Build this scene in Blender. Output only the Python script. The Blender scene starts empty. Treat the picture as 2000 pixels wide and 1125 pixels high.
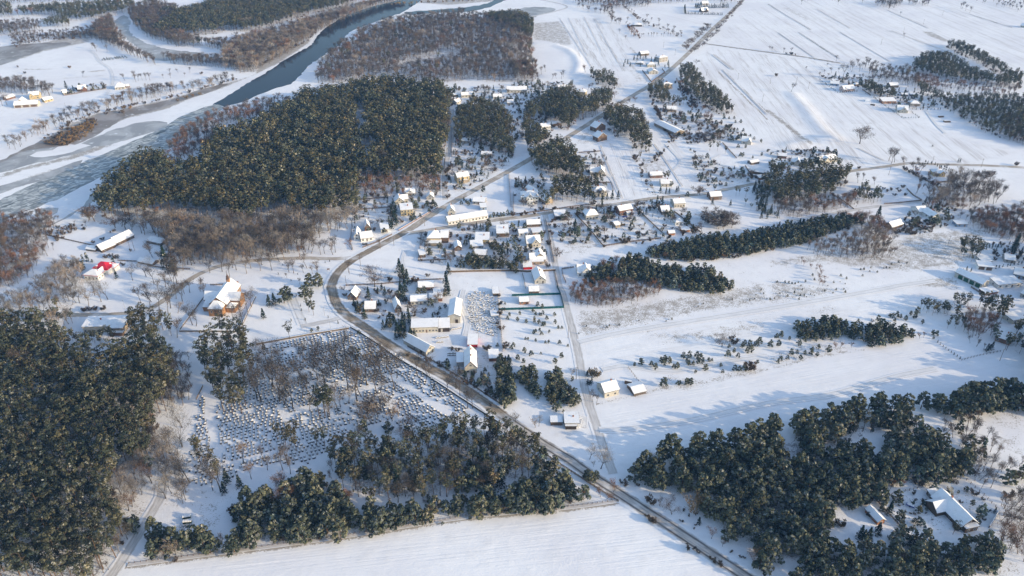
import bpy, math, random
import numpy as np
from mathutils import Vector, Matrix
random.seed(7)
RG = np.random.default_rng(11)
S = bpy.context.scene
COL = S.collection
R = math.radians
PI = math.pi
# ---------------------------------------------------------------- camera (aerial, 283 m above the snow)
HC, TH, FP = 283.0, R(30.5), 1500.0
ct, st = math.cos(TH), math.sin(TH)
def ray(px, py):
    dx, dy = px - 1000.0, 562.5 - py
    return dx, dy * st + FP * ct, dy * ct - FP * st
def G(px, py, z=0.0):                 # photo point -> point of the plane at height z
    a, b, c = ray(px, py)
    t = (HC - z) / -c
    return (a * t, b * t)
def P(x, y, z=0.0):                   # world -> photo point (used only to rank sizes)
    zc = y * ct - (z - HC) * st
    up = y * st + (z - HC) * ct
    return 1000 + FP * x / zc, 562.5 - FP * up / zc, FP / zc
ROW = {'A': 0, 'B': 282, 'C': 562, 'D': 843}
def q(t, x, y):                       # enlarged tile point -> photo point
    return int(t[1]) * 500 + x / 3.99, ROW[t[0]] + y / 3.99
cam = bpy.data.objects.new('camera', bpy.data.cameras.new('camera'))
COL.objects.link(cam)
cam.location = (0, 0, HC)
cam.rotation_euler = (PI / 2 - TH, 0, 0)
cam.data.sensor_width = 36
cam.data.lens = FP / 2000 * 36
cam.data.clip_end = 30000
cam.data.clip_start = 1
S.camera = cam
# ---------------------------------------------------------------- light
SUN_AZ, SUN_EL = R(-20), R(15)
sd = Vector((math.cos(SUN_AZ) * math.cos(SUN_EL), math.sin(SUN_AZ) * math.cos(SUN_EL), math.sin(SUN_EL)))
sun = bpy.data.objects.new('sun', bpy.data.lights.new('sun', 'SUN'))
COL.objects.link(sun)
sun.data.energy = 2.7
sun.data.angle = R(0.6)
sun.data.color = (1.0, 0.80, 0.50)
sun.rotation_euler = sd.to_track_quat('Z', 'Y').to_euler()
sun.location = (400, -100, 400)
W = bpy.data.worlds.new('World')
S.world = W
W.use_nodes = True
W.cycles.sampling_method = 'AUTOMATIC'
nt = W.node_tree
sky = nt.nodes.new('ShaderNodeTexSky')
sky.sky_type = 'NISHITA'
sky.sun_disc = False
sky.sun_elevation = SUN_EL
sky.sun_rotation = PI / 2 - SUN_AZ
sky.altitude = 100
nt.links.new(sky.outputs[0], nt.nodes['Background'].inputs[0])
nt.nodes['Background'].inputs[1].default_value = 0.15
S.view_settings.view_transform = 'Standard'
S.view_settings.look = 'None'
S.view_settings.gamma = 1
S.view_settings.exposure = 1.11
S.cycles.use_denoising = True
S.cycles.denoiser = 'OPENIMAGEDENOISE'
S.cycles.denoising_input_passes = 'RGB_ALBEDO_NORMAL'
S.cycles.denoising_prefilter = 'ACCURATE'
S.cycles.max_bounces = 5
S.cycles.diffuse_bounces = 3
S.cycles.volume_bounces = 0
# ---------------------------------------------------------------- materials
class NB:
    def __init__(s, name):
        s.m = bpy.data.materials.new(name)
        s.m.use_nodes = True
        s.t = s.m.node_tree
        s.b = s.t.nodes['Principled BSDF']
        s.b.inputs['Roughness'].default_value = 0.85
        s.b.inputs['Specular IOR Level'].default_value = 0.15
    def n(s, kind, **kw):
        nd = s.t.nodes.new('ShaderNode' + kind)
        for k, v in kw.items(): setattr(nd, k, v)
        return nd
    def l(s, a, b): s.t.links.new(a, b)
    def put(s, sock, v):
        if v is None: return
        if hasattr(v, 'is_linked') or hasattr(v, 'links'): s.l(v, sock)
        else: sock.default_value = v
    def attr(s, name, out='Color'):
        return s.n('Attribute', attribute_name=name).outputs[out]
    def pos(s): return s.n('NewGeometry').outputs['Position']
    def noise(s, scale, vec=None, detail=3, rough=0.55, dist=0.0):
        nd = s.n('TexNoise')
        nd.inputs['Scale'].default_value = scale
        nd.inputs['Detail'].default_value = detail
        nd.inputs['Roughness'].default_value = rough
        nd.inputs['Distortion'].default_value = dist
        s.l(vec if vec is not None else s.pos(), nd.inputs['Vector'])
        return nd.outputs['Fac']
    def math(s, op, a, b=None, c=None, clamp=False):
        nd = s.n('Math', operation=op, use_clamp=clamp)
        for i, v in enumerate((a, b, c)): s.put(nd.inputs[i], v)
        return nd.outputs[0]
    def step(s, v, lo, hi):
        nd = s.n('MapRange', interpolation_type='SMOOTHSTEP')
        s.put(nd.inputs[0], v); s.put(nd.inputs[1], lo); s.put(nd.inputs[2], hi)
        return nd.outputs[0]
    def mix(s, f, a, b):
        nd = s.n('Mix', data_type='RGBA')
        s.put(nd.inputs[0], f)
        for i, v in ((6, a), (7, b)):
            s.put(nd.inputs[i], (*v, 1) if isinstance(v, tuple) and len(v) == 3 else v)
        return nd.outputs[2]
    def vmul(s, v, k):
        nd = s.n('VectorMath', operation='MULTIPLY')
        s.put(nd.inputs[0], v); nd.inputs[1].default_value = k
        return nd.outputs[0]
    def sep(s, v):
        nd = s.n('SeparateXYZ'); s.l(v, nd.inputs[0]); return nd.outputs
    def base(s, v): s.put(s.b.inputs['Base Color'], (*v, 1) if isinstance(v, tuple) and len(v) == 3 else v)
    def bump(s, h, strength, dist):
        nd = s.n('Bump'); nd.inputs['Strength'].default_value = strength; nd.inputs['Distance'].default_value = dist
        s.l(h, nd.inputs['Height']); s.l(nd.outputs[0], s.b.inputs['Normal'])

SNOW = (0.835, 0.83, 0.85)
GRASS = (0.20, 0.155, 0.10)
def snow_common(b):
    """snow colour with dry grass showing through, from the mask attribute; returns colour and height."""
    p = b.pos()
    big = b.noise(0.012, p, 3)
    mid = b.noise(0.11, p, 4, 0.6)
    fine = b.noise(0.9, p, 3, 0.65)
    c = b.mix(b.step(big, 0.38, 0.66), SNOW, (0.765, 0.755, 0.785))
    c = b.mix(b.math('MULTIPLY', b.step(mid, 0.48, 0.72), 0.5), c, (0.70, 0.695, 0.715))
    return p, c, mid, fine
def mat_snow_ground():
    b = NB('snow ground')
    p, c, mid, fine = snow_common(b)
    msk = b.n('Attribute', attribute_name='mask')
    r, g, bl = b.sep(msk.outputs['Color'])
    # furrows: noise stretched along the working direction of each field
    fv = b.n('Attribute', attribute_name='furrow').outputs['Vector']
    sx = b.sep(fv)
    cmb = b.n('CombineXYZ')
    b.l(sx[0], cmb.inputs[0]); b.l(b.math('MULTIPLY', sx[1], 0.035), cmb.inputs[1])
    f1 = b.noise(0.9, cmb.outputs[0], 2, 0.5)
    f2 = b.noise(0.13, cmb.outputs[0], 2, 0.5)
    fl = b.math('MULTIPLY', b.step(b.math('ADD', b.math('MULTIPLY', f1, 0.5), b.math('MULTIPLY', f2, 0.5)), 0.47, 0.66), sx[2])
    c = b.mix(b.math('MULTIPLY', fl, 0.75), c, (0.40, 0.36, 0.34))
    # grass tufts through the snow
    sp = b.noise(0.16, p, 6, 0.78)
    sp2 = b.noise(1.1, p, 3, 0.7)
    spk = b.math('ADD', b.math('MULTIPLY', sp, 0.5), b.math('MULTIPLY', sp2, 0.5))
    th = b.math('SUBTRACT', 0.615, b.math('MULTIPLY', r, 0.27))
    gm = b.math('MULTIPLY', b.step(spk, th, b.math('ADD', th, 0.09)), b.step(r, 0.02, 0.12))
    c = b.mix(b.math('MULTIPLY', gm, 0.7), c, GRASS)
    # woodland floor with twigs and litter
    th2 = b.math('SUBTRACT', 0.62, b.math('MULTIPLY', g, 0.22))
    lm = b.math('MULTIPLY', b.step(spk, th2, b.math('ADD', th2, 0.13)), b.step(g, 0.02, 0.2))
    c = b.mix(b.math('MULTIPLY', lm, 0.8), c, (0.13, 0.10, 0.085))
    # trodden or dirty snow
    c = b.mix(b.math('MULTIPLY', b.step(mid, 0.35, 0.75), bl), c, (0.52, 0.47, 0.42))
    b.base(c)
    h = b.math('ADD', b.math('MULTIPLY', fine, 0.35), b.math('MULTIPLY', mid, 1.0))
    h = b.math('ADD', h, b.math('MULTIPLY', b.math('MULTIPLY', b.math('SUBTRACT', f1, 0.5), 0.7), b.step(sx[2], 0.0, 0.05)))
    b.bump(h, 0.5, 0.5)
    return b.m
def mat_road(name, dirt, dark, cover, rut, cc=0.5):
    """road strip: uv x runs across; the shoulders are the same snow as the ground."""
    b = NB(name)
    p, c, mid, fine = snow_common(b)
    u = b.sep(b.n('UVMap', uv_map='UVMap').outputs[0])
    x = b.math('MULTIPLY', b.math('ABSOLUTE', b.math('SUBTRACT', u[0], 0.5)), 2.0)   # 0 centre, 1 edge
    lv = b.n('CombineXYZ')
    b.l(b.math('MULTIPLY', u[0], 5.0), lv.inputs[0]); b.l(b.math('MULTIPLY', u[1], 0.05), lv.inputs[1])
    streak = b.noise(2.2, lv.outputs[0], 4, 0.6)
    wob = b.math('ADD', x, b.math('MULTIPLY', b.math('SUBTRACT', b.noise(0.25, p, 4, 0.65), 0.5), 0.5))
    inside = b.math('SUBTRACT', 1.0, b.step(wob, 0.56, 0.80))
    d = b.mix(b.step(streak, 0.35, 0.7), dirt, dark)
    ruts = b.math('SUBTRACT', 1.0, b.step(b.math('ABSOLUTE', b.math('SUBTRACT', x, cc)), 0.02, 0.17))
    rr = b.math('MULTIPLY', ruts, b.math('ADD', rut, b.math('MULTIPLY', b.math('SUBTRACT', streak, 0.5), 0.8)), clamp=True)
    d2 = b.mix(b.math('MULTIPLY', inside, b.math('MULTIPLY', cover, b.step(b.noise(0.09, p, 4), 0.15, 0.55))), c, d)
    b.base(b.mix(b.math('MULTIPLY', rr, b.step(x, 0.98, 0.8)), d2, dark))
    b.bump(b.math('ADD', fine, streak), 0.35, 0.3)
    return b.m
def mat_plain(name, col, var=0.25, scale=1.5, rough=0.85, spec=0.15, stretch=None, metal=0.0):
    b = NB(name)
    v = b.n('TexCoord').outputs['Object']
    if stretch: v = b.vmul(v, stretch)
    f = b.noise(scale, v, 4, 0.6)
    dk = tuple(x * (1 - var) for x in col)
    lt = tuple(min(1, x * (1 + var * 0.6)) for x in col)
    b.base(b.mix(b.step(f, 0.3, 0.7), dk, lt))
    b.b.inputs['Roughness'].default_value = rough
    b.b.inputs['Specular IOR Level'].default_value = spec
    b.b.inputs['Metallic'].default_value = metal
    return b.m
def mat_roof_snow():
    b = NB('roof snow')
    p = b.pos()
    f = b.noise(0.35, p, 4, 0.6)
    b.base(b.mix(b.step(f, 0.45, 0.85), (0.85, 0.84, 0.85), (0.70, 0.69, 0.69)))
    b.bump(b.noise(1.2, p, 3), 0.4, 0.25)
    return b.m
def mat_tint(name, rnd=0.25):
    """leaf and twig colour kept on the mesh, varied a little from plant to plant."""
    b = NB(name)
    b.t.nodes.remove(b.b)
    d = b.n('BsdfDiffuse')
    oi = b.n('ObjectInfo').outputs['Random']
    k = b.math('ADD', 1.0 - rnd / 2, b.math('MULTIPLY', oi, rnd))
    vm = b.n('VectorMath', operation='SCALE')
    hue = b.n('CombineXYZ')
    b.l(b.math('ADD', .91, b.math('MULTIPLY', oi, .18)), hue.inputs[0]); hue.inputs[1].default_value = 1.0; b.l(b.math('SUBTRACT', 1.09, b.math('MULTIPLY', oi, .18)), hue.inputs[2])
    hm = b.n('VectorMath', operation='MULTIPLY')
    b.l(b.attr('tint'), hm.inputs[0]); b.l(hue.outputs[0], hm.inputs[1])
    b.l(hm.outputs[0], vm.inputs[0]); b.l(k, vm.inputs['Scale'])
    b.l(vm.outputs[0], d.inputs['Color'])
    b.l(d.outputs[0], b.t.nodes['Material Output'].inputs['Surface'])
    return b.m
def mat_water():
    b = NB('river water')
    b.base((0.014, 0.020, 0.030))
    b.b.inputs['Roughness'].default_value = 0.1
    b.b.inputs['IOR'].default_value = 1.33
    b.b.inputs['Specular IOR Level'].default_value = 0.06
    p = b.pos()
    b.bump(b.noise(0.25, p, 3), 0.05, 0.3)
    return b.m
def mat_floes():
    b = NB('drifting ice floes')
    p = b.pos()
    d = b.n('VectorMath', operation='ADD')
    nz = b.n('TexNoise'); nz.inputs['Scale'].default_value = 0.05
    b.l(p, nz.inputs['Vector'])
    b.l(p, d.inputs[0]); b.l(b.vmul(nz.outputs['Color'], (9, 9, 0)), d.inputs[1])
    rot = b.n('VectorRotate', rotation_type='Z_AXIS'); rot.inputs['Angle'].default_value = R(-52)
    b.l(d.outputs[0], rot.inputs['Vector'])
    vec = b.vmul(rot.outputs[0], (0.55, 1.3, 1.0))
    vo = b.n('TexVoronoi', feature='DISTANCE_TO_EDGE'); vo.inputs['Scale'].default_value = 0.36
    b.l(vec, vo.inputs['Vector'])
    vc = b.n('TexVoronoi'); vc.inputs['Scale'].default_value = 0.36
    b.l(vec, vc.inputs['Vector'])
    cellr = b.sep(vc.outputs['Color'])[0]
    ice = b.step(vo.outputs['Distance'], 0.02, 0.10)
    gap = b.noise(0.045, vec, 4, 0.65)
    ice = b.math('MULTIPLY', b.math('ADD', 0.55, b.math('MULTIPLY', ice, 0.45)), b.step(gap, 0.33, 0.40))
    col = b.mix(b.step(cellr, 0.15, 1.0), (0.21, 0.225, 0.23), (0.55, 0.565, 0.565))
    col = b.mix(b.step(b.noise(0.02, p, 3), 0.55, 0.75), col, (0.36, 0.38, 0.40))
    b.base(b.mix(ice, (0.045, 0.055, 0.062), col))
    b.b.inputs['Roughness'].default_value = 0.5
    return b.m
def mat_ice(name, c1, c2, sc=0.03):
    b = NB(name)
    p = b.pos()
    f = b.noise(sc, p, 5, 0.62, 0.6)
    c = b.mix(b.step(f, 0.42, 0.6), c1, c2)
    c = b.mix(b.step(b.noise(0.09, p, 4, 0.7), 0.60, 0.70), c, (0.74, 0.75, 0.78))
    b.base(c)
    b.b.inputs['Roughness'].default_value = 0.45
    return b.m
M = {}
M['ground'] = mat_snow_ground()
M['road'] = mat_road('dirty snow road', (0.35, 0.285, 0.215), (0.16, 0.125, 0.095), 1.0, 0.45)
M['road2'] = mat_road('packed snow road', (0.50, 0.44, 0.37), (0.28, 0.23, 0.19), 1.0, 0.35)
M['road3'] = mat_road('asphalt road between snow banks', (0.50, 0.43, 0.36), (0.085, 0.075, 0.07), 0.75, 0.85, 0.42)
M['lane'] = mat_road('snowy lane', (0.60, 0.57, 0.55), (0.36, 0.33, 0.31), 0.75, 0.4)
M['track'] = mat_road('field track', (0.74, 0.73, 0.74), (0.46, 0.45, 0.45), 0.5, 0.55)
M['furrow'] = mat_road('thin field furrow', (0.45, 0.41, 0.38), (0.33, 0.28, 0.25), 0.65, 0.1)
M['ditch'] = mat_road('ditch with dry grass', (0.27, 0.21, 0.15), (0.17, 0.13, 0.10), 1.0, 0.2)
M['snow'] = mat_roof_snow()
M['leaf'] = mat_tint('needles', 0.55)
M['twig'] = mat_tint('twigs', 0.3)
M['water'] = mat_water()
M['floes'] = mat_floes()
M['ice'] = mat_ice('grey river ice', (0.29, 0.285, 0.29), (0.43, 0.425, 0.43))
M['marsh'] = mat_ice('brown marsh ice', (0.21, 0.175, 0.15), (0.33, 0.30, 0.29))
M['bark'] = mat_plain('pine bark', (0.13, 0.085, 0.06), 0.4, 3)
M['bark2'] = mat_plain('grey bark', (0.085, 0.072, 0.062), 0.35, 3)
M['glass'] = mat_plain('window glass', (0.03, 0.035, 0.045), 0.3, 1, 0.08, 0.5)
M['frame'] = mat_plain('window frame', (0.62, 0.60, 0.57), 0.1)
M['brick'] = mat_plain('chimney brick', (0.30, 0.13, 0.085), 0.3, 5)
WC = dict(cream=(0.50, 0.465, 0.40), white=(0.72, 0.70, 0.66), yellow=(0.54, 0.42, 0.24), ochre=(0.44, 0.36, 0.22), grey=(0.36, 0.34, 0.32),
          brown=(0.16, 0.105, 0.075), dark=(0.055, 0.045, 0.042), redbrown=(0.19, 0.10, 0.075), orange=(0.33, 0.16, 0.09), red=(0.50, 0.03, 0.04),
          tan=(0.36, 0.29, 0.22), pink=(0.58, 0.42, 0.36), blue=(0.25, 0.33, 0.45), timber=(0.12, 0.085, 0.065), church=(0.34, 0.185, 0.095), block=(0.46, 0.44, 0.40))
for k, v in WC.items(): M['w_' + k] = mat_plain(k + ' wall', v, 0.18, 0.8)
M['w_plank'] = mat_plain('weathered plank wall', (0.15, 0.12, 0.10), 0.5, 2.0, stretch=(3, 3, 0.4))
RC = dict(grey=(0.13, 0.13, 0.14), brown=(0.11, 0.065, 0.045), red=(0.52, 0.02, 0.045), dark=(0.05, 0.05, 0.055), blue=(0.12, 0.2, 0.33), rust=(0.28, 0.12, 0.07))
for k, v in RC.items(): M['r_' + k] = mat_plain(k + ' roofing', v, 0.2, 1.5, 0.6, 0.3)
M['granite'] = mat_plain('dark granite', (0.045, 0.045, 0.05), 0.4, 2, 0.3, 0.4)
M['stone'] = mat_plain('grey stone', (0.30, 0.29, 0.28), 0.3, 1)
M['wood'] = mat_plain('old wood', (0.17, 0.12, 0.085), 0.4, 2)
M['teal'] = mat_plain('teal sheet fence', (0.015, 0.09, 0.105), 0.2, 1)
M['green'] = mat_plain('green plastic', (0.015, 0.075, 0.05), 0.2, 1, 0.5, 0.3)
M['concrete'] = mat_plain('concrete', (0.40, 0.38, 0.35), 0.25, 0.8)
M['carblue'] = mat_plain('blue paint', (0.03, 0.06, 0.35), 0.1, 1, 0.3, 0.5)
M['cardark'] = mat_plain('dark car paint', (0.03, 0.035, 0.05), 0.1, 1, 0.3, 0.5)
M['rubber'] = mat_plain('rubber', (0.025, 0.025, 0.025), 0.2, 2)
# ---------------------------------------------------------------- mesh helpers
def tag(o, label=None, cat=None, group=None, kind=None):
    if label: o['label'] = label
    if cat: o['category'] = cat
    if group: o['group'] = group
    if kind: o['kind'] = kind
    return o
def link(name, data, parent=None, loc=None, rz=None):
    o = bpy.data.objects.new(name, data)
    COL.objects.link(o)
    if parent: o.parent = parent
    if loc is not None: o.location = loc
    if rz is not None: o.rotation_euler = (0, 0, rz)
    return o
def empty(name, loc, rz=0, label=None, cat=None, group=None):
    o = link(name, None, None, loc, rz)
    o.empty_display_size = 0.5
    return tag(o, label, cat, group)
class MB:
    def __init__(s): s.v, s.f = [], []
    def add(s, vs, fs):
        k = len(s.v)
        s.v += [tuple(v) for v in vs]
        s.f += [tuple(i + k for i in f) for f in fs]
        return s
    def box(s, x0, x1, y0, y1, z0, z1):
        return s.add([(x0, y0, z0), (x1, y0, z0), (x1, y1, z0), (x0, y1, z0), (x0, y0, z1), (x1, y0, z1), (x1, y1, z1), (x0, y1, z1)],
                     [(3, 2, 1, 0), (4, 5, 6, 7), (0, 1, 5, 4), (1, 2, 6, 5), (2, 3, 7, 6), (3, 0, 4, 7)])
    def prism(s, prof, a0, a1, axis='x'):           # profile of (across, z) pulled along an axis
        n = len(prof)
        vs = []
        for a in (a0, a1):
            vs += [(a, c, z) if axis == 'x' else (c, a, z) for c, z in prof]
        fs = [tuple(range(n)), tuple(range(2 * n - 1, n - 1, -1))]
        for i in range(n):
            j = (i + 1) % n
            fs.append((j, i, n + i, n + j))
        return s.add(vs, fs)
    def cyl(s, p0, p1, r0, r1, n=6):
        a, b = Vector(p0), Vector(p1)
        d = (b - a).normalized()
        u = d.orthogonal().normalized(); w = d.cross(u)
        vs = [a + (u * math.cos(2 * PI * i / n) + w * math.sin(2 * PI * i / n)) * r0 for i in range(n)]
        vs += [b + (u * math.cos(2 * PI * i / n) + w * math.sin(2 * PI * i / n)) * r1 for i in range(n)]
        fs = [(i, (i + 1) % n, n + (i + 1) % n, n + i) for i in range(n)]
        fs += [tuple(range(n - 1, -1, -1)), tuple(range(n, 2 * n))]
        return s.add(vs, fs)
    def mesh(s, name, mat=None):
        me = bpy.data.meshes.new(name)
        me.from_pydata(s.v, [], s.f)
        import bmesh
        bm = bmesh.new(); bm.from_mesh(me)
        bmesh.ops.recalc_face_normals(bm, faces=bm.faces)
        bm.to_mesh(me); bm.free()
        if mat: me.materials.append(M[mat])
        return me
    def build(s, name, mat, parent=None, loc=None, rz=None):
        return link(name, s.mesh(name, mat), parent, loc, rz)
def np_mesh(name, V, F, mats, tint=None, fmat=None):
    """F: (n, k) faces all of one size k."""
    me = bpy.data.meshes.new(name)
    n, k = F.shape
    me.vertices.add(len(V)); me.vertices.foreach_set('co', np.ascontiguousarray(V, np.float32).ravel())
    me.loops.add(n * k); me.loops.foreach_set('vertex_index', np.ascontiguousarray(F, np.int32).ravel())
    me.polygons.add(n); me.polygons.foreach_set('loop_start', np.arange(0, n * k, k, dtype=np.int32))
    for m in mats: me.materials.append(m)
    if fmat is not None: me.polygons.foreach_set('material_index', fmat.astype(np.int32))
    if tint is not None:
        at = me.attributes.new('tint', 'FLOAT_COLOR', 'POINT')
        at.data.foreach_set('color', np.c_[tint, np.ones(len(tint))].astype(np.float32).ravel())
    me.update(calc_edges=True)
    return me
def inpoly(X, Y, poly):
    ins = np.zeros(X.shape, bool)
    n = len(poly)
    for i in range(n):
        x0, y0 = poly[i]; x1, y1 = poly[(i + 1) % n]
        if y0 == y1: continue
        c = (y0 > Y) != (y1 > Y)
        ins ^= c & (X < (x1 - x0) * (Y - y0) / (y1 - y0) + x0)
    return ins
def dist_line(X, Y, pts, closed=False):
    d = np.full(X.shape, 1e9)
    n = len(pts)
    for i in range(n if closed else n - 1):
        (x0, y0), (x1, y1) = pts[i], pts[(i + 1) % n]
        dx, dy = x1 - x0, y1 - y0
        L = dx * dx + dy * dy + 1e-9
        t = np.clip(((X - x0) * dx + (Y - y0) * dy) / L, 0, 1)
        d = np.minimum(d, np.hypot(X - x0 - t * dx, Y - y0 - t * dy))
    return d
def spline(pts, step):
    """Catmull-Rom through points, resampled about every step metres."""
    p = [Vector(a) for a in pts]
    p = [2 * p[0] - p[1]] + p + [2 * p[-1] - p[-2]]
    out = []
    for i in range(1, len(p) - 2):
        n = max(1, int((p[i + 1] - p[i]).length / step))
        for k in range(n):
            t = k / n
            a, b, c, d = p[i - 1], p[i], p[i + 1], p[i + 2]
            out.append(0.5 * (2 * b + (c - a) * t + (2 * a - 5 * b + 4 * c - d) * t * t + (3 * b - a - 3 * c + d) * t ** 3))
    out.append(p[-2])
    return [(v.x, v.y) for v in out]
# ---------------------------------------------------------------- setting: ground sheet with its fields, grass and woodland floor
def TP(t, *xy): return [q(t, xy[i], xy[i + 1]) for i in range(0, len(xy), 2)]
def PX(*xy): return [(xy[i], xy[i + 1]) for i in range(0, len(xy), 2)]
def WP(pts, z=0.0): return [G(x, y, z) for x, y in pts]
def PL(s):
    """'B1 585,1110 640,1010 B2 0,200' or plain photo points '0 1470,1125' -> photo points"""
    out, t = [], None
    for w in s.split():
        if ',' in w:
            x, y = map(float, w.split(','))
            out.append(q(t, x, y) if t != '0' else (x, y))
        else: t = w
    return out
ridges = [(WP(PL('A2 190,345 330,352 430,385 500,440 525,505 500,570')), 1.7, 7.0), (WP(PL('A3 190,735 300,850 370,950 430,1020 520,1080 B3 160,10')), 1.6, 9.0),
          (WP(PL('A0 1330,715 1500,690 1650,650')), 0.8, 6.0)]
ys = [110.0]
while ys[-1] < 1650: ys.append(ys[-1] + max(1.6, 1.6 * (ys[-1] / 200) ** 0.75))
ys = np.array([-3000, -600, -100, 60] + ys + [1750, 1900, 2200, 3000, 5000, 9000, 16000])
xs = np.r_[-16000, -9000, -5000, -3000, -2000, -1500, np.arange(-1250, -420, 5.0), np.arange(-420, 420, 2.6), np.arange(420, 1251, 5.0), 1500, 2000, 3000, 5000, 9000, 16000]
GX, GY = np.meshgrid(xs, ys)
GX, GY = GX.ravel(), GY.ravel()
GZ = np.zeros_like(GX)
for pts, h, w in ridges:
    GZ += h * np.exp(-(dist_line(GX, GY, pts) / w) ** 2)
mask = np.zeros((len(GX), 3))
fur = np.zeros((len(GX), 3))
near = (GY > 100) & (GY < 1700) & (abs(GX) < 1300)
def paint(ch, pts, val, feather, w=None):
    w = w or WP(pts)
    x0, x1 = min(a for a, _ in w) - feather, max(a for a, _ in w) + feather
    y0, y1 = min(b for _, b in w) - feather, max(b for _, b in w) + feather
    i = np.nonzero(near & (GX > x0) & (GX < x1) & (GY > y0) & (GY < y1))[0]
    ins = inpoly(GX[i], GY[i], w)
    d = dist_line(GX[i], GY[i], w, True) * np.where(ins, 1, -1)
    k = np.clip(d / max(feather, 0.1) + 0.5, 0, 1)
    mask[i, ch] = np.maximum(mask[i, ch], k * val)
def paint_line(ch, pts, val, width):
    w = spline(WP(pts), 6)
    x0, x1 = min(a for a, _ in w) - width, max(a for a, _ in w) + width
    y0, y1 = min(b for _, b in w) - width, max(b for _, b in w) + width
    i = np.nonzero(near & (GX > x0) & (GX < x1) & (GY > y0) & (GY < y1))[0]
    k = np.clip(1.3 - dist_line(GX[i], GY[i], w) / width, 0, 1)
    mask[i, ch] = np.maximum(mask[i, ch], k * val)
def field(pts, d0, d1, amt):
    """furrows inside the polygon, along the photo direction d0 -> d1"""
    w = WP(pts)
    a, b = G(*d0), G(*d1)
    L = math.hypot(b[0] - a[0], b[1] - a[1])
    ux, uy = (b[0] - a[0]) / L, (b[1] - a[1]) / L
    i = np.nonzero(near & inpoly(GX, GY, w))[0]
    d = dist_line(GX[i], GY[i], w, True)
    fur[i, 0] = -uy * GX[i] + ux * GY[i] + 17 * amt
    fur[i, 1] = ux * GX[i] + uy * GY[i]
    fur[i, 2] = amt * np.clip(d / 6, 0, 1)
# fields: outline | direction from, to | strength
for pts, d0, d1, amt in [
    ('0 1450,20 1600,-10 2010,-10 2010,125 1990,140 1880,80 1850,80 1800,130 1640,125 1500,100 1390,82', (1560, 63), (1640, 115), 0.55),
    ('0 1380,92 1500,106 1640,125 1600,150 1760,225 1840,260 1990,300 1890,322 1800,312 1660,330 1530,300 1440,235 1360,130', (1410, 135), (1500, 265), 0.75),
    ('0 1105,35 1180,35 1230,75 1250,140 1205,140 1230,185 1190,170 1165,135 1125,110', (1110, 35), (1165, 135), 0.95),
    ('0 1230,15 1400,25 1380,60 1300,70', (1240, 20), (1380, 55), 0.25),
    ('0 1172,278 1230,278 1282,380 1212,390 1200,340', (1180, 290), (1212, 385), 0.7),
    ('0 1245,190 1270,190 1330,275 1365,370 1345,385 1318,330 1280,280', (1280, 290), (1345, 370), 0.6),
    ('0 1160,790 1300,755 1500,700 1810,660 2000,690 2000,755 1960,755 1770,795 1450,855 1230,930 1180,860', (1225, 843), (1625, 770), 0.09),
    ('0 250,1105 700,1040 1210,985 1300,1035 1420,1125 235,1125', (700, 1090), (1100, 1045), 0.05),
    ('0 1140,665 1350,632 1620,590 1700,560 1840,545 1880,575 1780,620 1560,655 1400,690 1200,710 1140,725', (1225, 647), (1500, 603), 0.25),
    ('0 1940,325 2010,332 2010,400 1955,385', (1950, 340), (2000, 390), 0.12),
    ('0 20,230 60,215 130,200 180,190 230,185 180,200 120,230 40,275 0,290 0,240', (20, 250), (150, 205), 0.15),
    ('0 500,545 650,560 648,600 600,610 500,600', (500, 560), (640, 575), 0.1)]:
    field(PL(pts), d0, d1, amt)
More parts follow.
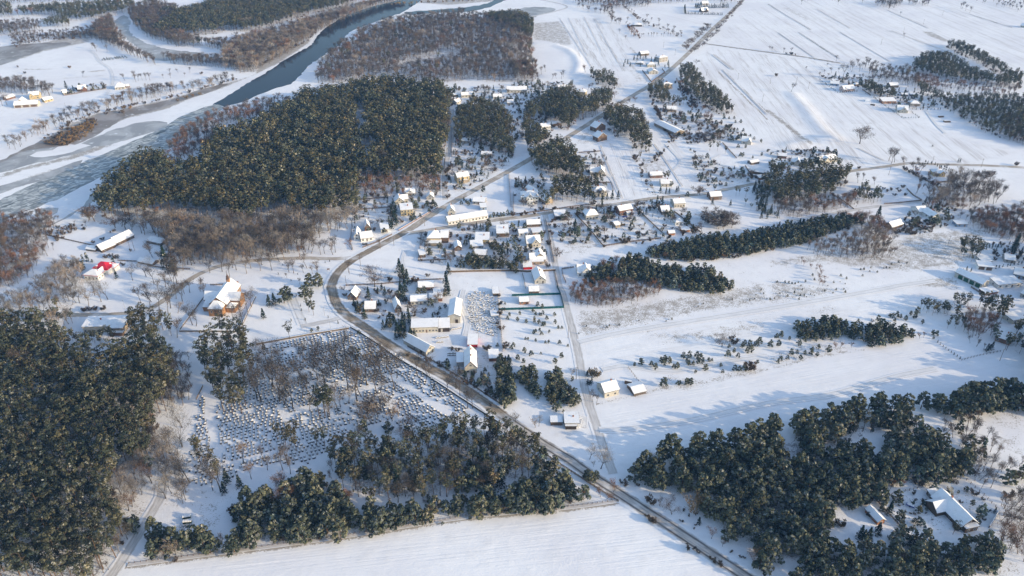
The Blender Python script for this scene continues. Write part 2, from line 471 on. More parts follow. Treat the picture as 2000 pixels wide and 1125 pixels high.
# dry grass (channel 0), woodland floor (1), dirty or trodden snow (2)
for s, v, f in [
    ('A2 160,180 380,160 450,250 480,340 420,360 300,330 160,310', 0.62, 12), ('C2 480,190 900,130 1300,60 1700,20 1995,-60 1995,120 1500,195 1000,290 560,390 500,350', 0.62, 10),
    ('C3 0,-70 300,-20 640,0 500,60 0,130', 0.6, 10), ('C2 1000,330 1500,330 1995,220 1995,330 1600,420 1200,440', 0.55, 14), ('C3 250,130 600,130 560,230 300,240', 0.42, 14),
    ('B3 0,900 500,830 940,740 1200,680 1700,640 1720,760 1600,900 1450,960 1100,1000 700,960 400,930 0,960', 0.62, 12), ('B3 1000,1110 1200,1040 1460,1030 1500,1125', 0.66, 8),
    ('D3 1480,1090 1995,1000 1995,1125 1500,1125', 0.58, 8), ('D3 1750,0 1995,0 1995,200 1900,180 1800,150', 0.45, 8), ('C3 1700,980 1995,900 1995,1125 1680,1060', 0.45, 8),
    ('B2 380,700 640,700 740,780 600,850 420,840', 0.5, 6), ('B2 1000,150 1080,60 1230,130 1200,230 1060,230', 0.5, 8), ('B2 1500,100 1800,130 1850,260 1600,320 1480,220', 0.3, 8),
    ('C1 1530,0 1830,0 1890,100 1890,400 1700,400 1640,300 1630,100', 0.38, 6), ('C2 1200,680 1500,700 1750,640 1995,600 1995,650 1600,740 1250,820 1100,800', 0.5, 6),
    ('C3 0,500 300,420 600,450 700,470 400,540 0,620', 0.45, 6), ('A0 0,440 130,360 330,330 700,240 780,260 700,330 350,400 60,500 0,500', 0.75, 15),
    ('A0 330,1090 560,960 760,880 900,860 1330,770 1550,700 1700,660 1800,640 1990,580 1700,700 1480,770 1300,850 1000,920 800,1000 560,1090 380,1125', 0.95, 8),
    ('B0 0,270 200,200 600,110 900,0 780,0 500,100 200,170 0,230', 0.8, 8), ('B0 0,330 250,240 600,140 620,170 300,270 0,390', 0.72, 8),
    ('A1 0,500 250,380 430,300 420,330 200,480 0,580', 0.9, 8), ('A1 340,200 560,120 700,90 520,200 450,300 350,290', 0.5, 8), ('A1 1100,10 1500,40 1990,0 1500,-20', 0.75, 12),
    ('B2 1060,180 1200,200 1150,310 1050,300', 0.35, 8), ('A2 900,540 1060,560 1070,650 960,640', 0.45, 6), ('A2 500,1000 680,1010 690,1125 500,1125', 0.5, 5),
    ('D0 1200,520 1400,460 1900,420 1900,560 1750,560 1500,600 1340,700 1200,650', 0.3, 6), ('D0 1510,540 1740,520 1760,640 1640,830 1520,700', 0.42, 6),
    ('D0 800,400 1200,560 1000,850 880,750', 0.5, 8), ('A3 1190,240 1290,250 1420,320 1390,330 1250,280', 0.7, 5), ('A3 100,55 170,60 320,150 290,160', 0.55, 5),
    ('B3 1270,860 1370,870 1340,890 1290,885', 0.75, 5), ('D2 550,400 800,520 800,540 600,420', 0.9, 3), ('D2 250,80 560,300 600,400 330,180', 0.55, 4), ('D3 860,480 1350,400 1400,480 900,560', 0.3, 5)]:
    paint(0, PL(s), v, f)
for s, w, v in [('0 248,1106 480,1076 660,1052 900,1014 1100,995 1205,981', 2.2, 1.0), ('A3 240,253 560,460', 2.0, 0.9), ('A3 0,30 330,230', 2.0, 0.8), ('A3 560,250 950,480', 1.6, 0.7), ('A3 80,255 360,450', 1.4, 0.55),
                ('A3 930,80 1250,220', 1.6, 0.6), ('A3 1570,110 1900,215', 1.6, 0.8), ('A3 960,240 1400,400', 1.2, 0.5), ('A3 380,70 640,220', 1.2, 0.5), ('A2 1570,425 1720,540', 3.0, 0.8), ('A2 1610,560 1990,930', 2.0, 0.9),
                ('A2 1640,540 1995,880', 1.6, 0.8), ('C2 620,915 1000,830 1200,780 1500,730 1995,640 C3 350,545 760,480', 1.6, 0.6), ('B2 400,850 720,800 950,760 1180,725', 1.5, 0.5), ('A2 1500,340 1995,408 A3 250,440 560,492', 3.0, 1.0),
                ('A2 920,370 1000,450', 4, .6), ('B3 560,60 900,160', 1.5, .4), ('A3 0,860 200,1020 330,1125', 5, .75), ('B2 1100,0 1320,330', 1.2, .5), ('B2 690,30 850,400', 1.2, .5), ('A0 180,540 390,540', 6, .6), ('A0 500,610 800,590', 5, .5),
                ('A0 700,560 800,550', 5, .5), ('B2 990,110 1060,230 1110,390', 2, .7), ('A3 650,962 810,962', 1.5, .8)]:
    paint_line(0, PL(s), v, w)
paint(0, PL('0 400,150 700,150 1000,160 1300,140 1450,260 2000,330 2000,640 1140,610 1000,780 650,640 400,560'), .19, 25)
for s, v in [('C1 1540,10 1820,60 1880,420 1650,420 1640,160', .35), ('C1 1180,380 1640,380 1900,470 1900,560 1600,520 1200,420', .3), ('B1 740,460 1050,500 1040,700 780,760', .2), ('D2 260,0 720,0 780,120 460,140', .25)]:
    paint(2, PL(s), v, 5)
# ---------------------------------------------------------------- roads: name, points, full strip width, material
ROADS = [
    ('main_road', 'D2 1900,1185 1750,1085 1500,920 1200,720 1000,590 800,460 600,330 450,220 250,100 C1 1980,1040 1800,910 1550,740 1300,600 1050,450 850,310 700,210 620,110 590,0 B1 585,1110 630,1010 720,925 850,850 1000,770 1170,680 1350,560 1550,440 1750,330 1995,195 B2 150,110 A2 430,1070 700,900 900,770 1100,650 1250,530 1400,390 1560,230 1700,100 1830,-30', 10.5, 'mix'),
    ('village_road', 'B1 1130,705 1270,682 1450,652 1700,612 1995,575 B2 200,548 500,497 800,468 1100,420 1500,385 1700,345 1995,290 B3 350,255 600,215 900,175 1100,148 1300,155 1700,165 2060,185', 8.5, 'road2'),
    ('churchyard_road', 'B1 760,880 620,892 350,887 0,905 B0 1700,952 1500,1040 C0 1380,22 1150,172 900,207 600,212 250,215', 7.5, 'road2'),
    ('lane', 'B2 258,550 290,700 320,850 370,1110 C2 390,30 450,250 510,480 560,750 600,900 670,1110 D2 720,150 790,330', 7.5, 'lane'),
    ('lane', 'B1 1475,430 1470,250 1500,50 A1 1522,1110 1525,850', 8, 'lane'),
    ('lane', 'C1 690,225 640,240 560,262 350,302', 7, 'lane'), ('lane', 'C1 275,55 320,170 370,285', 8, 'track'),
    ('lane', 'B3 1210,440 700,505 400,560 150,600', 7, 'lane'),
    ('lane', 'D0 850,1150 950,1010 1050,850 1180,640 1260,500 1270,400', 7, 'lane'), ('lane', 'A2 140,-20 420,45 330,90 150,130', 6, 'lane'),
    ('field_track', 'C2 520,425 900,340 1400,260 1995,165 C3 500,80 950,0 B3 1000,1105 1300,1060', 6.5, 'track'),
    ('field_track', 'C2 680,1110 900,1100 1400,1030 1995,900 C3 500,830 1000,690 1300,630', 5.5, 'track'),
    ('field_track', 'C2 700,640 900,610 1250,650 1600,590 1995,530', 5.5, 'track'),
    ('field_track', 'A0 830,740 880,640 860,540 780,480 740,420 700,390', 5, 'track'), ('field_track', 'B1 1010,1040 1130,930 1160,830', 3.2, 'track'), ('field_track', 'B1 1165,980 1140,900 1165,830', 3.2, 'track'),
    ('field_track', 'C1 1630,370 1650,260 1600,120 1620,20', 4.5, 'track'), ('field_track', 'B2 1200,0 1310,130 1260,200', 3.5, 'track'), ('field_track', 'C2 480,1000 570,1020 560,1090', 4.5, 'track'),
    ('field_track', 'B2 1900,200 1700,180 1560,120 1620,80', 3.5, 'track'), ('field_track', 'B2 845,400 790,290 740,230', 4, 'track'), ('field_track', 'A3 1230,860 1300,960 1380,1040', 3.5, 'track')]
ROADLINES = []
def strip(name, pts, width, mat, z, kind='structure'):
    n = len(pts)
    V, F, U = [], [], []
    s = 0
    for i, (x, y) in enumerate(pts):
        a, b = pts[max(0, i - 1)], pts[min(n - 1, i + 1)]
        L = math.hypot(b[0] - a[0], b[1] - a[1]) + 1e-9
        nx, ny = -(b[1] - a[1]) / L * width / 2, (b[0] - a[0]) / L * width / 2
        if i: s += math.hypot(x - pts[i - 1][0], y - pts[i - 1][1])
        V += [(x + nx, y + ny, z), (x - nx, y - ny, z)]
        U += [(0, s), (1, s)]
        if i: F.append((2 * i - 2, 2 * i - 1, 2 * i + 1, 2 * i))
    me = bpy.data.meshes.new(name)
    me.from_pydata(V, [], F)
    uv = me.uv_layers.new(name='UVMap')
    for l in me.loops: uv.data[l.index].uv = U[l.vertex_index]
    me.materials.append(M[mat])
    return tag(link(name, me), kind=kind)
zr = 0.06
for name, s, w, m in ROADS:
    pts = spline(WP(PL(s)), 5)
    ROADLINES.append((pts, w))
    zr += 0.012
    if m == 'mix':                       # three stretches: bare wheel tracks, brown slush in the village, grey beyond
        k1 = min(range(len(pts)), key=lambda i: math.dist(pts[i], G(996, 823)))
        k2 = min(range(len(pts)), key=lambda i: math.dist(pts[i], G(793, 452)))
        strip('road', pts[:k1 + 1], w, 'road3', zr); strip('road', pts[k1:k2 + 1], w * 1.0, 'road', zr + .2); strip('road', pts[k2:], w, 'road2', zr)
    else: strip({'lane': 'path', 'field_track': 'path'}.get(name, 'road'), pts, w, m, zr)
for s_, w_ in (('A2 1500,340 1995,408 A3 250,440 560,492', 5), ('A3 240,253 400,355 560,460', 4), ('A3 0,30 160,130 330,230', 3.5), ('A3 80,255 360,450', 3), ('A3 560,250 950,480', 3), ('A3 930,80 1250,220', 3), ('A3 1570,110 1900,215', 3), ('A2 1570,425 1720,540', 7),
        ('0 249,1105 480,1075 660,1051 900,1013 1100,994 1205,980', 3.0), ('A2 1640,545 1990,895', 3), ('A2 370,140 620,520', 1.6), ('A2 440,140 590,440', 1.4), ('A2 560,130 700,400', 1.4), ('A2 640,140 830,490', 1.4), ('B2 1110,0 1200,130 1330,330', 2),
        ('B3 700,30 900,125', 2.5), ('A3 960,240 1400,405', 2.5), ('A3 380,70 640,220', 2.5), ('B2 690,10 760,190 860,420', 2), ('A0 700,560 820,548', 3)):
    zr += 0.012
    strip('ditch', spline(WP(PL(s_)), 6), w_ if w_ > 4.5 else w_ * .75, 'ditch' if w_ > 4.5 and w_ != 7 else 'furrow', zr)
# ---------------------------------------------------------------- river, ice and marsh sheets
def sheet(name, s, mat, z):
    w = WP(PL(s))
    me = bpy.data.meshes.new(name)
    pts = [(x + RG.normal(0, .9), y + RG.normal(0, 1.6)) for x, y in spline(w + [w[0]], 7)[:-1]]
    from mathutils.geometry import tessellate_polygon
    me.from_pydata([(x, y, z) for x, y in pts], [], [tuple(t) for t in tessellate_polygon([[Vector((x, y, 0)) for x, y in pts]])])
    import bmesh
    bm = bmesh.new(); bm.from_mesh(me)
    for f in bm.faces:
        if f.normal.z < 0: f.normal_flip()
    bm.to_mesh(me); bm.free()
    me.materials.append(M[mat])
    return tag(link(name, me), kind='structure')
sheet('river_water', '0 408,208 A0 1720,775 1850,700 1995,608 A1 60,578 250,450 420,355 500,252 590,185 700,120 800,85 950,40 1110,3 1250,-30 1300,-10 1150,90 1050,128 850,200 720,260 670,330 600,387 490,455 400,525 330,600 270,650 120,700 0,748 A0 1900,790 1750,830', 'water', 0.030)
sheet('river_water', 'A1 1150,95 1400,75 1650,55 1800,25 1900,-20 1990,-20 1900,20 1820,55 1650,90 1400,100 1200,115', 'water', 0.032)
sheet('river_ice', 'A1 1680,110 1800,95 1995,75 A2 150,55 320,62 330,85 180,130 120,140 A1 1995,130', 'ice', 0.034)
sheet('river_ice_floes', '0 445,205 400,240 B0 1330,25 900,200 500,400 230,515 60,580 -80,640 -80,455 0,430 300,285 600,160 980,0 A0 1300,975 1450,890 1660,815 1760,840', 'floes', 0.036)
sheet('river_ice', 'A0 640,1120 760,1060 1050,960 1250,945 1310,975 1150,1040 950,1100 800,1140', 'ice', 0.038)
sheet('river_ice', 'B0 270,510 380,490 440,500 430,540 330,590 340,650 480,580 640,480 730,380 830,290 880,250 900,265 860,380 760,420 700,470 640,500 480,590 360,650 300,640', 'ice', 0.040)
sheet('marsh', 'B0 0,140 90,90 250,30 460,5 420,40 280,60 240,90 330,100 560,60 700,10 760,0 640,60 420,120 220,160 0,220', 'ice', 0.042)
sheet('river_ice', 'B0 -60,345 120,290 300,240 500,170 640,120 620,160 480,220 300,290 100,350 -60,400', 'ice', 0.044)
sheet('river_ice', 'A0 880,170 960,120 1010,150 1010,230 1060,290 1180,350 1350,390 1600,420 1650,460 1500,470 1280,475 1190,460 1090,380 1020,330 940,260', 'ice', 0.046)
sheet('marsh', 'A0 -40,370 160,345 330,335 520,330 560,345 460,370 340,390 200,440 60,490 -60,510', 'marsh', 0.048)
sheet('marsh', 'A0 420,280 700,240 760,270 600,290 440,305', 'marsh', 0.050)
sheet('marsh', 'A0 330,1085 620,960 800,880 1000,850 1330,775 1560,700 1780,650 1600,730 1400,790 1200,860 1040,900 900,960 760,1050 600,1120 B0 250,40 120,80 20,140 -40,150', 'marsh', 0.052)
# ---------------------------------------------------------------- buildings
SOLID = []                                 # (x, y, r): keep trees out of these
def roof_mesh(kind, L, Wd, z, rise, o, t, axis='x'):
    m = MB()
    if axis == 'y': L, Wd = Wd, L
    l, w = L / 2 + o, Wd / 2 + o
    if kind == 'gable':
        dz = rise * o / (Wd / 2)
        prof = [(-w, z - dz), (0, z + rise), (w, z - dz), (w, z - dz - t), (0, z + rise - t), (-w, z - dz - t)]
        m.prism(prof, -l, l, axis)
    elif kind == 'shed':
        m.prism([(-w, z), (w, z + rise), (w, z + rise - t), (-w, z - t)], -l, l, axis)
    elif kind == 'flat':
        m.box(-l, l, -w, w, z - t, z)
    else:
        rl = max(l - w, 0.15)
        vs = [(-l, -w, z), (l, -w, z), (l, w, z), (-l, w, z), (-l, -w, z - t), (l, -w, z - t), (l, w, z - t), (-l, w, z - t), (-rl, 0, z + rise), (rl, 0, z + rise)]
        m.add(vs, [(0, 1, 9, 8), (1, 2, 9), (2, 3, 8, 9), (3, 0, 8), (0, 4, 5, 1), (1, 5, 6, 2), (2, 6, 7, 3), (3, 7, 4, 0), (7, 6, 5, 4)])
    return m
def wall_mesh(kind, L, Wd, h, rise, axis='x', z0=0.0):
    m = MB()
    if axis == 'y': L, Wd = Wd, L
    l, w = L / 2, Wd / 2
    if kind == 'gable': m.prism([(-w, z0), (w, z0), (w, h), (0, h + rise - .03), (-w, h)], -l, l, axis)
    elif kind == 'shed': m.prism([(-w, z0), (w, z0), (w, h + rise - .03), (-w, h)], -l, l, axis)
    else: m.box(-l, l, -w, w, z0, h - .03)
    return m
def shift(m, dx, dy):
    m.v = [(x + dx, y + dy, z) for x, y, z in m.v]
    return m
WIN = {}
def window(house, x, y, z, rz, w=1.1, h=1.3, name='window', fr='frame', glass='glass'):
    k = (round(w, 1), round(h, 1), name, fr, glass)
    if k not in WIN:
        p = MB().box(-w / 2, w / 2, -.07, .02, -h / 2, h / 2).mesh(name, glass)
        f = MB().box(-w / 2 - .12, -w / 2, -.10, .02, -h / 2 - .1, h / 2 + .1).box(w / 2, w / 2 + .12, -.10, .02, -h / 2 - .1, h / 2 + .1)
        f.box(-w / 2, w / 2, -.10, .02, h / 2, h / 2 + .1).box(-w / 2, w / 2, -.13, .02, -h / 2 - .1, -h / 2).box(-.03, .03, -.09, -.07, -h / 2, h / 2)
        WIN[k] = (p, f.mesh('frame', fr))
    p = link(name, WIN[k][0], house, (x, y, z), rz)
    link('frame', WIN[k][1], p)
    return p
def block(house, cx, cy, L, Wd, h, roof, wall, rc='grey', rise=None, o=0.5, bare=False, t=0.2, z0=0.0, snowpart=1.0, sno='snow'):
    axis = 'x'
    kind = roof
    if roof in ('gx', 'gy'): kind, axis = 'gable', roof[1]
    span = Wd if axis == 'x' else L
    if rise is None: rise = {'gable': 0.42 * span, 'hip': 0.34 * min(L, Wd), 'shed': 0.12 * Wd, 'flat': 0}[kind]
    shift(wall_mesh(kind, L, Wd, h, rise, axis, z0), cx, cy).build('wall', 'w_' + wall, house)
    r = shift(roof_mesh(kind, L, Wd, h + t, rise, o, t, axis), cx, cy).build('roof', 'r_' + rc, house)
    if not bare:
        if kind == 'hip':
            s = MB(); oo = o - .15; l, w = L / 2 + oo, Wd / 2 + oo
            s = roof_mesh('hip', L, Wd, h + t + .12 + .12, rise, oo, .16)
        else: s = roof_mesh(kind, L, Wd, h + t + .24, rise, o - .12, .22, axis)
        shift(s, cx, cy).build('snow_cover', sno, r)
    return r, rise
def H(label, s, dep, h, roof, wall, cat='house', name=None, rc='grey', rise=None, win=None, fl=1, ends=1, door=1, ch=(), wings=(), bare=False, o=0.5, group=None, doorcol='brown', gar=0, garcol='dark'):
    pa, pb = PL(s)
    a, b = G(*pa), G(*pb)
    L = math.dist(a, b)
    ux, uy = (b[0] - a[0]) / L, (b[1] - a[1]) / L
    cx, cy = (a[0] + b[0]) / 2 - uy * dep / 2, (a[1] + b[1]) / 2 + ux * dep / 2
    rz = math.atan2(uy, ux)
    name = name or {'house': 'house', 'shed': 'shed', 'barn': 'barn'}.get(cat, cat.replace(' ', '_'))
    E = empty(name, (cx, cy, 0), rz, label, cat, group)
    SOLID.append((cx, cy, math.hypot(L, dep) / 2 + 1.0))
    r, rs = block(E, 0, 0, L, dep, h, roof, wall, rc, rise, o, bare)
    for wg in wings:
        wx, wy, wl, wd, wh, wr = wg[:6]
        k = wg[6] if len(wg) > 6 else {}
        block(E, wx, wy, wl, wd, wh, wr, k.get('wall', wall), k.get('rc', rc), k.get('rise'), k.get('o', .4), k.get('bare', bare), z0=k.get('z0', 0.0))
        for (fx, fz) in k.get('win', ()): window(E, wx + fx, wy - wd / 2, fz, 0, k.get('ww', 1.1), k.get('wh', 1.3))
    if cat == 'house' and not ch and L > 6: ch = ((.12, .07),)
    for fx, fy in ch:
        top = h + rs + 1.0
        MB().box(fx * L - .35, fx * L + .35, fy * dep - .35, fy * dep + .35, h + .2, top).box(fx * L - .45, fx * L + .45, fy * dep - .45, fy * dep + .45, top, top + .15).build('chimney', 'brick', r)
    if win is None: win = max(1, int(L / 3.2))
    zf = 1.55 if h > 2.2 else h * .6
    for f in range(fl):
        for i in range(win):
            x = (i + .5) / win * L - L / 2
            if f == 0 and door and i == win // 2 and win > 1: continue
            if gar and f == 0: continue
            window(E, x, -dep / 2, zf + 2.75 * f, 0, min(1.3, L / win * .5), 1.3 if h > 2.2 else .7)
        for k in range(ends):
            y = (k + .5) / ends * dep - dep / 2
            window(E, L / 2, y, zf + 2.75 * f, PI / 2); window(E, -L / 2, y, zf + 2.75 * f, -PI / 2)
    if ends and rs > 2.3:
        if roof == 'gx':
            window(E, L / 2, 0, h + rs * .33, PI / 2, 1.0, 1.1); window(E, -L / 2, 0, h + rs * .33, -PI / 2, 1.0, 1.1)
        if roof == 'gy': window(E, 0, -dep / 2, h + rs * .33, 0, 1.2, 1.2)
    for i in range(gar):
        gw = L / gar
        x = (i + .5) * gw - L / 2
        MB().box(x - gw * .38, x + gw * .38, -dep / 2 - .06, -dep / 2 + .05, .1, min(h - .3, 2.6)).build('garage_door', 'w_' + garcol, E)
    if door and win > 1 and not gar:
        i = win // 2
        x = (i + .5) / win * L - L / 2
        d = MB().box(x - .5, x + .5, -dep / 2 - .07, -dep / 2 + .02, .05, 2.15).build('door', 'w_' + doorcol, E)
        MB().box(x + .3, x + .42, -dep / 2 - .13, -dep / 2 - .07, 1.0, 1.08).build('handle', 'frame', d)
    return E
# ---- far bank farm
H('small red-walled shed at the far left farm across the river', 'A0 55,783 122,762', 7, 2.4, 'gx', 'redbrown', 'shed', win=2, door=0, rise=1.8)
H('large white L-shaped farm building with three dark garage doors across the river', 'A0 112,842 298,830', 11, 3.2, 'gx', 'cream', 'barn', rise=3.0, gar=3, garcol='brown', ends=0, wings=[(-8, 9, 9, 11, 3.4, 'gy', dict(rise=4.2))])
H('yellow house with two gables behind the white farm building', 'A0 232,774 312,768', 9, 5, 'gx', 'yellow', rise=3.0, fl=2, win=3, wings=[(-2.5, -4.5, 5, 3, 4.6, 'gy', dict(rise=2.6, win=((0, 3.2),)))])
H('little yellow outbuilding with brown door front at the far left farm', 'A0 350,800 416,784', 7, 2.7, 'gx', 'yellow', 'outbuilding', rise=2.2, win=3, doorcol='brown')
H('tiny snowed-in grey cottage left of the brown cottage across the river', 'A0 496,740 530,734', 7, 2.5, 'gx', 'grey', rise=3, win=1)
H('red-brown timber cottage inside the fenced yard across the river', 'A0 612,713 676,706', 8, 2.8, 'gx', 'redbrown', rise=3.6, win=3, wings=[(3, -3, 5, 5, 2.8, 'gy', dict(rise=3))])
H('white cottage with steep snowy roof beside the curving track across the river', 'A0 898,700 974,694', 9, 2.6, 'hip', 'cream', rise=4.6, win=3)
H('tiny dark red hut next to the white cottage across the river', 'A0 985,683 1010,681', 4, 2, 'gx', 'redbrown', 'hut', win=1, door=0, ends=0)
# ---- behind the village, top middle
H('low snow-roofed shed at the forest edge beside the lane end', 'A1 1536,757 1576,752', 6, 2.4, 'shed', 'plank', 'shed', win=1)
H('long white farmhouse with dark carport at the head of the lane', 'A1 1602,762 1700,757', 9, 3, 'gx', 'cream', rise=2.6, win=4)
H('white gabled house squeezed against the pine wood at the lane', 'A1 1530,812 1562,818', 9, 3, 'gy', 'cream', rise=2.8, win=1)
H('snow-covered bungalow in front of the long white farmhouse', 'A1 1600,842 1690,845', 8, 2.6, 'hip', 'cream', rise=2, win=4)
H('square cabin roof enclosed by village pines beside the lane', 'A1 1590,1116 1666,1118', 9, 2.6, 'hip', 'grey', rise=1.8, win=3)
H('long cream farmhouse standing alone behind the village pines', 'A1 1955,722 A2 115,722', 10, 3.4, 'gx', 'cream', rise=3.4, win=6, door=1)
H('low white house behind a small snow-laden tree', 'A1 1850,772 1918,770', 8, 2.6, 'gx', 'white', rise=2.4, win=3)
H('white-roofed barn at the right edge of the village pines', 'A1 1960,818 A2 12,816', 8, 2.8, 'gx', 'grey', 'barn', rise=2.4, win=2)
H('roof peeking out of the top of the dense pine wood', 'A1 1325,716 1378,712', 8, 3, 'gx', 'cream', rise=2.5, win=2)
# ---- tile A2
H('low dark-walled cottage by the brown hedge in the far fields', 'A2 945,207 1012,207', 9, 2.6, 'hip', 'dark', rise=2.4, win=2)
H('dark house with steep white gable inside the clipped evergreen square', 'A2 1478,97 1530,93', 9, 3, 'gx', 'dark', rise=4.5, win=2, wings=[(2, -3.5, 5, 4, 3, 'gy', dict(rise=4))])
H('second snowy roof at the back of the clipped evergreen square', 'A2 1482,40 1530,38', 9, 3, 'gx', 'grey', rise=3.5, win=2)
H('shed with greyish snowy roof behind the dark spruces', 'A2 1005,436 1066,431', 9, 3, 'gx', 'plank', 'barn', rise=2.5, win=2)
H('low snow-roofed garage left of the cream bungalow cluster', 'A2 962,502 1018,506', 7, 2.4, 'hip', 'grey', 'garage', rise=1.5, win=1)
H('cream house with broad hipped roof in the middle of the spruce yard', 'A2 1055,524 1112,522', 9, 3.4, 'hip', 'cream', rise=2.2, win=3, ch=((.1, 0),))
H('tall grey two-storey house at the right of the spruce yard', 'A2 1146,486 1212,476', 9, 6, 'hip', 'grey', rise=1.6, fl=2, win=3)
H('cream gable-fronted bungalow in a fenced triangular plot by the road bend', 'A2 1068,578 1135,576', 12, 3, 'gy', 'cream', rise=2.6, win=3)
H('two-storey tan house with hipped roof beside pines above the road', 'A2 1178,702 1248,690', 9, 6, 'hip', 'tan', rise=1.8, fl=2, win=3, ends=2)
H('small snowed cottage tucked behind the tan two-storey house', 'A2 1293,642 1356,640', 9, 2.8, 'gx', 'pink', rise=2.2, win=3)
H('ochre-walled house with hipped snow roof behind the big pine clump', 'A2 490,735 570,743', 9, 3.6, 'hip', 'ochre', rise=2.6, win=3)
H('low house half hidden behind the leftmost tip of the pine clump', 'A2 360,697 432,693', 8, 2.6, 'gx', 'tan', rise=2, win=3)
H('snow-roofed bungalow next to the round garden ring', 'A2 1206,872 1280,874', 10, 3, 'gx', 'tan', rise=2.4, win=3)
H('long narrow farm building running back from the brown end wall', 'A2 1268,1058 1342,1044', 38, 3.2, 'gy', 'tan', 'barn', rise=2.2, win=2, ends=5)
H('small house behind the roadside pines near the bend', 'A2 890,950 950,962', 9, 3, 'gx', 'cream', rise=2.8, win=2)
H('brick twin-gabled house in front of the curving road', 'A2 668,1106 740,1090', 9, 4.6, 'gy', 'brown', rise=4.2, fl=1, win=2, ch=((.2, .1),))
H('rear brick gable of the twin-gabled pair beside the road', 'A2 655,1030 728,1010', 10, 4.6, 'gy', 'brown', rise=4.2, win=2)
H('white house under the pines left of the village road', 'A2 230,1012 300,1006', 9, 3.4, 'gx', 'white', rise=2.4, win=3)
H('dark flat carport adjoining the white house under the pines', 'A2 305,985 382,975', 8, 2.4, 'flat', 'timber', 'carport', win=0, ends=0, door=0)
# ---- tile A3
H('bluish roofed house at the corner of the fenced plot in the far right fields', 'A3 482,666 550,672', 8, 2.8, 'gx', 'blue', rise=2.5, win=2)
H('small brick shed behind the pink-walled house', 'A3 505,648 545,645', 5, 3.2, 'shed', 'brown', 'shed', win=1, door=0)
H('pink-walled house with tall snowy roof in the far right hamlet', 'A3 588,716 674,708', 9, 3, 'gx', 'pink', rise=3.6, win=3, wings=[(-5, -1, 5, 6, 2.6, 'gy', dict(rise=2.4))])
H('weathered grey barn among bare bushes in the far right hamlet', 'A3 950,684 1016,682', 9, 3, 'gx', 'plank', 'barn', rise=2.4, win=2)
H('long low orange-brown stable at the hamlet yard corner', 'A3 890,808 996,806', 9, 2.8, 'shed', 'orange', 'stable', rise=2, win=5)
H('cream house with big cross gable in the hedged square plot', 'A3 1003,876 1088,882', 11, 3.2, 'gx', 'cream', rise=4.2, win=4, wings=[(1, -5, 7, 3, 3.2, 'gy', dict(rise=3.6, win=((-1.5, 1.5), (1.5, 1.5), (0, 4.2))))])
H('low blue-grey house with rounded snowy roofs behind the hedge row', 'A3 1105,826 1182,828', 9, 2.8, 'hip', 'grey', rise=2.6, win=3)
H('left of two snow-laden open sheds behind the orange stable', 'A3 1040,750 1088,752', 5, 2.2, 'shed', 'plank', 'shed', win=2, door=0)
H('right of two snow-laden open sheds behind the orange stable', 'A3 1108,750 1168,752', 5, 2.2, 'shed', 'plank', 'shed', win=2, door=0)
H('partly visible house at the far right picture edge in the fields', 'A3 1965,212 2010,218', 9, 3, 'gx', 'cream', rise=3.2, win=2)
H('little dark garden kiosk behind the pink-walled house', 'A3 675,672 706,668', 4, 2.2, 'hip', 'timber', 'kiosk', win=1, door=0, ends=0)
# ---- tile B0
H('lower half of the long dark timber barn by the frozen river', 'B0 797,846 906,800', 9, 2.4, 'gx', 'timber', 'barn', rise=3.2, win=2, ends=0)
H('upper half of the long dark timber barn by the frozen river', 'B0 912,792 1048,728', 9.5, 2.6, 'gx', 'timber', 'barn', rise=3.4, win=3, ends=0)
H('small lean-to with mossy snow roof between barn and bare wood', 'B0 1143,768 1256,792', 6, 2.2, 'shed', 'plank', 'shed', rise=.8, win=2, door=0)
H('snow-buried wooden ruin at the barn left end', 'B0 672,828 745,838', 6, 1.6, 'gx', 'plank', 'shed', rise=1.2, win=0, door=0, ends=0)
H('collapsed shed roof by the yard fence below the barn', 'B0 1075,925 1190,948', 7, 1.6, 'gx', 'plank', 'shed', rise=1.4, win=1, door=0, ends=0)
# red-roofed house, metal roof bared in the middle
E = H('white house with bright red metal roof half cleared of snow', 'B0 662,1050 772,1060', 9, 3.6, 'hip', 'white', rc='red', rise=2.4, win=4, ends=3, ch=((.0, .3),),
      wings=[(1.6, 9.2, 12.5, 10.5, 4.2, 'hip', dict(rise=3.8, rc='red', bare=True)), (-4.6, 6.5, 4, 6, 3.4, 'hip', dict(rise=1.4, rc='red')), (7.4, 12, 5, 6, 3.4, 'hip', dict(rise=1.8, rc='red')), (3.2, 2.8, 4, 5, 4.0, 'gy', dict(rise=1.8, rc='red', win=((0, 4.3),)))])
rf_ = [c for c in E.children if c.name.startswith('roof')][1]
for x_, y_, sx, sy in ((-2.2, 6.3, 1.6, .9), (5.6, 11.2, 1.1, 1.4)):
    m_ = MB()
    hz = lambda x, y: 4.2 + .2 + 3.8 * max(0, min(1 - abs(x - 1.6) / 6.75, 1 - abs(y - 9.2) / 5.75)) * 1.0
    for k in range(10):
        a_ = 2 * PI * k / 10
        r_ = 1 + .22 * math.sin(3 * a_ + x_)
        X_, Y_ = x_ + sx * r_ * math.cos(a_), y_ + sy * r_ * math.sin(a_)
        m_.v.append((X_, Y_, hz(X_, Y_) + .12))
    m_.v.append((x_, y_, hz(x_, y_) + .3))
    m_.f = [(k, (k + 1) % 10, 10) for k in range(10)]
    m_.build('snow_cover', 'snow', rf_)
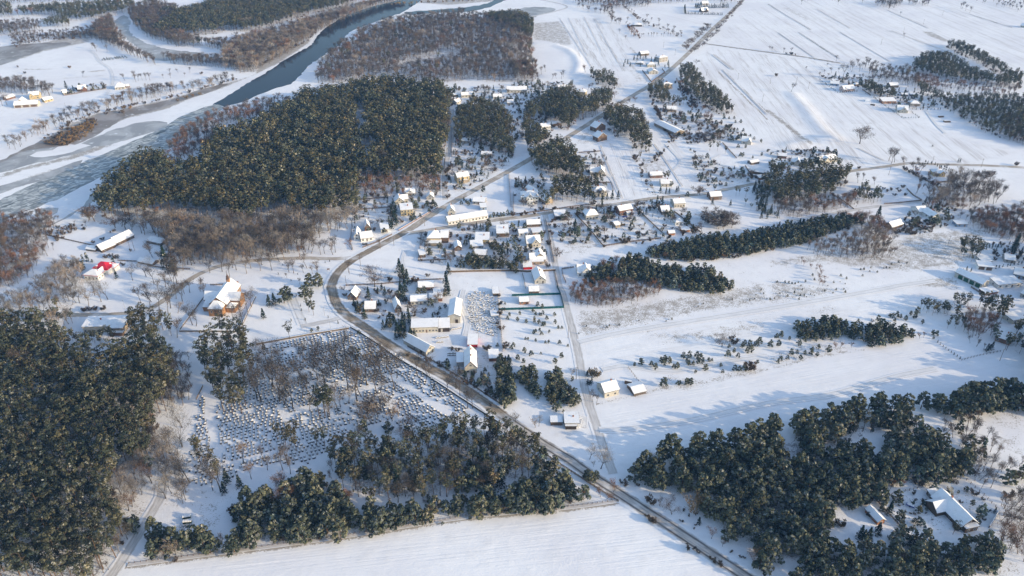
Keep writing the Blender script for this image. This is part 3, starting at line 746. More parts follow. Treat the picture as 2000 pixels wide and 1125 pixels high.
# ---- tile B1
H('yellow two-storey house with balconies right of the snowy lane', 'B1 1572,306 1664,292', 10, 6, 'gx', 'yellow', rise=2.6, fl=2, win=3, ends=2, ch=((.1, 0),), wings=[(0, -5.2, 8, 1.4, 3.0, 'flat', dict(wall='tan'))])
H('snowy grey roofs of the cabin beside pines right of the lane', 'B1 1755,98 1832,102', 8, 2.6, 'gx', 'grey', rise=2, win=2)
H('cream dormered cottage at the back of the lane-side gardens', 'B1 1164,403 1240,402', 8, 3, 'gx', 'cream', rise=3, win=3, wings=[(0, -2.5, 4, 3, 4.0, 'gy', dict(rise=1.4, win=((0, 3.6),)))])
H('white cottage with double snowy gables behind the yellow block', 'B1 1082,470 1156,464', 9, 2.8, 'gy', 'cream', rise=3.6, win=2, wings=[(5, 4, 6, 9, 2.8, 'gx', dict(rise=2.6))])
H('plain two-storey yellow block house beside the dark conifer row', 'B1 1131,560 1226,552', 10, 5.6, 'shed', 'ochre', rise=1.5, fl=2, win=4, ends=2, doorcol='dark')
H('small garden cottage with steep roof left of the lane', 'B1 1330,432 1386,430', 7, 2.4, 'gy', 'grey', rise=3.2, win=1)
H('snow-roofed bungalow right of the road and the lane end', 'B1 1690,466 1782,472', 9, 2.8, 'gx', 'grey', rise=2.2, win=3)
H('pale blue corrugated shed behind the long white hall', 'B1 1750,515 1798,512', 7, 2.8, 'shed', 'blue', 'shed', rise=.8, win=1, door=0)
H('steep little chapel-like house at the left end of the long hall', 'B1 1496,552 1550,548', 9, 3, 'gy', 'cream', rise=4, win=1, ch=((.1, .2),))
H('long white hall with grey right half at the road fork', 'B1 1500,630 1806,580', 10, 3.2, 'gx', 'white', 'hall', rise=2.6, win=12, ends=2, doorcol='grey', ch=((-.4, .1),))
H('tall narrow brick annex with steep white roof by the fork', 'B1 852,678 890,674', 8, 4, 'gy', 'brown', rise=3.4, win=1)
H('dark-gabled house left of the low white bungalow by the fork', 'B1 765,746 808,744', 12, 3, 'gy', 'white', rise=3.4, win=1)
H('low white bungalow with parked dark car by the road fork', 'B1 820,760 913,748', 11, 3, 'gx', 'white', rise=3, win=3, ch=((0, .1),))
H('square white garage beside the road left of the conifer row', 'B1 975,690 1037,684', 9, 3, 'shed', 'white', 'garage', rise=1.4, win=2)
H('large yellow villa with pyramid roof, porch and right wing', 'B1 1335,776 1440,776', 12, 5, 'hip', 'yellow', rise=4.0, fl=1, win=4, ends=2,
  wings=[(8.2, 3, 6.4, 14, 4.6, 'gx', dict(rise=2.8, wall='brown')), (0, -8, 12, 4.2, 2.7, 'shed', dict(rise=.7, wall='tan', win=((-3.5, 1.3), (3.5, 1.3)), ww=2.2))], ch=((.1, .1),))
H('square yellow cottage with flat snowy roof near the wooden pergola', 'B1 1710,776 1816,776', 11, 3.6, 'shed', 'ochre', rise=1.2, win=3)
H('house with broad single-pitch snow roof and brown porch', 'B1 1877,722 1968,720', 12, 3.2, 'shed', 'brown', rise=1.8, win=3)
H('small shed at the corner of the villa garden', 'B1 1278,886 1322,880', 8, 2.6, 'shed', 'brown', 'shed', rise=.6, win=1, door=0)
H('open brown carport with snowy gable roof right of the villa', 'B1 1550,830 1602,826', 9, 2.8, 'gy', 'brown', 'carport', rise=2, win=1)
H('upper of two snowy roofs between villa and evergreen block', 'B1 1676,818 1770,812', 8, 2.4, 'shed', 'grey', 'shed', rise=1.2, win=2, door=0)
H('lower of two snowy roofs between villa and evergreen block', 'B1 1700,874 1788,880', 9, 2, 'gx', 'grey', 'shed', rise=2, win=2, door=0)
H('brown-walled barn with snowy roof left of the stone yard', 'C1 1268,26 1386,20', 9, 3, 'gx', 'redbrown', 'barn', rise=2, win=3)
# ---- tile B2
H('white mansion with central gable, dormers and hipped roof', 'B2 70,458 206,456', 12, 5.6, 'hip', 'white', 'mansion', name='mansion', rise=3.6, fl=2, win=5, ends=2, ch=((-.2, .1), (.22, .1)),
  wings=[(0, -6.4, 6, 3, 6.2, 'gy', dict(rise=2.8, win=((-1.4, 4.6), (1.4, 4.6), (0, 7)))), (0, -8.3, 5.5, 2.2, 2.8, 'flat', dict(win=((-1.5, 1.4), (1.5, 1.4)))), (-6, -3.5, 2.4, 3, 6.6, 'gy', dict(rise=1.2, z0=5.6, win=((0, 6.6),), wh=.9)), (6, -3.5, 2.4, 3, 6.6, 'gy', dict(rise=1.2, z0=5.6, win=((0, 6.6),), wh=.9))])
H('long snowy roof running back beside the mansion under pines', 'B2 262,470 318,455', 34, 3.4, 'gy', 'tan', 'barn', rise=2.6, win=1)
H('cream L-shaped house with gabled right end beside the open field', 'B2 610,242 722,244', 10, 3.4, 'gx', 'cream', rise=3.2, win=4, wings=[(3.4, -2, 6.5, 9, 3.6, 'gy', dict(rise=4.2, win=((-1.4, 1.5), (1.4, 1.5), (0, 4.6))))], ch=((.0, .1),))
H('cream hip-roofed house behind four spruces by the village road', 'B2 632,410 736,402', 10, 4.4, 'hip', 'cream', rise=3, fl=1, win=4, ends=2, wings=[(2, -4, 5, 4, 4.4, 'gy', dict(rise=2.6, win=((0, 3),)))], ch=((.0, .1),))
H('long low brick-red house at the field corner', 'B2 1078,264 1172,260', 8, 2.8, 'gx', 'redbrown', rise=2, win=4)
H('white-roofed house hidden behind the garden evergreens', 'B2 1160,330 1245,330', 9, 3, 'gx', 'cream', rise=2.4, win=3)
H('open-fronted dark garage below the road beside the lane corner', 'B2 336,582 426,578', 9, 2.6, 'shed', 'dark', 'garage', rise=1.4, win=0, gar=2, ends=0)
H('dark timber barn with wide snow roof left of the lane', 'B2 118,645 222,640', 9, 2.4, 'gx', 'timber', 'barn', rise=2.2, win=2)
H('low white-walled garage above the gabled cream house', 'B2 55,717 126,712', 8, 2.6, 'gx', 'white', 'garage', rise=1.6, win=2)
H('green-edged snowy garage next to the lane fence', 'B2 163,708 242,702', 8, 2.2, 'flat', 'grey', 'garage', win=2)
H('cream gabled house with round-topped porch by the lane', 'B2 116,798 222,790', 10, 3, 'gx', 'cream', rise=4.2, win=3, wings=[(1.4, -3, 6.5, 7, 3, 'gy', dict(rise=3.8, win=((-1.2, 1.5), (1.2, 1.5), (0, 4.3))))])
H('tan-walled house with layered roofs and front porch by the lane', 'B2 140,928 262,922', 9, 3, 'gx', 'tan', rise=3.4, win=4, wings=[(2, 2, 6, 9, 4.6, 'gy', dict(rise=2.6)), (-.5, -5.6, 9, 2.6, 2.5, 'shed', dict(rise=.6, win=((-2.4, 1.2), (2.4, 1.2)), ww=1.6))], ch=((.1, .1),))
H('white-roofed shed with bright red wall by the lane fence', 'B2 90,977 156,974', 7, 2.2, 'shed', 'red', 'shed', rise=1.2, win=0, door=0, ends=0)
H('gable-fronted grey-cream house at the lane below the red shed', 'B2 177,1088 262,1082', 14, 3, 'gy', 'block', rise=3.6, win=2, gar=0, doorcol='dark')
H('cream pyramid-roofed house glowing in the sun beside the spruce', 'B2 576,592 672,582', 10, 4, 'hip', 'cream', rise=3.6, fl=1, win=4, ends=2, ch=((.05, .1),))
H('red-brown brick house with white roof south of the village road', 'B2 838,556 938,538', 10, 4.6, 'gx', 'redbrown', rise=2.4, fl=1, win=4, ends=2, ch=((-.2, 0),), wings=[(1.6, -5.8, 4, 2.4, 2.6, 'shed', dict(rise=.5, wall='blue'))])
H('cream bungalow upper right of the garden plots', 'B2 1262,494 1347,488', 10, 4, 'gx', 'cream', rise=2.2, fl=1, win=4, ends=2)
H('bungalow with blinding white roof left of the cream bungalow', 'B2 1166,548 1232,544', 11, 3, 'gx', 'timber', rise=2.8, win=3)
H('lone bungalow with white roof between garden trees on the right', 'B2 1546,436 1632,430', 9, 3.6, 'gx', 'brown', rise=2.6, win=3)
H('small tan tool house with a boat-like tarp beside it', 'B2 806,652 842,644', 8, 2.4, 'gx', 'tan', 'shed', rise=1.4, win=1)
H('pale garden summerhouse in the right garden plot', 'B2 1272,634 1328,628', 7, 2.8, 'hip', 'white', 'summerhouse', rise=1.4, win=2)
H('tiny bright orange hut at the bottom of the gardens', 'B2 1222,712 1268,708', 5, 2.2, 'gx', 'orange', 'hut', rise=1.2, win=0, door=0, ends=0)
H('orange plank shed beside the tiny orange hut', 'B2 1330,690 1385,680', 5, 1.8, 'shed', 'orange', 'shed', rise=.5, win=0, door=0, ends=0)
H('new cream villa with half-hipped roof alone east of the lane', 'B2 512,1032 612,1028', 10, 3.4, 'gx', 'white', rise=4, win=3, ends=2, ch=((.0, .1),), wings=[(1.5, -2, 6.5, 8, 4.4, 'gy', dict(rise=3.4, win=((-1.4, 1.5), (1.4, 1.5), (0, 4.6)))), (7.4, -2, 4, 6, 2.7, 'flat', dict(wall='timber'))])
H('snowy barn beside the dark pergola near the right village edge', 'B2 1862,160 1925,150', 6, 2.2, 'gx', 'timber', 'barn', rise=1.2, win=2)
H('steep blue-shaded house at the upper garden right of the pines', 'A2 1785,1120 1862,1128', 9, 3, 'gx', 'cream', rise=4, win=2, wings=[(2.6, -2.4, 4, 6, 3, 'gy', dict(rise=3))])
H('snowed-in pergola house with dark slats beside the hedge', 'B2 1850,225 1960,240', 9, 2.4, 'gx', 'timber', 'pergola', name='pergola', rise=1.6, win=3)
H('low red-brick wall house at the bend behind the dark forest', 'B2 1925,278 1995,270', 5, 2.2, 'shed', 'redbrown', 'shed', rise=.6, win=2)
# ---- tile B3
H('house with wide snow roof at the left end of the forest row', 'B3 20,178 138,196', 10, 3, 'gx', 'pink', rise=2.6, win=4)
H('cream house with twin gables above the dark pine wood', 'B3 178,158 300,172', 10, 3.2, 'gx', 'cream', rise=3.6, win=4, wings=[(-1.5, -2.5, 6, 8, 3.2, 'gy', dict(rise=3.4, win=((0, 4.4),))), (4.4, -2, 4.6, 7, 3.2, 'gy', dict(rise=3))])
H('house with jagged snowy roofs at the right of the forest row', 'B3 400,152 536,134', 10, 3, 'gx', 'cream', rise=3, win=4, wings=[(-2, -2, 5, 8, 3, 'gy', dict(rise=3))])
H('brick-red outbuilding behind the snowy roofs of the forest row', 'B3 74,106 142,112', 6, 2.4, 'shed', 'redbrown', 'outbuilding', rise=.8, win=2)
H('small orange-brown cottage inside the pine wood', 'B3 36,366 102,374', 9, 3, 'gx', 'tan', rise=2.4, win=2)
H('blue roofed shed between scrub and dark pine wood', 'B3 754,352 822,360', 7, 2.4, 'gx', 'blue', 'shed', rise=2, win=1, rc='blue')
H('bright yellow house with hipped roof among roadside bare trees', 'B3 1288,250 1376,252', 10, 3.2, 'hip', 'yellow', rise=2.8, win=4, ends=2, wings=[(2.6, -4, 5, 3, 3.2, 'gy', dict(rise=2.2, win=((0, 2),)))])
H('white house with brightly lit gable on the right hillside', 'B3 1270,592 1342,584', 13, 2.8, 'gy', 'white', rise=3, win=2, wings=[(-3, 11, 9, 11, 2.6, 'gx', dict(rise=2.6))])
H('dark plank barn sloping towards the brambles on the right', 'B3 900,640 962,668', 14, 2.6, 'gy', 'brown', 'barn', rise=2.8, win=1)
H('low turquoise-walled shed at the right end of the bare trees', 'B3 1466,642 1552,642', 7, 2.4, 'flat', 'blue', 'shed', win=2)
H('flat snow-roofed hut above the double garage on the right', 'B3 1660,928 1742,928', 8, 2.2, 'flat', 'block', 'hut', win=1)
H('double garage with brown doors in the right edge farmyard', 'B3 1632,974 1748,986', 8, 2.8, 'shed', 'white', 'garage', rise=.6, gar=2, garcol='brown', win=2, ends=0)
H('small house with blue-shaded gable roof behind the thuja row', 'B3 1838,918 1918,928', 8, 2.6, 'gx', 'grey', rise=2.6, win=2)
H('long machinery hall with dark green doors at the right edge farmyard', 'B3 1658,1128 1712,1106', 21, 4, 'gy', 'block', 'barn', rise=2.2, win=0, door=0, ends=0)
H('farmhouse with dark green front at the right picture edge', 'B3 1905,1036 2000,1058', 11, 3, 'gx', 'green' if 0 else 'blue', rise=3, win=3)
H('long low pale barn at the bottom of the right edge farmyard', 'B3 1782,1124 1968,1108', 9, 3, 'shed', 'white', 'barn', rise=1, win=4)
H('dark timber cottage at the right edge behind reddish bare trees', 'B3 1940,640 2010,650', 9, 3, 'gx', 'redbrown', rise=2.4, win=2)
# ---- tile C0, C1
H('presbytery with wide snowy roof, brick chimney and cream walls', 'C0 655,352 885,345', 11, 4.6, 'shed', 'cream', 'presbytery', name='presbytery', rise=.9, win=7, ends=2, ch=((.0, .15),))
H('right wing of the presbytery with wooden gallery and deck', 'C0 868,362 968,360', 14, 4.6, 'shed', 'tan', 'annex', rise=.8, win=5, door=0, ends=3, wings=[(0, -8, 9, 2.4, 2.4, 'flat', dict(wall='brown'))])
H('dark timber cabin with white roof at the road curve', 'C1 715,92 782,98', 9, 2.8, 'gy', 'brown', 'cabin', rise=3.6, win=2)
H('grey-roofed cottage behind the roadside spruces', 'C1 850,192 932,190', 10, 2.8, 'gx', 'brown', rise=3, win=2)
H('narrow steep-roofed timber cabin beside the tall pines', 'C1 1085,196 1136,188', 10, 3, 'gy', 'timber', 'cabin', rise=4, win=1)
H('low cream workshop with narrow annex left of the stone yard', 'C1 1208,136 1332,130', 9, 3, 'gx', 'cream', 'workshop', rise=1.8, win=4, wings=[(10.4, 1, 6, 7, 2.8, 'shed', dict(rise=.5))])
H('rusty brown shed right of the low cream workshop', 'C1 1388,108 1452,106', 6, 2.6, 'shed', 'redbrown', 'shed', rise=.4, win=0, door=0, ends=0)
H('little hut with snow cap above the low cream workshop', 'C1 1388,66 1440,62', 6, 2.4, 'flat', 'brown', 'hut', win=1)
H('tall metal-walled storage hall with grey door at the stone yard', 'C1 1500,276 1594,276', 21, 5.6, 'gy', 'block', 'storage hall', rise=1.8, win=0, door=0, gar=0, ends=0)
H('long cream stonecutter workshop with large windows', 'C1 1214,354 1420,346', 9, 4.2, 'shed', 'cream', 'workshop', rise=.8, win=8, ends=2)
H('open-sided shelter attached right of the stonecutter workshop', 'C1 1424,346 1510,342', 9, 3.2, 'shed', 'dark', 'shelter', rise=1.6, win=0, door=0, ends=0)
H('cream shop house with snowy roof beside the main road', 'C1 1326,534 1392,494', 21, 3.2, 'gy', 'cream', 'shop', rise=3.2, win=2, doorcol='brown')
H('shed with blazing red wall in the stonecutter yard', 'C1 1652,467 1726,466', 10, 2.4, 'shed', 'red', 'shed', rise=.8, win=0, door=0, ends=0)
H('tall cream gable-fronted house with two brick chimneys', 'C1 1628,668 1722,664', 17, 4.4, 'gy', 'cream', rise=4.4, win=2, fl=1, rc='rust', ch=((.05, -.15), (.08, .25)), wings=[(-6.5, 3, 4, 9, 3.4, 'shed', dict(rise=.6, wall='grey'))])
H('red-walled shed with thick snow roof by the tall evergreen', 'C1 1818,575 1892,572', 8, 2.4, 'shed', 'redbrown', 'shed', rise=.8, win=0, door=0, ends=0)
H('small snowy shed at the top right of the stone yard', 'C1 1848,66 1892,64', 8, 2.2, 'shed', 'plank', 'shed', rise=.4, win=0, door=0, ends=0)
H('low blue-edged hut by the stone yard fence', 'C1 1835,236 1890,232', 6, 1.8, 'flat', 'blue', 'hut', win=0, door=0, ends=0)
# ---- tile C2, C3, D3
H('white-roofed cabin in the upper teal-fenced plot', 'C2 135,52 210,50', 8, 2.6, 'gx', 'brown', 'cabin', rise=1.8, win=2)
H('small orange log cabin in the lower teal-fenced plot', 'C2 60,132 130,129', 7, 2.4, 'gx', 'orange', 'cabin', rise=1.6, win=2)
H('lone cream house with red chimney at the snowy field corner', 'C2 720,860 830,832', 10, 4, 'gx', 'cream', rise=3, win=2, ends=2, door=0, ch=((.22, .05),))
H('tumbledown grey shed beside the lone cream house', 'C2 950,846 1042,824', 9, 2, 'gx', 'plank', 'shed', rise=1.4, win=0, door=0, ends=0)
H('modern flat-roofed cube house with dark terrace by the lane', 'C2 412,1092 520,1092', 9, 3.4, 'flat', 'white', rise=0, win=2, doorcol='dark', wings=[(-8.4, 0, 6.4, 5, 2.4, 'flat', dict(wall='timber')), (-.6, -5.1, 6, 1.6, 2.5, 'flat', dict(wall='dark'))], rc='dark')
H('brown flat-roofed house behind pines at the right edge', 'C3 1765,412 1880,450', 14, 3, 'shed', 'redbrown', rise=.8, win=3)
H('yellowish long building at the right edge above the pines', 'C3 1900,285 2020,262', 8, 3, 'shed', 'cream', 'outbuilding', rise=.6, win=3)
H('greenish hut corner at the right edge behind scrub', 'C3 1960,70 2010,90', 8, 3, 'gx', 'grey', 'hut', rise=2, win=1)
H('low shed on the snowy slope below the machinery hall', 'C3 1690,60 1790,44', 6, 1.6, 'shed', 'redbrown', 'shed', rise=.6, win=0, door=0, ends=0)
H('small red log cabin with snowy roof in the pine clearing', 'D3 848,728 905,712', 8.5, 2.2, 'gy', 'orange', 'cabin', rise=1.4, win=1, door=0)
H('little dark garden shed behind the big timber house', 'D3 1272,532 1332,522', 4, 2.2, 'shed', 'timber', 'shed', rise=.5, win=1, door=0)
H('large timber house with long snowy roof in the pine clearing', 'D3 1494,768 1612,740', 19, 3.2, 'gy', 'timber', name='house', rise=3.7, win=3, ends=4, rc='dark', o=.9, ch=((.06, .2),), doorcol='dark',
  wings=[(-5.6, 4.2, 7.5, 7.5, 3.0, 'gx', dict(rise=2.9, rc='dark', o=.6)), (0, -10.4, 7, 2.4, 2.8, 'shed', dict(rise=.4, rc='dark', win=((-1.8, 1.4), (1.8, 1.4))))])
# ---- big doors on the halls
for lbl, doors in (('tall metal-walled storage hall with grey door at the stone yard', [(1.6, -10.5, 0, 'dark', 1.9, 3.0)]), ('long machinery hall with dark green doors at the right edge farmyard', [(-1, y, -PI / 2, 'green', 3.4, 3.2) for y in (-7.5, -3, 1.5, 6)]),
                   ('open-sided shelter attached right of the stonecutter workshop', [(-1.6, -4.5, 0, 'block', 1.2, 2.6)])):
    for o in list(COL.objects):
        if o.get('label') == lbl:
            wd = [c for c in o.children if c.name.startswith('wall')][0].dimensions
            for x, y, rz, c, w, h in doors:
                xx = -(max(v.co.x for v in [c2 for c2 in o.children if c2.name.startswith('wall')][0].data.vertices)) if rz else x
                MB().box(-w / 2, w / 2, -.08, .02, .1, h).build('door', 'w_' + c if c != 'green' else 'green', o, (xx, y, 0), rz)
# ---------------------------------------------------------------- the wooden church
fa, fb = G(*q('C0', 1628, 212)), G(*q('C0', 1770, 222))
cx, cy = (fa[0] + fb[0]) / 2, (fa[1] + fb[1]) / 2
CH = empty('church', (cx, cy + 15, 0), R(-3), 'orange-brown wooden church with cross-shaped snowy roof and ridge turret', 'church')
SOLID.append((cx, cy + 14, 19))
block(CH, 0, 3, 12, 26, 6.2, 'gy', 'church', 'brown', rise=5.2, o=.6)
block(CH, 0, 1, 25, 9, 5.5, 'gx', 'church', 'brown', rise=4.0, o=.5)
block(CH, 0, -12.5, 9.5, 7, 5.6, 'hip', 'church', 'brown', rise=4.6, o=.5)
block(CH, 8.6, -7.6, 6, 6.5, 3.6, 'hip', 'church', 'brown', rise=2.4, o=.4)
block(CH, -8.4, -7.2, 5.5, 6, 3.4, 'shed', 'church', 'brown', rise=1.6, o=.4)
block(CH, 0, 17, 7, 4, 4.2, 'gy', 'church', 'brown', rise=3.0, o=.4)
for x in (-6.1, 6.1):
    for y in (-3.5, 6, 9.5, 13): window(CH, x, 3 + y - 3, 4.0, PI / 2 if x > 0 else -PI / 2, .9, 2.0)
for x in (-12.5, 12.5): window(CH, x, 1, 4.4, PI / 2 if x > 0 else -PI / 2, 1.1, 1.8)
for x in (-10, 10): window(CH, x, -3.5, 3.2, 0, .9, 1.6)
for x in (-2.6, 2.6): window(CH, x, -16, 3.6, 0, .9, 1.8)
t = MB()
t.box(-1.0, 1.0, 11.0, 13.0, 10.3, 13.6)
t = t.build('turret', 'w_church', CH)
sp = MB()
for r0, r1, z0, z1 in ((1.5, .8, 13.6, 14.5), (.8, 1.15, 14.5, 15.2), (1.15, .35, 15.2, 16.6), (.35, .2, 16.6, 18.0)): sp.cyl((0, 12, z0), (0, 12, z1), r0, r1, 8)
sp.build('turret_roof', 'r_brown', t)
MB().box(-.08, .08, 11.94, 12.06, 17.9, 19.9).build('cross', 'r_dark', t)
MB().box(-.6, -.081, 11.94, 12.06, 19.0, 19.16).box(.081, .6, 11.94, 12.06, 19.0, 19.16).build('cross_arm', 'r_dark', t)
d = MB().box(-.9, .9, -16.09, -15.95, .1, 2.8).build('door', 'w_timber', CH)
# ---------------------------------------------------------------- plants
import zlib
def quads(C, N, size, rng, aspect=0.6, jit=0.9):
    """one small leaf face round each centre C, roughly facing N."""
    n = len(C)
    nv = N + rng.normal(0, jit, (n, 3)); nv /= np.linalg.norm(nv, axis=1)[:, None] + 1e-9
    a = np.cross(nv, rng.normal(0, 1, (n, 3))); a /= np.linalg.norm(a, axis=1)[:, None] + 1e-9
    b = np.cross(nv, a)
    s = (size * rng.uniform(.6, 1.3, n))[:, None]
    a, b = a * s, b * s * aspect
    V = np.stack([C - a - b * .5, C + a * .2 - b, C + a + b * .4, C - a * .1 + b], 1).reshape(-1, 3)
    return V, np.arange(4 * n).reshape(n, 4)
def tubes(segs, k=4):
    """tapered tubes (p0, p1, r0, r1) -> quads"""
    V, F = [], []
    n = 0
    ang = np.arange(k) * 2 * PI / k
    for p0, p1, r0, r1 in segs:
        d = p1 - p0; d = d / (np.linalg.norm(d) + 1e-9)
        u = np.cross(d, [0.31, 0.77, 0.12] if abs(d[1]) < .9 else [1, 0, 0]); u /= np.linalg.norm(u)
        w = np.cross(d, u)
        ring = np.outer(np.cos(ang), u) + np.outer(np.sin(ang), w)
        V += [p0 + ring * r0, p1 + ring * r1]
        for i in range(k):
            j = (i + 1) % k
            F.append((n + i, n + j, n + k + j, n + k + i))
        n += 2 * k
    return np.concatenate(V), np.array(F)
NEEDLE = np.array([0.032, 0.043, 0.035]); NEEDLE2 = np.array([0.092, 0.095, 0.064]); FROST = np.array([0.19, 0.195, 0.18])
def clumpy(rng, cen, rad, nper, size, cols, frost=0.1, up=0.15, flat=0.8):
    Vs, Fs, Ts = [], [], []
    n = 0
    for c, r in zip(cen, rad):
        k = max(6, int(nper * (r / np.mean(rad)) ** 2))
        d = rng.normal(0, 1, (k, 3)); d /= np.linalg.norm(d, axis=1)[:, None]
        d[:, 2] = np.abs(d[:, 2]) * .85 - .15
        p = c + d * r * rng.uniform(.55, 1.05, k)[:, None] * np.array([1, 1, flat])
        V, F = quads(p, d + [0, 0, up], size, rng, .65, .42)
        col = cols[0] + (cols[1] - cols[0]) * rng.uniform(0, 1)
        tt = col * rng.uniform(.75, 1.25, (k, 1))
        fr = rng.uniform(0, 1, k) < frost * np.clip(d[:, 2] + .5, 0, 1.5)
        tt[fr] = FROST * rng.uniform(.7, 1.2, (fr.sum(), 1))
        Vs.append(V); Fs.append(F + n); Ts.append(np.repeat(tt, 4, 0)); n += len(V)
    return np.concatenate(Vs), np.concatenate(Fs), np.concatenate(Ts)
def pine(rng, H, lod, frost, dense=1.0, yel=0.5):
    lean = rng.normal(0, .025, 2) * H
    top = np.array([lean[0], lean[1], H * .93])
    mid = top * .5 + np.r_[rng.normal(0, .1, 2), 0]
    r0 = .011 * H + .03
    segs = [(np.zeros(3), mid, r0, r0 * .75), (mid, top, r0 * .75, .04)]
    cr = H * rng.uniform(.14, .195); cb = rng.uniform(.40, .58)
    n = int(15 * dense)
    cen, rad = [], []
    for i in range(n):
        t = (i + .5) / n
        z = H * (cb + (.97 - cb) * t)
        rr = cr * (1.15 * math.sin(PI * min(1, .22 + .78 * (1 - t) ** .8)) + .05)
        a = i * 2.4 + rng.uniform(-.5, .5)
        c = np.array([math.cos(a) * rr * rng.uniform(.5, 1.0), math.sin(a) * rr * rng.uniform(.5, 1.0), z]) + np.r_[lean * (z / H), 0]
        cen.append(c); rad.append(cr * rng.uniform(.42, .68))
        if not lod and i % 2 == 0:
            s = np.r_[lean * (z / H), z - .6]
            segs.append((s, c, .05, .02))
    c2 = [NEEDLE, NEEDLE2 * (1 - yel) + np.array([.100, .095, .062]) * yel]
    V, F, T = clumpy(rng, cen, rad, 11 if lod else 30, (.62 if lod else .36) * H / 16 + (.1 if lod else .05), c2, frost)
    tv, tf = tubes(segs[:2] if lod else segs, 3 if lod else 5)
    return dict(H=H, tv=tv, tf=tf, cv=V, cf=F, ct=T, bark=0)
def youngpine(rng, H, lod, frost, wide=.38):
    segs = [(np.zeros(3), np.array([0, 0, H * .8]), .02 * H + .02, .03)]
    n = 20
    cen, rad = [], []
    for i in range(n):
        t = (i + .3) / n
        z = H * (.16 + .76 * t)
        rr = H * wide * math.sqrt(max(0, 1 - t ** 1.7)) * .8
        a = i * 2.4 + rng.uniform(-.6, .6)
        cen.append(np.array([math.cos(a) * rr * rng.uniform(.5, 1), math.sin(a) * rr * rng.uniform(.5, 1), z]))
        rad.append(H * wide * rng.uniform(.27, .42) * (1 - .45 * t))
    V, F, T = clumpy(rng, cen, rad, 9 if lod else 24, (.078 if lod else .05) * H + .03, [NEEDLE * 1.25, NEEDLE2 * 1.4], frost, .3, .9)
    tv, tf = tubes(segs, 3 if lod else 5)
    return dict(H=H, tv=tv, tf=tf, cv=V, cf=F, ct=T, bark=0)
def spruce(rng, H, lod, frost):
    segs = [(np.zeros(3), np.array([0, 0, H * .95]), .016 * H + .02, .02)]
    P_, N_, T_ = [], [], []
    k = 190 if lod else 520
    t = rng.uniform(0, 1, k) ** .8
    tier = (np.floor(t * 11) + .5 * rng.uniform(0, 1, k)) / 11
    a = rng.uniform(0, 2 * PI, k)
    rr = H * .255 * (1 - tier) ** .9 * rng.uniform(.35, 1.05, k) * (1 + .18 * np.sin(5 * a + tier * 9))
    z = H * (.06 + .92 * tier) - rr * .28
    C = np.c_[np.cos(a) * rr, np.sin(a) * rr, z]
    N = np.c_[np.cos(a) * .6, np.sin(a) * .6, np.full(k, .9)]
    V, F = quads(C, N, (.05 if lod else .034) * H + .08, rng, .55, .5)
    tt = np.array([.018, .033, .030]) * rng.uniform(.7, 1.4, (k, 1))
    fr = rng.uniform(0, 1, k) < frost
    tt[fr] = FROST * rng.uniform(.7, 1.2, (fr.sum(), 1))
    tv, tf = tubes(segs, 3 if lod else 5)
    return dict(H=H, tv=tv, tf=tf, cv=V, cf=F, ct=np.repeat(tt, 4, 0), bark=0)
def thuja(rng, H, lod, frost):
    k = 60 if lod else 130
    t = rng.uniform(0, 1, k)
    a = rng.uniform(0, 2 * PI, k)
    rr = H * .15 * np.sqrt(np.clip(1 - t ** 2.2, 0, 1)) * rng.uniform(.75, 1.05, k) + .03
    C = np.c_[np.cos(a) * rr, np.sin(a) * rr, H * (.03 + .95 * t)]
    V, F = quads(C, np.c_[np.cos(a), np.sin(a), np.full(k, .5)], .075 * H + .05, rng, .7, .5)
    tt = np.array([.022, .034, .026]) * rng.uniform(.7, 1.4, (k, 1))
    fr = rng.uniform(0, 1, k) < frost
    tt[fr] = FROST
    tv, tf = tubes([(np.zeros(3), np.array([0, 0, H * .5]), .07, .04)], 4)
    return dict(H=H, tv=tv, tf=tf, cv=V, cf=F, ct=np.repeat(tt, 4, 0), bark=0)
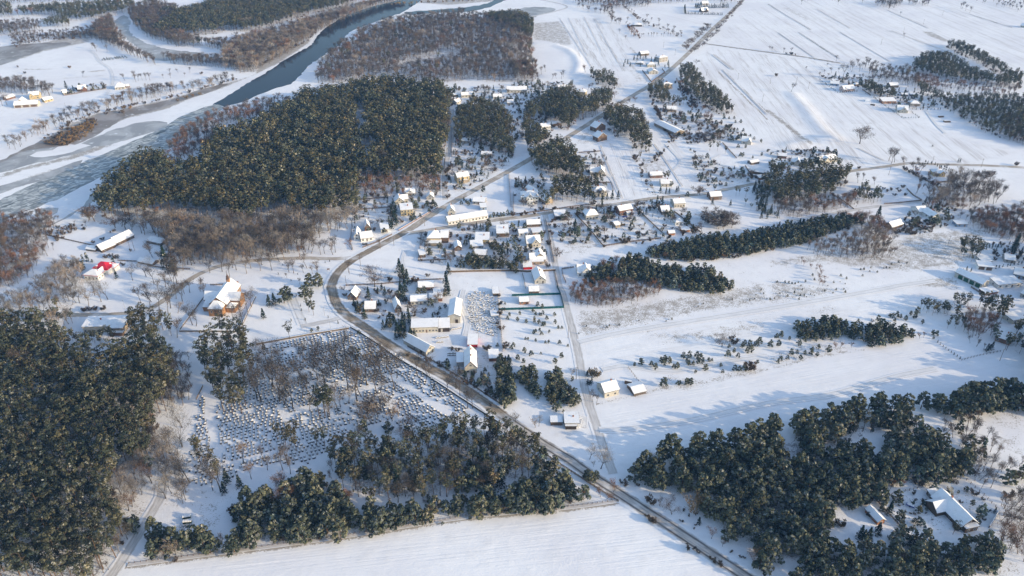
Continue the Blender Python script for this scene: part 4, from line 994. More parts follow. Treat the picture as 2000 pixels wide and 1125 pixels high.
def bare(rng, H, lod, col, spread=.28, tall=.3, bush=False, upright=.8):
    """leafless tree: trunk and limbs as tapered tubes, the twigs as fine slivers."""
    segs, tips = [], []
    def grow(p, d, L, r, lev):
        n = 2
        for i in range(n):
            d = d + rng.normal(0, .10, 3); d[2] += .06; d /= np.linalg.norm(d)
            e = p + d * L / n
            segs.append((p, e, r, r * .72)); r *= .72; p = e
            if lev > 0 and i == 0: tips.append((p, d, lev))
        if lev >= (2 if lod else 3):
            tips.append((p, d, lev)); return
        for k in range(3 if lev else 5):
            a = rng.uniform(0, 2 * PI)
            s = np.array([math.cos(a), math.sin(a), 0]) * rng.uniform(.5, 1.0) * spread * 3
            nd = d * upright + s + [0, 0, .25]; nd /= np.linalg.norm(nd)
            grow(p, nd, L * rng.uniform(.55, .8) if lev else H * (1 - tall) * rng.uniform(.3, .46), r * .72, lev + 1)
        tips.append((p, d, lev))
    if bush:
        for k in range(5):
            a = rng.uniform(0, 2 * PI)
            d = np.array([math.cos(a) * .5, math.sin(a) * .5, .8]); d /= np.linalg.norm(d)
            grow(np.array([math.cos(a), math.sin(a), 0]) * .15, d, H * .35, .05, 2)
    else: grow(np.zeros(3), np.array([rng.normal(0, .05), rng.normal(0, .05), 1.0]), H * tall, .017 * H + .06, 0)
    # twigs
    C, D = [], []
    per = max(2, int(((230 if lod else 760) * (1.7 if spread > .4 and not bush else 1)) / len(tips)))
    for p, d, lev in tips:
        for k in range(per):
            nd = d + rng.normal(0, .55, 3); nd[2] += .15; nd /= np.linalg.norm(nd)
            C.append(p + rng.normal(0, .05 * H, 3) * [1, 1, .7]); D.append(nd)
    C, D = np.array(C), np.array(D)
    k = len(C)
    zmax = max(C[:, 2].max(), 1e-3)
    ln = (H * (.085 if lod else .07) * rng.uniform(.6, 1.4, k))[:, None]
    wd = ((.085 if lod else .030) + .0012 * H)
    sd = np.cross(D, rng.normal(0, 1, (k, 3))); sd /= np.linalg.norm(sd, axis=1)[:, None] + 1e-9
    V = np.stack([C - sd * wd, C + sd * wd, C + D * ln + sd * wd * .3, C + D * ln - sd * wd * .3], 1).reshape(-1, 3)
    V[:, 2] = np.clip(V[:, 2], 0.05, None)
    tt = np.array(col) * rng.uniform(.75, 1.3, (k, 1))
    tv, tf = tubes(segs, 3)
    sc = H / max(V[:, 2].max(), 1e-3)
    if spread > .4 and not bush:
        V[:, :2] *= 1.35; tv[:, :2] *= 1.35
    return dict(H=H, tv=tv * sc, tf=tf, cv=V * sc, cf=np.arange(4 * k).reshape(k, 4), ct=np.repeat(tt, 4, 0), bark=1)
def mk(fn, n, *a, **k): return [[fn(np.random.default_rng(100 * i + 7 + lod), *a[:1], bool(lod), *a[1:], **k) for i in range(n)] for lod in (0, 1)]
KIND = dict(
    pine_tree=mk(pine, 8, 16, .05), frosted_pine=mk(pine, 5, 16, .26, 1.0, .8), young_pine=mk(youngpine, 7, 6, .14), frosted_young_pine=mk(youngpine, 4, 6, .34),
    spruce_tree=mk(spruce, 4, 10, .12), thuja_shrub=mk(thuja, 3, 3, .12),
    bare_tree=mk(bare, 8, 14, (.095, .083, .077), .26, .40), birch_tree=mk(bare, 5, 13, (.17, .135, .115), .17, .40, upright=1.1), round_bare_tree=mk(bare, 4, 12, (.10, .082, .072), .42, .24, upright=.55),
    pale_bare_tree=mk(bare, 5, 13, (.22, .195, .175), .30, .28), reddish_bare_tree=mk(bare, 4, 10, (.165, .10, .07), .25, .26), bare_bush=mk(bare, 4, 3, (.10, .08, .065), .4, .3, bush=True), golden_bush=mk(bare, 3, 4, (.20, .145, .085), .4, .3, bush=True))
CAT = dict(pine_tree='pine tree', frosted_pine='pine tree', young_pine='young pine', frosted_young_pine='young pine', spruce_tree='spruce tree', thuja_shrub='shrub', bare_tree='bare tree', birch_tree='birch tree',
           round_bare_tree='bare tree', pale_bare_tree='bare tree', reddish_bare_tree='bare tree', bare_bush='bush', golden_bush='bush')
MESH = {}
def tree_mesh(kind, i, lod):
    if (kind, i, lod) not in MESH:
        d = KIND[kind][lod][i]
        MESH[(kind, i, lod)] = (np_mesh('trunk', d['tv'], d['tf'], [M['bark2' if d['bark'] else 'bark']]), np_mesh('crown', d['cv'], d['cf'], [M['twig' if d['bark'] else 'leaf']], d['ct']))
    return MESH[(kind, i, lod)]
PLANTS = []            # x, y, height, kind, label, group, forced individual
ROADPTS = [(np.array(p), w / 2) for p, w in ROADLINES]
def blocked(X, Y, road=0.9):
    bad = np.zeros(len(X), bool)
    for x, y, r in SOLID: bad |= (X - x) ** 2 + (Y - y) ** 2 < (r * .8) ** 2
    for p, w in ROADPTS:
        if X.max() < p[:, 0].min() - 10 or X.min() > p[:, 0].max() + 10: continue
        bad |= dist_line(X, Y, [tuple(v) for v in p[::2]] + [tuple(p[-1])]) < w * road
    return bad
def names_has_conifer(m): return sum(b for a, b in m if 'pine' in a or 'spruce' in a) > .5
def forest(s, zc, spacing, mixk, hrange, label, group, floor=0.8, clear=(), road=.9, thin=1.0):
    """plants over the crown outline s (photo points, taken at height zc); mixk: (kind, share) list."""
    pl = PL(s)
    if zc >= 3:                          # crown tops bound the wood above, trunk feet below
        X, Y = np.array([a for a, _ in pl]), np.array([b for _, b in pl])
        dn, up = inpoly(X, Y + 5, pl), inpoly(X, Y - 5, pl)
        hm = (hrange[0] + hrange[1]) / 2
        w = [G(x, y, hm * (.62 if d and not u else .02 if u and not d else .35)) for x, y, d, u in zip(X, Y, dn, up)]
    else: w = WP(pl, zc)
    x0, x1 = min(a for a, _ in w) - 4, max(a for a, _ in w) + 4
    y0, y1 = min(b for _, b in w) - 4, max(b for _, b in w) + 4
    gx, gy = np.meshgrid(np.arange(x0, x1, spacing), np.arange(y0, y1, spacing * .87))
    gx[1::2] += spacing / 2
    X = gx.ravel() + RG.uniform(-.42, .42, gx.size) * spacing
    Y = gy.ravel() + RG.uniform(-.42, .42, gx.size) * spacing
    k = inpoly(X, Y, w)
    if zc >= 3: k |= dist_line(X, Y, w, True) < .45 * spacing
    X, Y = X[k], Y[k]
    if not len(X): return
    for c in clear:
        k = ~inpoly(X, Y, WP(PL(c))); X, Y = X[k], Y[k]
    k = ~blocked(X, Y, road) & (RG.uniform(0, 1, len(X)) < thin)
    X, Y = X[k], Y[k]
    if not len(X): return
    ph = (zlib.crc32(s.encode()) % 628) / 100
    fld = .5 + .22 * (np.sin(X / 11 + ph) + np.sin(Y / 13 + 2 * ph) + np.sin((X + Y) / 23 + ph) + .6 * np.sin((X - Y) / 6.5 + 3 * ph)) / 1.6
    if floor and spacing < 9 and len(X) > 60:
        ed = dist_line(X, Y, w, True)
        k = RG.uniform(0, 1, len(X)) < np.where(ed < spacing * .6, .88, .98) - np.where(fld < .2, .25, 0)
        X, Y, fld = X[k] + RG.normal(0, .5, k.sum()), Y[k] + RG.normal(0, .5, k.sum()), fld[k]
    if floor: paint(1, None, floor, 8, w)
    if names_has_conifer(mixk) and spacing < 7.5 and len(X) > 60:
        for a, b in zip(w, w[1:] + w[:1]):
            L = math.dist(a, b)
            for i in range(int(L / 3.6)):
                if RG.uniform() > .55: continue
                t = RG.uniform()
                x, y = a[0] + (b[0] - a[0]) * t + RG.normal(0, 1.3), a[1] + (b[1] - a[1]) * t + RG.normal(0, 1.3)
                if blocked(np.array([x]), np.array([y]), 1.0)[0]: continue
                nm = RG.choice(['bare_bush', 'bare_tree', 'reddish_bare_tree', 'pale_bare_tree', 'young_pine'], p=[.35, .2, .15, .1, .2])
                PLANTS.append((x, y, RG.uniform(1.5, 4) if nm in ('bare_bush', 'young_pine') else RG.uniform(4, 8), nm, 'low growth fringing the ' + group, 'fringe of the ' + group, 0))
    names = [a for a, _ in mixk]; pr = np.array([b for _, b in mixk], float); pr /= pr.sum()
    cp = np.cumsum(pr)
    for x, y, f_ in zip(X, Y, fld):
        kk = min(int(np.searchsorted(cp, np.clip(.45 * (f_ * 1.6 - .3) + .55 * RG.uniform(), 0, .9999))), len(names) - 1)
        h = RG.uniform(*hrange) * (.86 if RG.uniform() < .25 else 1)
        nm = names[kk]
        if nm in ('bare_bush', 'golden_bush'): h = RG.uniform(1.5, 3.5)
        PLANTS.append((x, y, h, nm, label, group, 0))
def one(t, x, y, kind, h, label=None, group=None):
    X, Y = G(*q(t, x, y)) if t != '0' else G(x, y)
    PLANTS.append((X, Y, h, kind, label, group, 1))
def some(s, kind, h0, h1, label, group):
    for p in PL(s):
        X, Y = G(*p)
        PLANTS.append((X, Y, RG.uniform(h0, h1), kind, label, group, 1))
def row(s, kind, step, h0, h1, label, group, jit=.15, drop=0.0):
    pts = WP(PL(s))
    for a, b in zip(pts, pts[1:]):
        L = math.dist(a, b)
        n = max(1, int(L / step))
        for i in range(n):
            if RG.uniform() < drop: continue
            t = (i + .5) / n
            PLANTS.append((a[0] + (b[0] - a[0]) * t + RG.normal(0, jit), a[1] + (b[1] - a[1]) * t + RG.normal(0, jit), RG.uniform(h0, h1), kind, label, group, 0))
PI_, FP_, YP, FY, BT, BI, RB, PB, RD, BB, GB, SP, TJ = 'pine_tree frosted_pine young_pine frosted_young_pine bare_tree birch_tree round_bare_tree pale_bare_tree reddish_bare_tree bare_bush golden_bush spruce_tree thuja_shrub'.split()
# ---- big woods
forest('C0 -200,225 220,240 420,350 480,430 560,470 640,430 700,440 800,525 850,490 960,470 1080,450 1190,500 1280,480 1310,620 1350,800 1300,900 D0 1180,50 1170,200 1000,320 900,480 800,560 900,740 900,880 830,1000 800,1200 -200,1200', 13, 5.9, [(BT, .05), (PI_, .60), (FP_, .35)], (16, 23),
       'tall pine with frosted crown in the dense wood filling the lower left corner', 'pines of the lower left wood', .85, road=.7)
forest('C0 1290,480 1400,560 1480,690 1450,900 1330,960 1280,800', 5, 5.0, [(BT, .6), (PB, .2), (PI_, .2)], (8, 13), 'bare grey tree between the lower left wood and the cemetery path', 'bare trees west of the cemetery', .6)
forest('D0 1180,0 1330,30 1340,200 1420,330 1430,520 1340,560 1250,420 1180,400 1100,520 1000,640 940,700 920,480 1010,320', 6, 5.4, [(BT, .3), (PB, .45), (RD, .1), (PI_, .15)], (10, 15), 'pale leafless tree beside the sandy track through the lower left wood', 'pale trees along the forest track', .7, road=.6)
forest('D0 940,740 1080,650 1060,830 960,960 880,1060 850,1000', 5, 5.0, [(PB, .5), (BT, .3), (FY, .2)], (6, 11), 'pale leafless tree beside the sandy track through the lower left wood', 'pale trees along the forest track', .7, road=.6)
forest('0 480,968 520,955 560,930 590,930 640,935 660,960 700,985 760,990 840,985 900,975 960,965 1000,950 1030,925 1053,905 1078,903 1113,936 1140,955 1148,970 1138,983 1088,993 1000,1001 900,1010 750,1031 650,1051 550,1061 480,1070 425,1075 350,1086 288,1095 290,1030 326,1028 363,1033 396,1051 430,1055 470,1035', 6, 4.9, [(YP, .58), (FY, .35), (RD, .07)], (8, 13.5),
       'bushy young pine in the plantation above the front snowfield', 'young pines of the front plantation', .8, road=.9)
forest('0 655,860 700,848 740,860 790,850 840,838 900,828 964,820 1005,830 1048,856 1050,910 1000,945 920,960 830,975 740,975 690,965 655,935', 8, 4.9, [(PI_, .40), (FP_, .22), (BT, .12), (SP, .04), (YP, .22)], (10, 17), 'tall pine between the cemetery and the front plantation', 'pines below the cemetery', .75, road=1.0)
forest('D2 940,370 1080,200 1200,200 1500,140 1750,130 1850,75 C3 -100,1105 150,1110 400,1090 560,1010 720,980 880,945 1000,960 1120,950 1130,1040 D3 700,20 560,80 590,170 900,60 1000,0 1320,0 1470,60 1560,200 1540,330 1200,400 1100,430 850,440 840,540 600,610 400,660 420,800 440,900 230,1000 70,1000 -40,1080 D2 1960,1070 1880,880 1700,850 1620,740 1540,620 1400,480 1200,450 1080,420', 7, 5.9,
       [(YP, .58), (FY, .34), (PI_, .05), (RD, .03)], (9, 15.5), 'bushy frosted pine in the wood between road and lower right house', 'pines of the lower right wood', .8, clear=['D3 360,150 560,70 700,0 800,0 760,60 600,130 520,230 420,220'], road=.9)
forest('D3 440,930 700,860 880,870 1100,780 1300,875 1450,870 1600,840 1740,845 1810,960 1700,1060 1500,1090 1480,1200 240,1200 260,1010', 7, 5.4, [(YP, .6), (FY, .33), (PI_, .05), (RD, .02)], (7.5, 12), 'bushy frosted pine in front of the lower right house', 'pines in front of the lower right house', .8)
forest('C3 1220,880 1450,900 1550,800 1850,760 1995,770 2300,740 2300,980 1995,960 1860,920 1700,980 1450,1010 1240,940', 8, 5.6, [(YP, .7), (FY, .2), (RD, .1)], (12, 17), 'bushy pine of the belt along the shaded right snowfield', 'pines along the shaded field', .75)
forest('C3 1450,1010 1660,1000 1690,1090 D3 1740,60 1780,200 1900,240 1995,150 2100,300 1990,420 1860,420 1700,440 1560,380 1560,200 1500,60 1380,0', 5, 5.2, [(BI, .45), (BT, .35), (YP, .2)], (7, 11), 'thin leafless birch on the slope behind the lower right house', 'birches behind the lower right house', .6)
forest('D3 1860,520 1995,440 2120,450 2120,1000 1900,960 1830,920 1820,760 1840,620', 4, 4.2, [(RD, .4), (BT, .6)], (7, 11), 'reddish leafless tree in the thicket at the lower right edge', 'thicket at the lower right edge', .8)
forest('0 185,392 200,375 225,345 255,320 290,300 305,300 325,318 345,320 400,300 436,258 500,240 550,208 600,178 670,172 690,162 726,157 763,152 808,165 851,165 876,178 883,200 880,250 862,285 868,310 852,330 858,345 800,350 750,357 713,347 705,332 690,375 695,400 688,420 640,425 600,425 575,422 550,408 500,425 490,440 450,430 401,420 326,410 290,425 250,422 218,424 185,415', 10, 6.1, [(PI_, .93), (FP_, .05), (BT, .02)], (14, 22),
       'tall dark pine of the big wood between river and village', 'pines of the big river wood', .8, clear=['A1 770,850 840,850 860,1080 800,1090', '0 700,295 722,285 745,292 735,305 715,320 700,318'], road=.8)
forest('0 690,345 740,345 780,350 850,345 862,360 852,385 800,380 740,385 705,380', 5, 6, [(BT, .3), (RD, .4), (PI_, .3)], (7, 12), 'rusty leafless tree along the lower edge of the big river wood', 'rusty trees below the river wood', .5)
forest('0 270,440 330,415 420,425 500,430 560,410 640,425 690,425 688,440 640,455 612,470 600,490 540,500 480,508 400,520 345,510 325,480', 6, 5.0, [(BT, .5), (PB, .32), (BI, .18)], (13, 19), 'leafless tree in the grey wood below the dark pines', 'grey wood west of the road fork', .7, road=1.0)
forest('0 330,490 420,520 500,498 600,480 640,470 650,490 560,500 500,505 430,518 380,540 345,555', 4, 8, [(BT, .7), (PB, .3)], (12, 17), 'leafless tree along the road to the church', 'bare trees along the church road', .4, road=1.1, thin=.8)
forest('0 310,560 350,545 420,525 500,512 600,508 620,520 560,535 500,530 440,540 380,570 350,610 320,640 330,600', 3, 9, [(BT, .75), (PB, .25)], (11, 17), 'leafless tree on the snowy green around the church', 'bare trees around the church', .25, road=1.1, thin=.6)
forest('0 275,320 330,300 400,285 425,262 400,290 350,325 300,345', 6, 7, [(RD, .7), (BT, .3)], (8, 12), 'rusty leafless tree along the river edge of the big wood', 'rusty trees at the river edge', .4)
forest('0 -60,428 30,418 70,412 110,428 105,445 85,470 95,485 70,515 55,540 25,560 -60,575', 5, 4.6, [(BT, .55), (RD, .3), (PB, .15)], (7, 11), 'leafless tree of the thicket at the left edge by the frozen river', 'left edge thicket by the river', .85)
forest('0 -40,585 40,565 85,545 95,525 120,505 150,500 158,530 160,560 150,590 110,600 60,610 20,615 -40,618', 4, 5.4, [(PB, .6), (BT, .4)], (7, 12), 'pale frosted leafless tree below the red-roofed house', 'frosted trees at the left edge', .6, road=.9)
forest('C0 380,180 420,120 560,130 600,230 580,280 480,280 400,330 300,330 280,250', 5, 5, [(PB, .55), (PI_, .45)], (9, 13), 'pale frosted leafless tree left of the presbytery', 'frosted trees by the presbytery', .5)
# ---- tall sparse pines by church and cemetery
for s, n, l, g, hr in [('C0 1590,340 1700,290 1830,270 1850,340 1900,470 1940,560 1990,700 1950,850 1850,980 1760,950 1700,850 1660,700 1560,600 1560,480', 7.2, 'tall slender pine standing among the upper left graves', 'slender pines at the cemetery corner', (17, 23)),
                       ('C0 1030,200 1150,200 1290,260 1310,350 1290,470 1250,600 1120,640 1090,420 1060,260', 6.4, 'tall leaning pine right of the presbytery', 'leaning pines beside the presbytery', (15, 20)),
                       ('D0 1540,130 1660,130 1680,240 1700,350 1620,320 1560,250', 6, 'tall pine standing among the lower left graves', 'pines in the lower cemetery', (11, 15)),
                       ('D1 150,0 420,20 560,60 540,180 460,200 400,160 300,120 200,90', 6.5, 'tall pine at the lower edge of the graves', 'pines at the lower cemetery edge', (12, 16)), ('C0 490,360 640,330 720,370 850,330 860,420 790,480 640,440 520,440', 5.2, 'frosted pine hiding the front of the presbytery', 'pines in front of the presbytery', (7, 11))]:
    forest(s, 10, n, [(PI_, .7), (FP_, .3)], hr, l, g, .3, thin=.8)
# ---- river side woods
forest('A1 470,590 560,440 640,340 760,290 850,215 1050,150 1250,110 1450,95 1600,80 1760,110 1880,130 1995,110 A2 100,160 130,300 190,540 180,640 A1 1900,640 1700,620 1500,640 1300,640 1100,600 950,600 760,640 620,650 480,640', 7, 7.2, [(PI_, .09), (RD, .10), (BT, .53), (BI, .10), (PB, .18)], (9, 17), 'brown leafless tree of the wood inside the river bend', 'brown wood inside the river bend', .85,
       clear=['A1 1080,540 1180,480 1350,450 1480,400 1600,420 1600,470 1450,490 1300,510 1200,560'])
some('A1 1185,260 1200,300 940,270 1050,370 1260,430 1240,380 1340,400 820,350 720,400 1000,240 1050,250 1420,470 1160,230', PI_, 11, 15, 'dark pine standing among the brown trees inside the river bend', 'pines inside the river bend')
forest('A1 1800,130 1850,100 1995,95 A2 90,100 150,180 150,300 60,260 A1 1995,230 1900,200', 10, 6, [(PI_, 1)], (12, 16), 'dark pine at the far right tip of the river bend wood', 'pines at the tip of the river bend', .6)
forest('A2 20,480 90,460 170,530 180,620 100,590 20,590', 8, 6, [(PI_, .6), (RD, .4)], (9, 13), 'dark pine at the meadow edge beside the bank', 'pines at the meadow edge', .5)
forest('0 300,60 330,38 345,18 400,8 440,-8 500,-14 680,-14 700,-2 660,16 600,30 560,42 520,57 480,62 440,58 420,66 370,70 340,66', 10, 6.8, [(PI_, .93), (PB, .07)], (13, 18), 'far blue-dark pine of the wood beyond the river', 'pines beyond the river', .6)
forest('0 440,90 470,68 520,60 600,36 700,8 760,-10 790,-6 720,18 660,45 620,62 600,80 560,105 520,125 500,140 470,142 440,130', 6, 6, [(BT, .45), (PB, .35), (RD, .2)], (11, 17), 'leafless tree of the brown belt on the far river bank', 'brown belt on the far river bank', .85)
forest('0 255,8 300,0 345,15 335,40 345,60 400,78 440,80 440,95 400,90 350,92 330,85 290,72 265,50 255,30', 6, 5.8, [(PI_, .2), (BT, .7), (RD, .1)], (10, 15), 'leafless tree between the two far channels', 'wood between the far channels', .7)
forest('0 190,40 215,30 225,60 240,80 262,95 298,112 300,120 270,112 235,95 205,85 180,70', 6, 5.2, [(BT, .8), (RD, .2)], (10, 15), 'leafless tree lining the near side of the frozen channel', 'trees along the frozen channel', .7)
forest('0 320,112 380,108 440,108 460,118 440,132 400,130 340,125', 5, 5.5, [(BT, 1)], (9, 14), 'leafless tree of the strip below the frozen channel', 'strip below the frozen channel', .6)
forest('0 40,14 120,8 200,2 250,0 262,12 235,28 200,36 170,42 130,40 110,30 40,32', 9, 8, [(PI_, .85), (RD, .15)], (12, 16), 'far pine of the wood at the top left edge', 'pines of the top left wood', .5)
forest('0 85,42 100,35 125,32 135,48 115,54 90,52', 6, 7, [(PI_, 1)], (9, 13), 'far pine of the small clump on the top left', 'pine clump on the top left', .4)
forest('0 -20,10 15,5 22,30 -20,32', 8, 8, [(PI_, .7), (BT, .3)], (11, 15), 'far pine at the extreme top left corner', 'pines at the top left corner', .4)
forest('0 -20,42 40,40 78,42 76,60 50,64 30,68 -20,70', 5, 7, [(BT, .8), (PI_, .2)], (9, 13), 'far leafless tree of the row on the top left', 'tree row on the top left', .6)
forest('0 20,70 60,62 110,60 180,50 195,70 150,76 100,78 30,92', 4, 5.5, [(BT, .6), (BB, .4)], (6, 11), 'far leafless tree by the brown marsh', 'trees by the brown marsh', .6)
forest('0 -20,150 50,152 75,160 100,175 95,185 60,185 20,180 -20,190', 6, 6.5, [(BT, .9), (PB, .1)], (10, 13), 'leafless tree of the row behind the left edge farm', 'trees behind the left edge farm', .5)
forest('0 -20,-12 250,-14 250,-2 120,4 -20,10', 5, 9, [(BT, .8), (PI_, .2)], (9, 13), 'far leafless tree at the very top left', 'trees at the very top left', .3)
forest('0 10,280 45,262 80,240 110,225 140,210 190,200 240,180 300,165 380,160 440,145 455,152 400,172 330,185 240,205 180,225 120,248 80,262 30,290', 4, 6.2, [(BT, .6), (PB, .4)], (9, 14), 'leafless tree on the bank between snowfield and frozen backwater', 'trees along the far backwater bank', .3, thin=.75)
forest('0 80,278 120,258 160,240 185,228 190,240 170,262 130,282', 2, 3.4, [(GB, .6), (BB, .4)], (3, 5), 'yellow-brown willow bush on the backwater bank', 'willow bushes on the backwater', .3)
some('A0 1500,750 1560,740 1450,770 1390,790 960,850 1010,850', GB, 3, 5, 'yellow-brown willow bush on the backwater bank', 'willow bushes on the backwater')
row('A1 1040,40 1400,20 1700,5', GB, 8, 3, 6, 'golden shrub on the island bank at the top of the river', 'shrubs on the river island', 2)
row('A1 1320,1 1650,-10', RD, 9, 6, 9, 'reddish tree on the island bank at the top of the river', 'trees on the river island', 2)
# ---- village clumps
VP = [('0 883,228 905,208 940,197 978,207 995,230 998,300 975,300 940,280 890,285', 'pine among the cabins right of the snowy lane', 'pines among the lane cabins', 5.6, (11, 15)),
      ('0 1033,282 1055,264 1075,264 1110,284 1135,320 1140,345 1120,350 1090,345 1050,335', 'tall pine of the round clump beside the village road', 'round pine clump by the road', 5.2, (13, 17)), ('0 1095,348 1130,345 1148,365 1150,385 1125,398 1100,390 1060,400 1062,370', 'tall pine of the clump right of the mansion', 'pines right of the mansion', 5.6, (12, 16)),
      ('0 1028,215 1050,200 1075,178 1110,175 1140,195 1170,178 1190,180 1200,205 1170,225 1130,235 1105,255 1060,230 1030,240', 'tall pine behind the curving village road', 'pines behind the curving road', 5.6, (12, 16)), ('0 1020,245 1040,240 1062,262 1062,275 1030,278', 'pine left of the curving village road', 'pines left of the curving road', 5, (9, 13)),
      ('0 1178,215 1210,207 1250,217 1262,250 1270,290 1245,293 1230,268 1205,268 1190,245', 'pine behind the brick twin-gabled house', 'pines behind the twin gables', 5.2, (10, 15)), ('0 1156,142 1186,138 1203,162 1197,176 1166,166', 'pine of the dark oval clump in the upper fields', 'oval pine clump in the fields', 5.6, (8, 12)),
      ('0 1268,172 1285,162 1300,160 1305,195 1330,190 1332,200 1290,205 1270,190', 'pine around the tan two-storey house', 'pines around the tan house', 5, (8, 12)), ('0 1333,130 1345,122 1370,155 1400,175 1430,215 1415,225 1390,218 1345,185 1330,155', 'pine of the dark belt beside the field right of the road', 'pine belt beside the field', 5.2, (9, 13)),
      ('0 1490,350 1512,322 1550,330 1585,318 1640,315 1655,335 1648,360 1620,385 1580,395 1525,400 1500,385', 'tall pine of the dark wood on the right hillside', 'pines of the hillside wood', 5.2, (11, 15)), ('0 1672,370 1690,362 1718,375 1718,392 1690,398 1672,388', 'pine at the right tip of the hillside wood', 'pines at the hillside tip', 5, (7, 11)),
      ('0 1680,168 1700,162 1720,168 1745,178 1742,192 1715,192 1685,180', 'pine between the far right hamlet houses', 'pines in the far right hamlet', 6, (8, 12)), ('0 1785,130 1805,105 1850,103 1868,118 1900,135 1945,148 1990,150 1990,168 1930,168 1850,158 1790,142', 'far pine of the dark wood on the upper right', 'pines of the upper right wood', 6, (10, 14)),
      ('0 1850,88 1868,80 1885,85 1930,108 1990,143 1995,155 1960,150 1900,118 1870,105', 'far pine of the narrow strip on the upper right', 'pine strip on the upper right', 6, (9, 12)), ('0 1788,168 1810,165 1830,180 1870,187 1920,182 1970,187 2060,195 2060,285 1990,282 1930,260 1890,238 1850,212 1805,185', 'pine of the wood at the upper right edge', 'pines of the upper right edge wood', 5.8, (8, 12))]
for s, l, g, sp, hr in VP: forest(s, hr[1] * .6, sp, [(PI_, .92), (FP_, .08)], hr, l, g, .7, road=1.0)
forest('0 1268,490 1300,474 1400,457 1450,457 1500,445 1580,427 1650,421 1683,428 1670,440 1620,458 1560,478 1480,494 1400,507 1330,511 1280,504', 5, 3.9, [(YP, .75), (SP, .2), (FY, .05)], (6.5, 9), 'slim young pine of the rectangular plantation strip', 'pines of the plantation strip', .8)
forest('0 1570,485 1620,465 1670,448 1690,435 1735,450 1742,490 1735,508 1660,505 1600,500', 4, 4.6, [(BI, .6), (PB, .4)], (8, 11), 'thin leafless birch at the end of the plantation strip', 'birches of the plantation strip', .5)
forest('0 1640,425 1690,418 1725,430 1728,470 1690,440', 4, 3.8, [(RD, .6), (BI, .4)], (7, 10), 'reddish birch at the upper end of the plantation strip', 'reddish birches of the strip', .5)
forest('0 1180,512 1225,498 1270,508 1300,520 1390,520 1430,560 1400,573 1310,563 1270,555 1180,548', 4, 4.0, [(RD, .16), (YP, .40), (FY, .3), (BT, .14)], (6, 10), 'bushy pine of the mixed grove beside the lane', 'mixed grove beside the lane', .8)
forest('0 1108,562 1150,548 1190,545 1290,560 1285,575 1240,590 1170,604 1112,592', 3, 3.6, [(RD, .4), (BT, .4), (BI, .2)], (5, 9), 'reddish leafless tree at the front of the mixed grove', 'bare front of the mixed grove', .8)
forest('0 1140,535 1182,510 1190,545 1150,560', 4, 4, [(SP, .5), (YP, .5)], (5, 8), 'dark conifer at the left end of the mixed grove', 'conifers at the grove end', .7)
forest('0 1515,385 1560,395 1620,385 1665,375 1672,395 1640,412 1560,428 1520,420', 5, 4.6, [(BT, .6), (RD, .25), (BI, .15)], (7, 11), 'leafless tree along the lower edge of the hillside wood', 'bare edge of the hillside wood', .8)
forest('0 1475,365 1500,350 1500,400 1515,420 1490,425', 4, 5, [(SP, .6), (PI_, .4)], (6, 10), 'dark spruce at the left side of the hillside wood', 'spruces left of the hillside wood', .6)
forest('0 1810,395 1850,355 1880,335 1935,342 1955,365 1950,395 1905,402 1850,410', 6, 6, [(BT, .55), (PB, .25), (BI, .2)], (10, 16), 'leafless tree of the high hedge on the right hillside', 'high bare trees on the right hillside', .5)
forest('0 1790,330 1830,325 1870,330 1850,352 1820,378 1800,370', 4, 8, [(BT, .7), (RD, .3)], (6, 10), 'leafless roadside tree around the bright yellow house', 'bare trees around the yellow house', .4, thin=.8)
forest('0 1890,412 1940,405 2060,395 2060,470 1985,470 1955,462 1905,445', 5, 5.4, [(RD, .4), (BT, .5), (BI, .1)], (7, 11), 'reddish leafless tree at the right edge hillside', 'reddish trees at the right edge', .7)
forest('0 1740,435 1770,425 1830,430 1825,450 1790,455 1745,455', 2, 4, [(BB, .8), (YP, .2)], (2, 4), 'bare bramble bush around the dark plank barn', 'brambles around the plank barn', .7)
forest('0 1690,120 1720,128 1770,132 1800,155 1780,170 1740,165 1705,160', 5, 7, [(BT, .6), (BI, .2), (PI_, .2)], (8, 13), 'leafless tree behind the far right hamlet', 'bare trees behind the hamlet', .5)
forest('0 1790,145 1830,155 1825,175 1790,168', 4, 6, [(RD, 1)], (7, 10), 'reddish birch between the two upper right woods', 'reddish birches on the upper right', .4)
forest('0 1830,160 1980,172 1980,186 1840,178', 4, 7, [(BI, .6), (RD, .4)], (6, 10), 'thin birch between the two upper right woods', 'thin birches on the upper right', .5)
forest('0 1950,238 2040,215 2040,290 1985,282', 4, 5.5, [(RD, .6), (BI, .4)], (6, 9), 'reddish birch at the right edge of the upper fields', 'reddish birches at the field edge', .5)
forest('0 1555,640 1575,628 1610,622 1625,618 1655,635 1645,650 1610,665 1575,668', 4, 4.6, [(YP, 1)], (6, 9), 'dark pine of the round clump above the big snowfield', 'round clump above the snowfield', .6)
forest('0 1660,645 1690,635 1730,632 1775,640 1785,655 1745,668 1700,675 1675,660', 4, 4.6, [(YP, .85), (FY, .15)], (6, 9), 'pine of the long clump above the big snowfield', 'long clump above the snowfield', .6)
forest('0 1798,592 1830,588 1860,600 1868,612 1835,618 1805,608', 4, 5, [(PI_, .6), (YP, .4)], (6, 10), 'dark pine of the clump below the right edge farmyard', 'clump below the right farmyard', .6)
forest('0 1860,585 1895,582 1890,600 1870,605', 3, 5, [(PI_, 1)], (7, 10), 'dark pine left of the bare copse on the right', 'pines left of the right copse', .5)
forest('0 1918,590 1945,585 1965,600 1960,625 1935,625', 6, 6, [(PI_, 1)], (11, 15), 'tall pine above the bare copse on the right', 'tall pines at the right edge', .4)
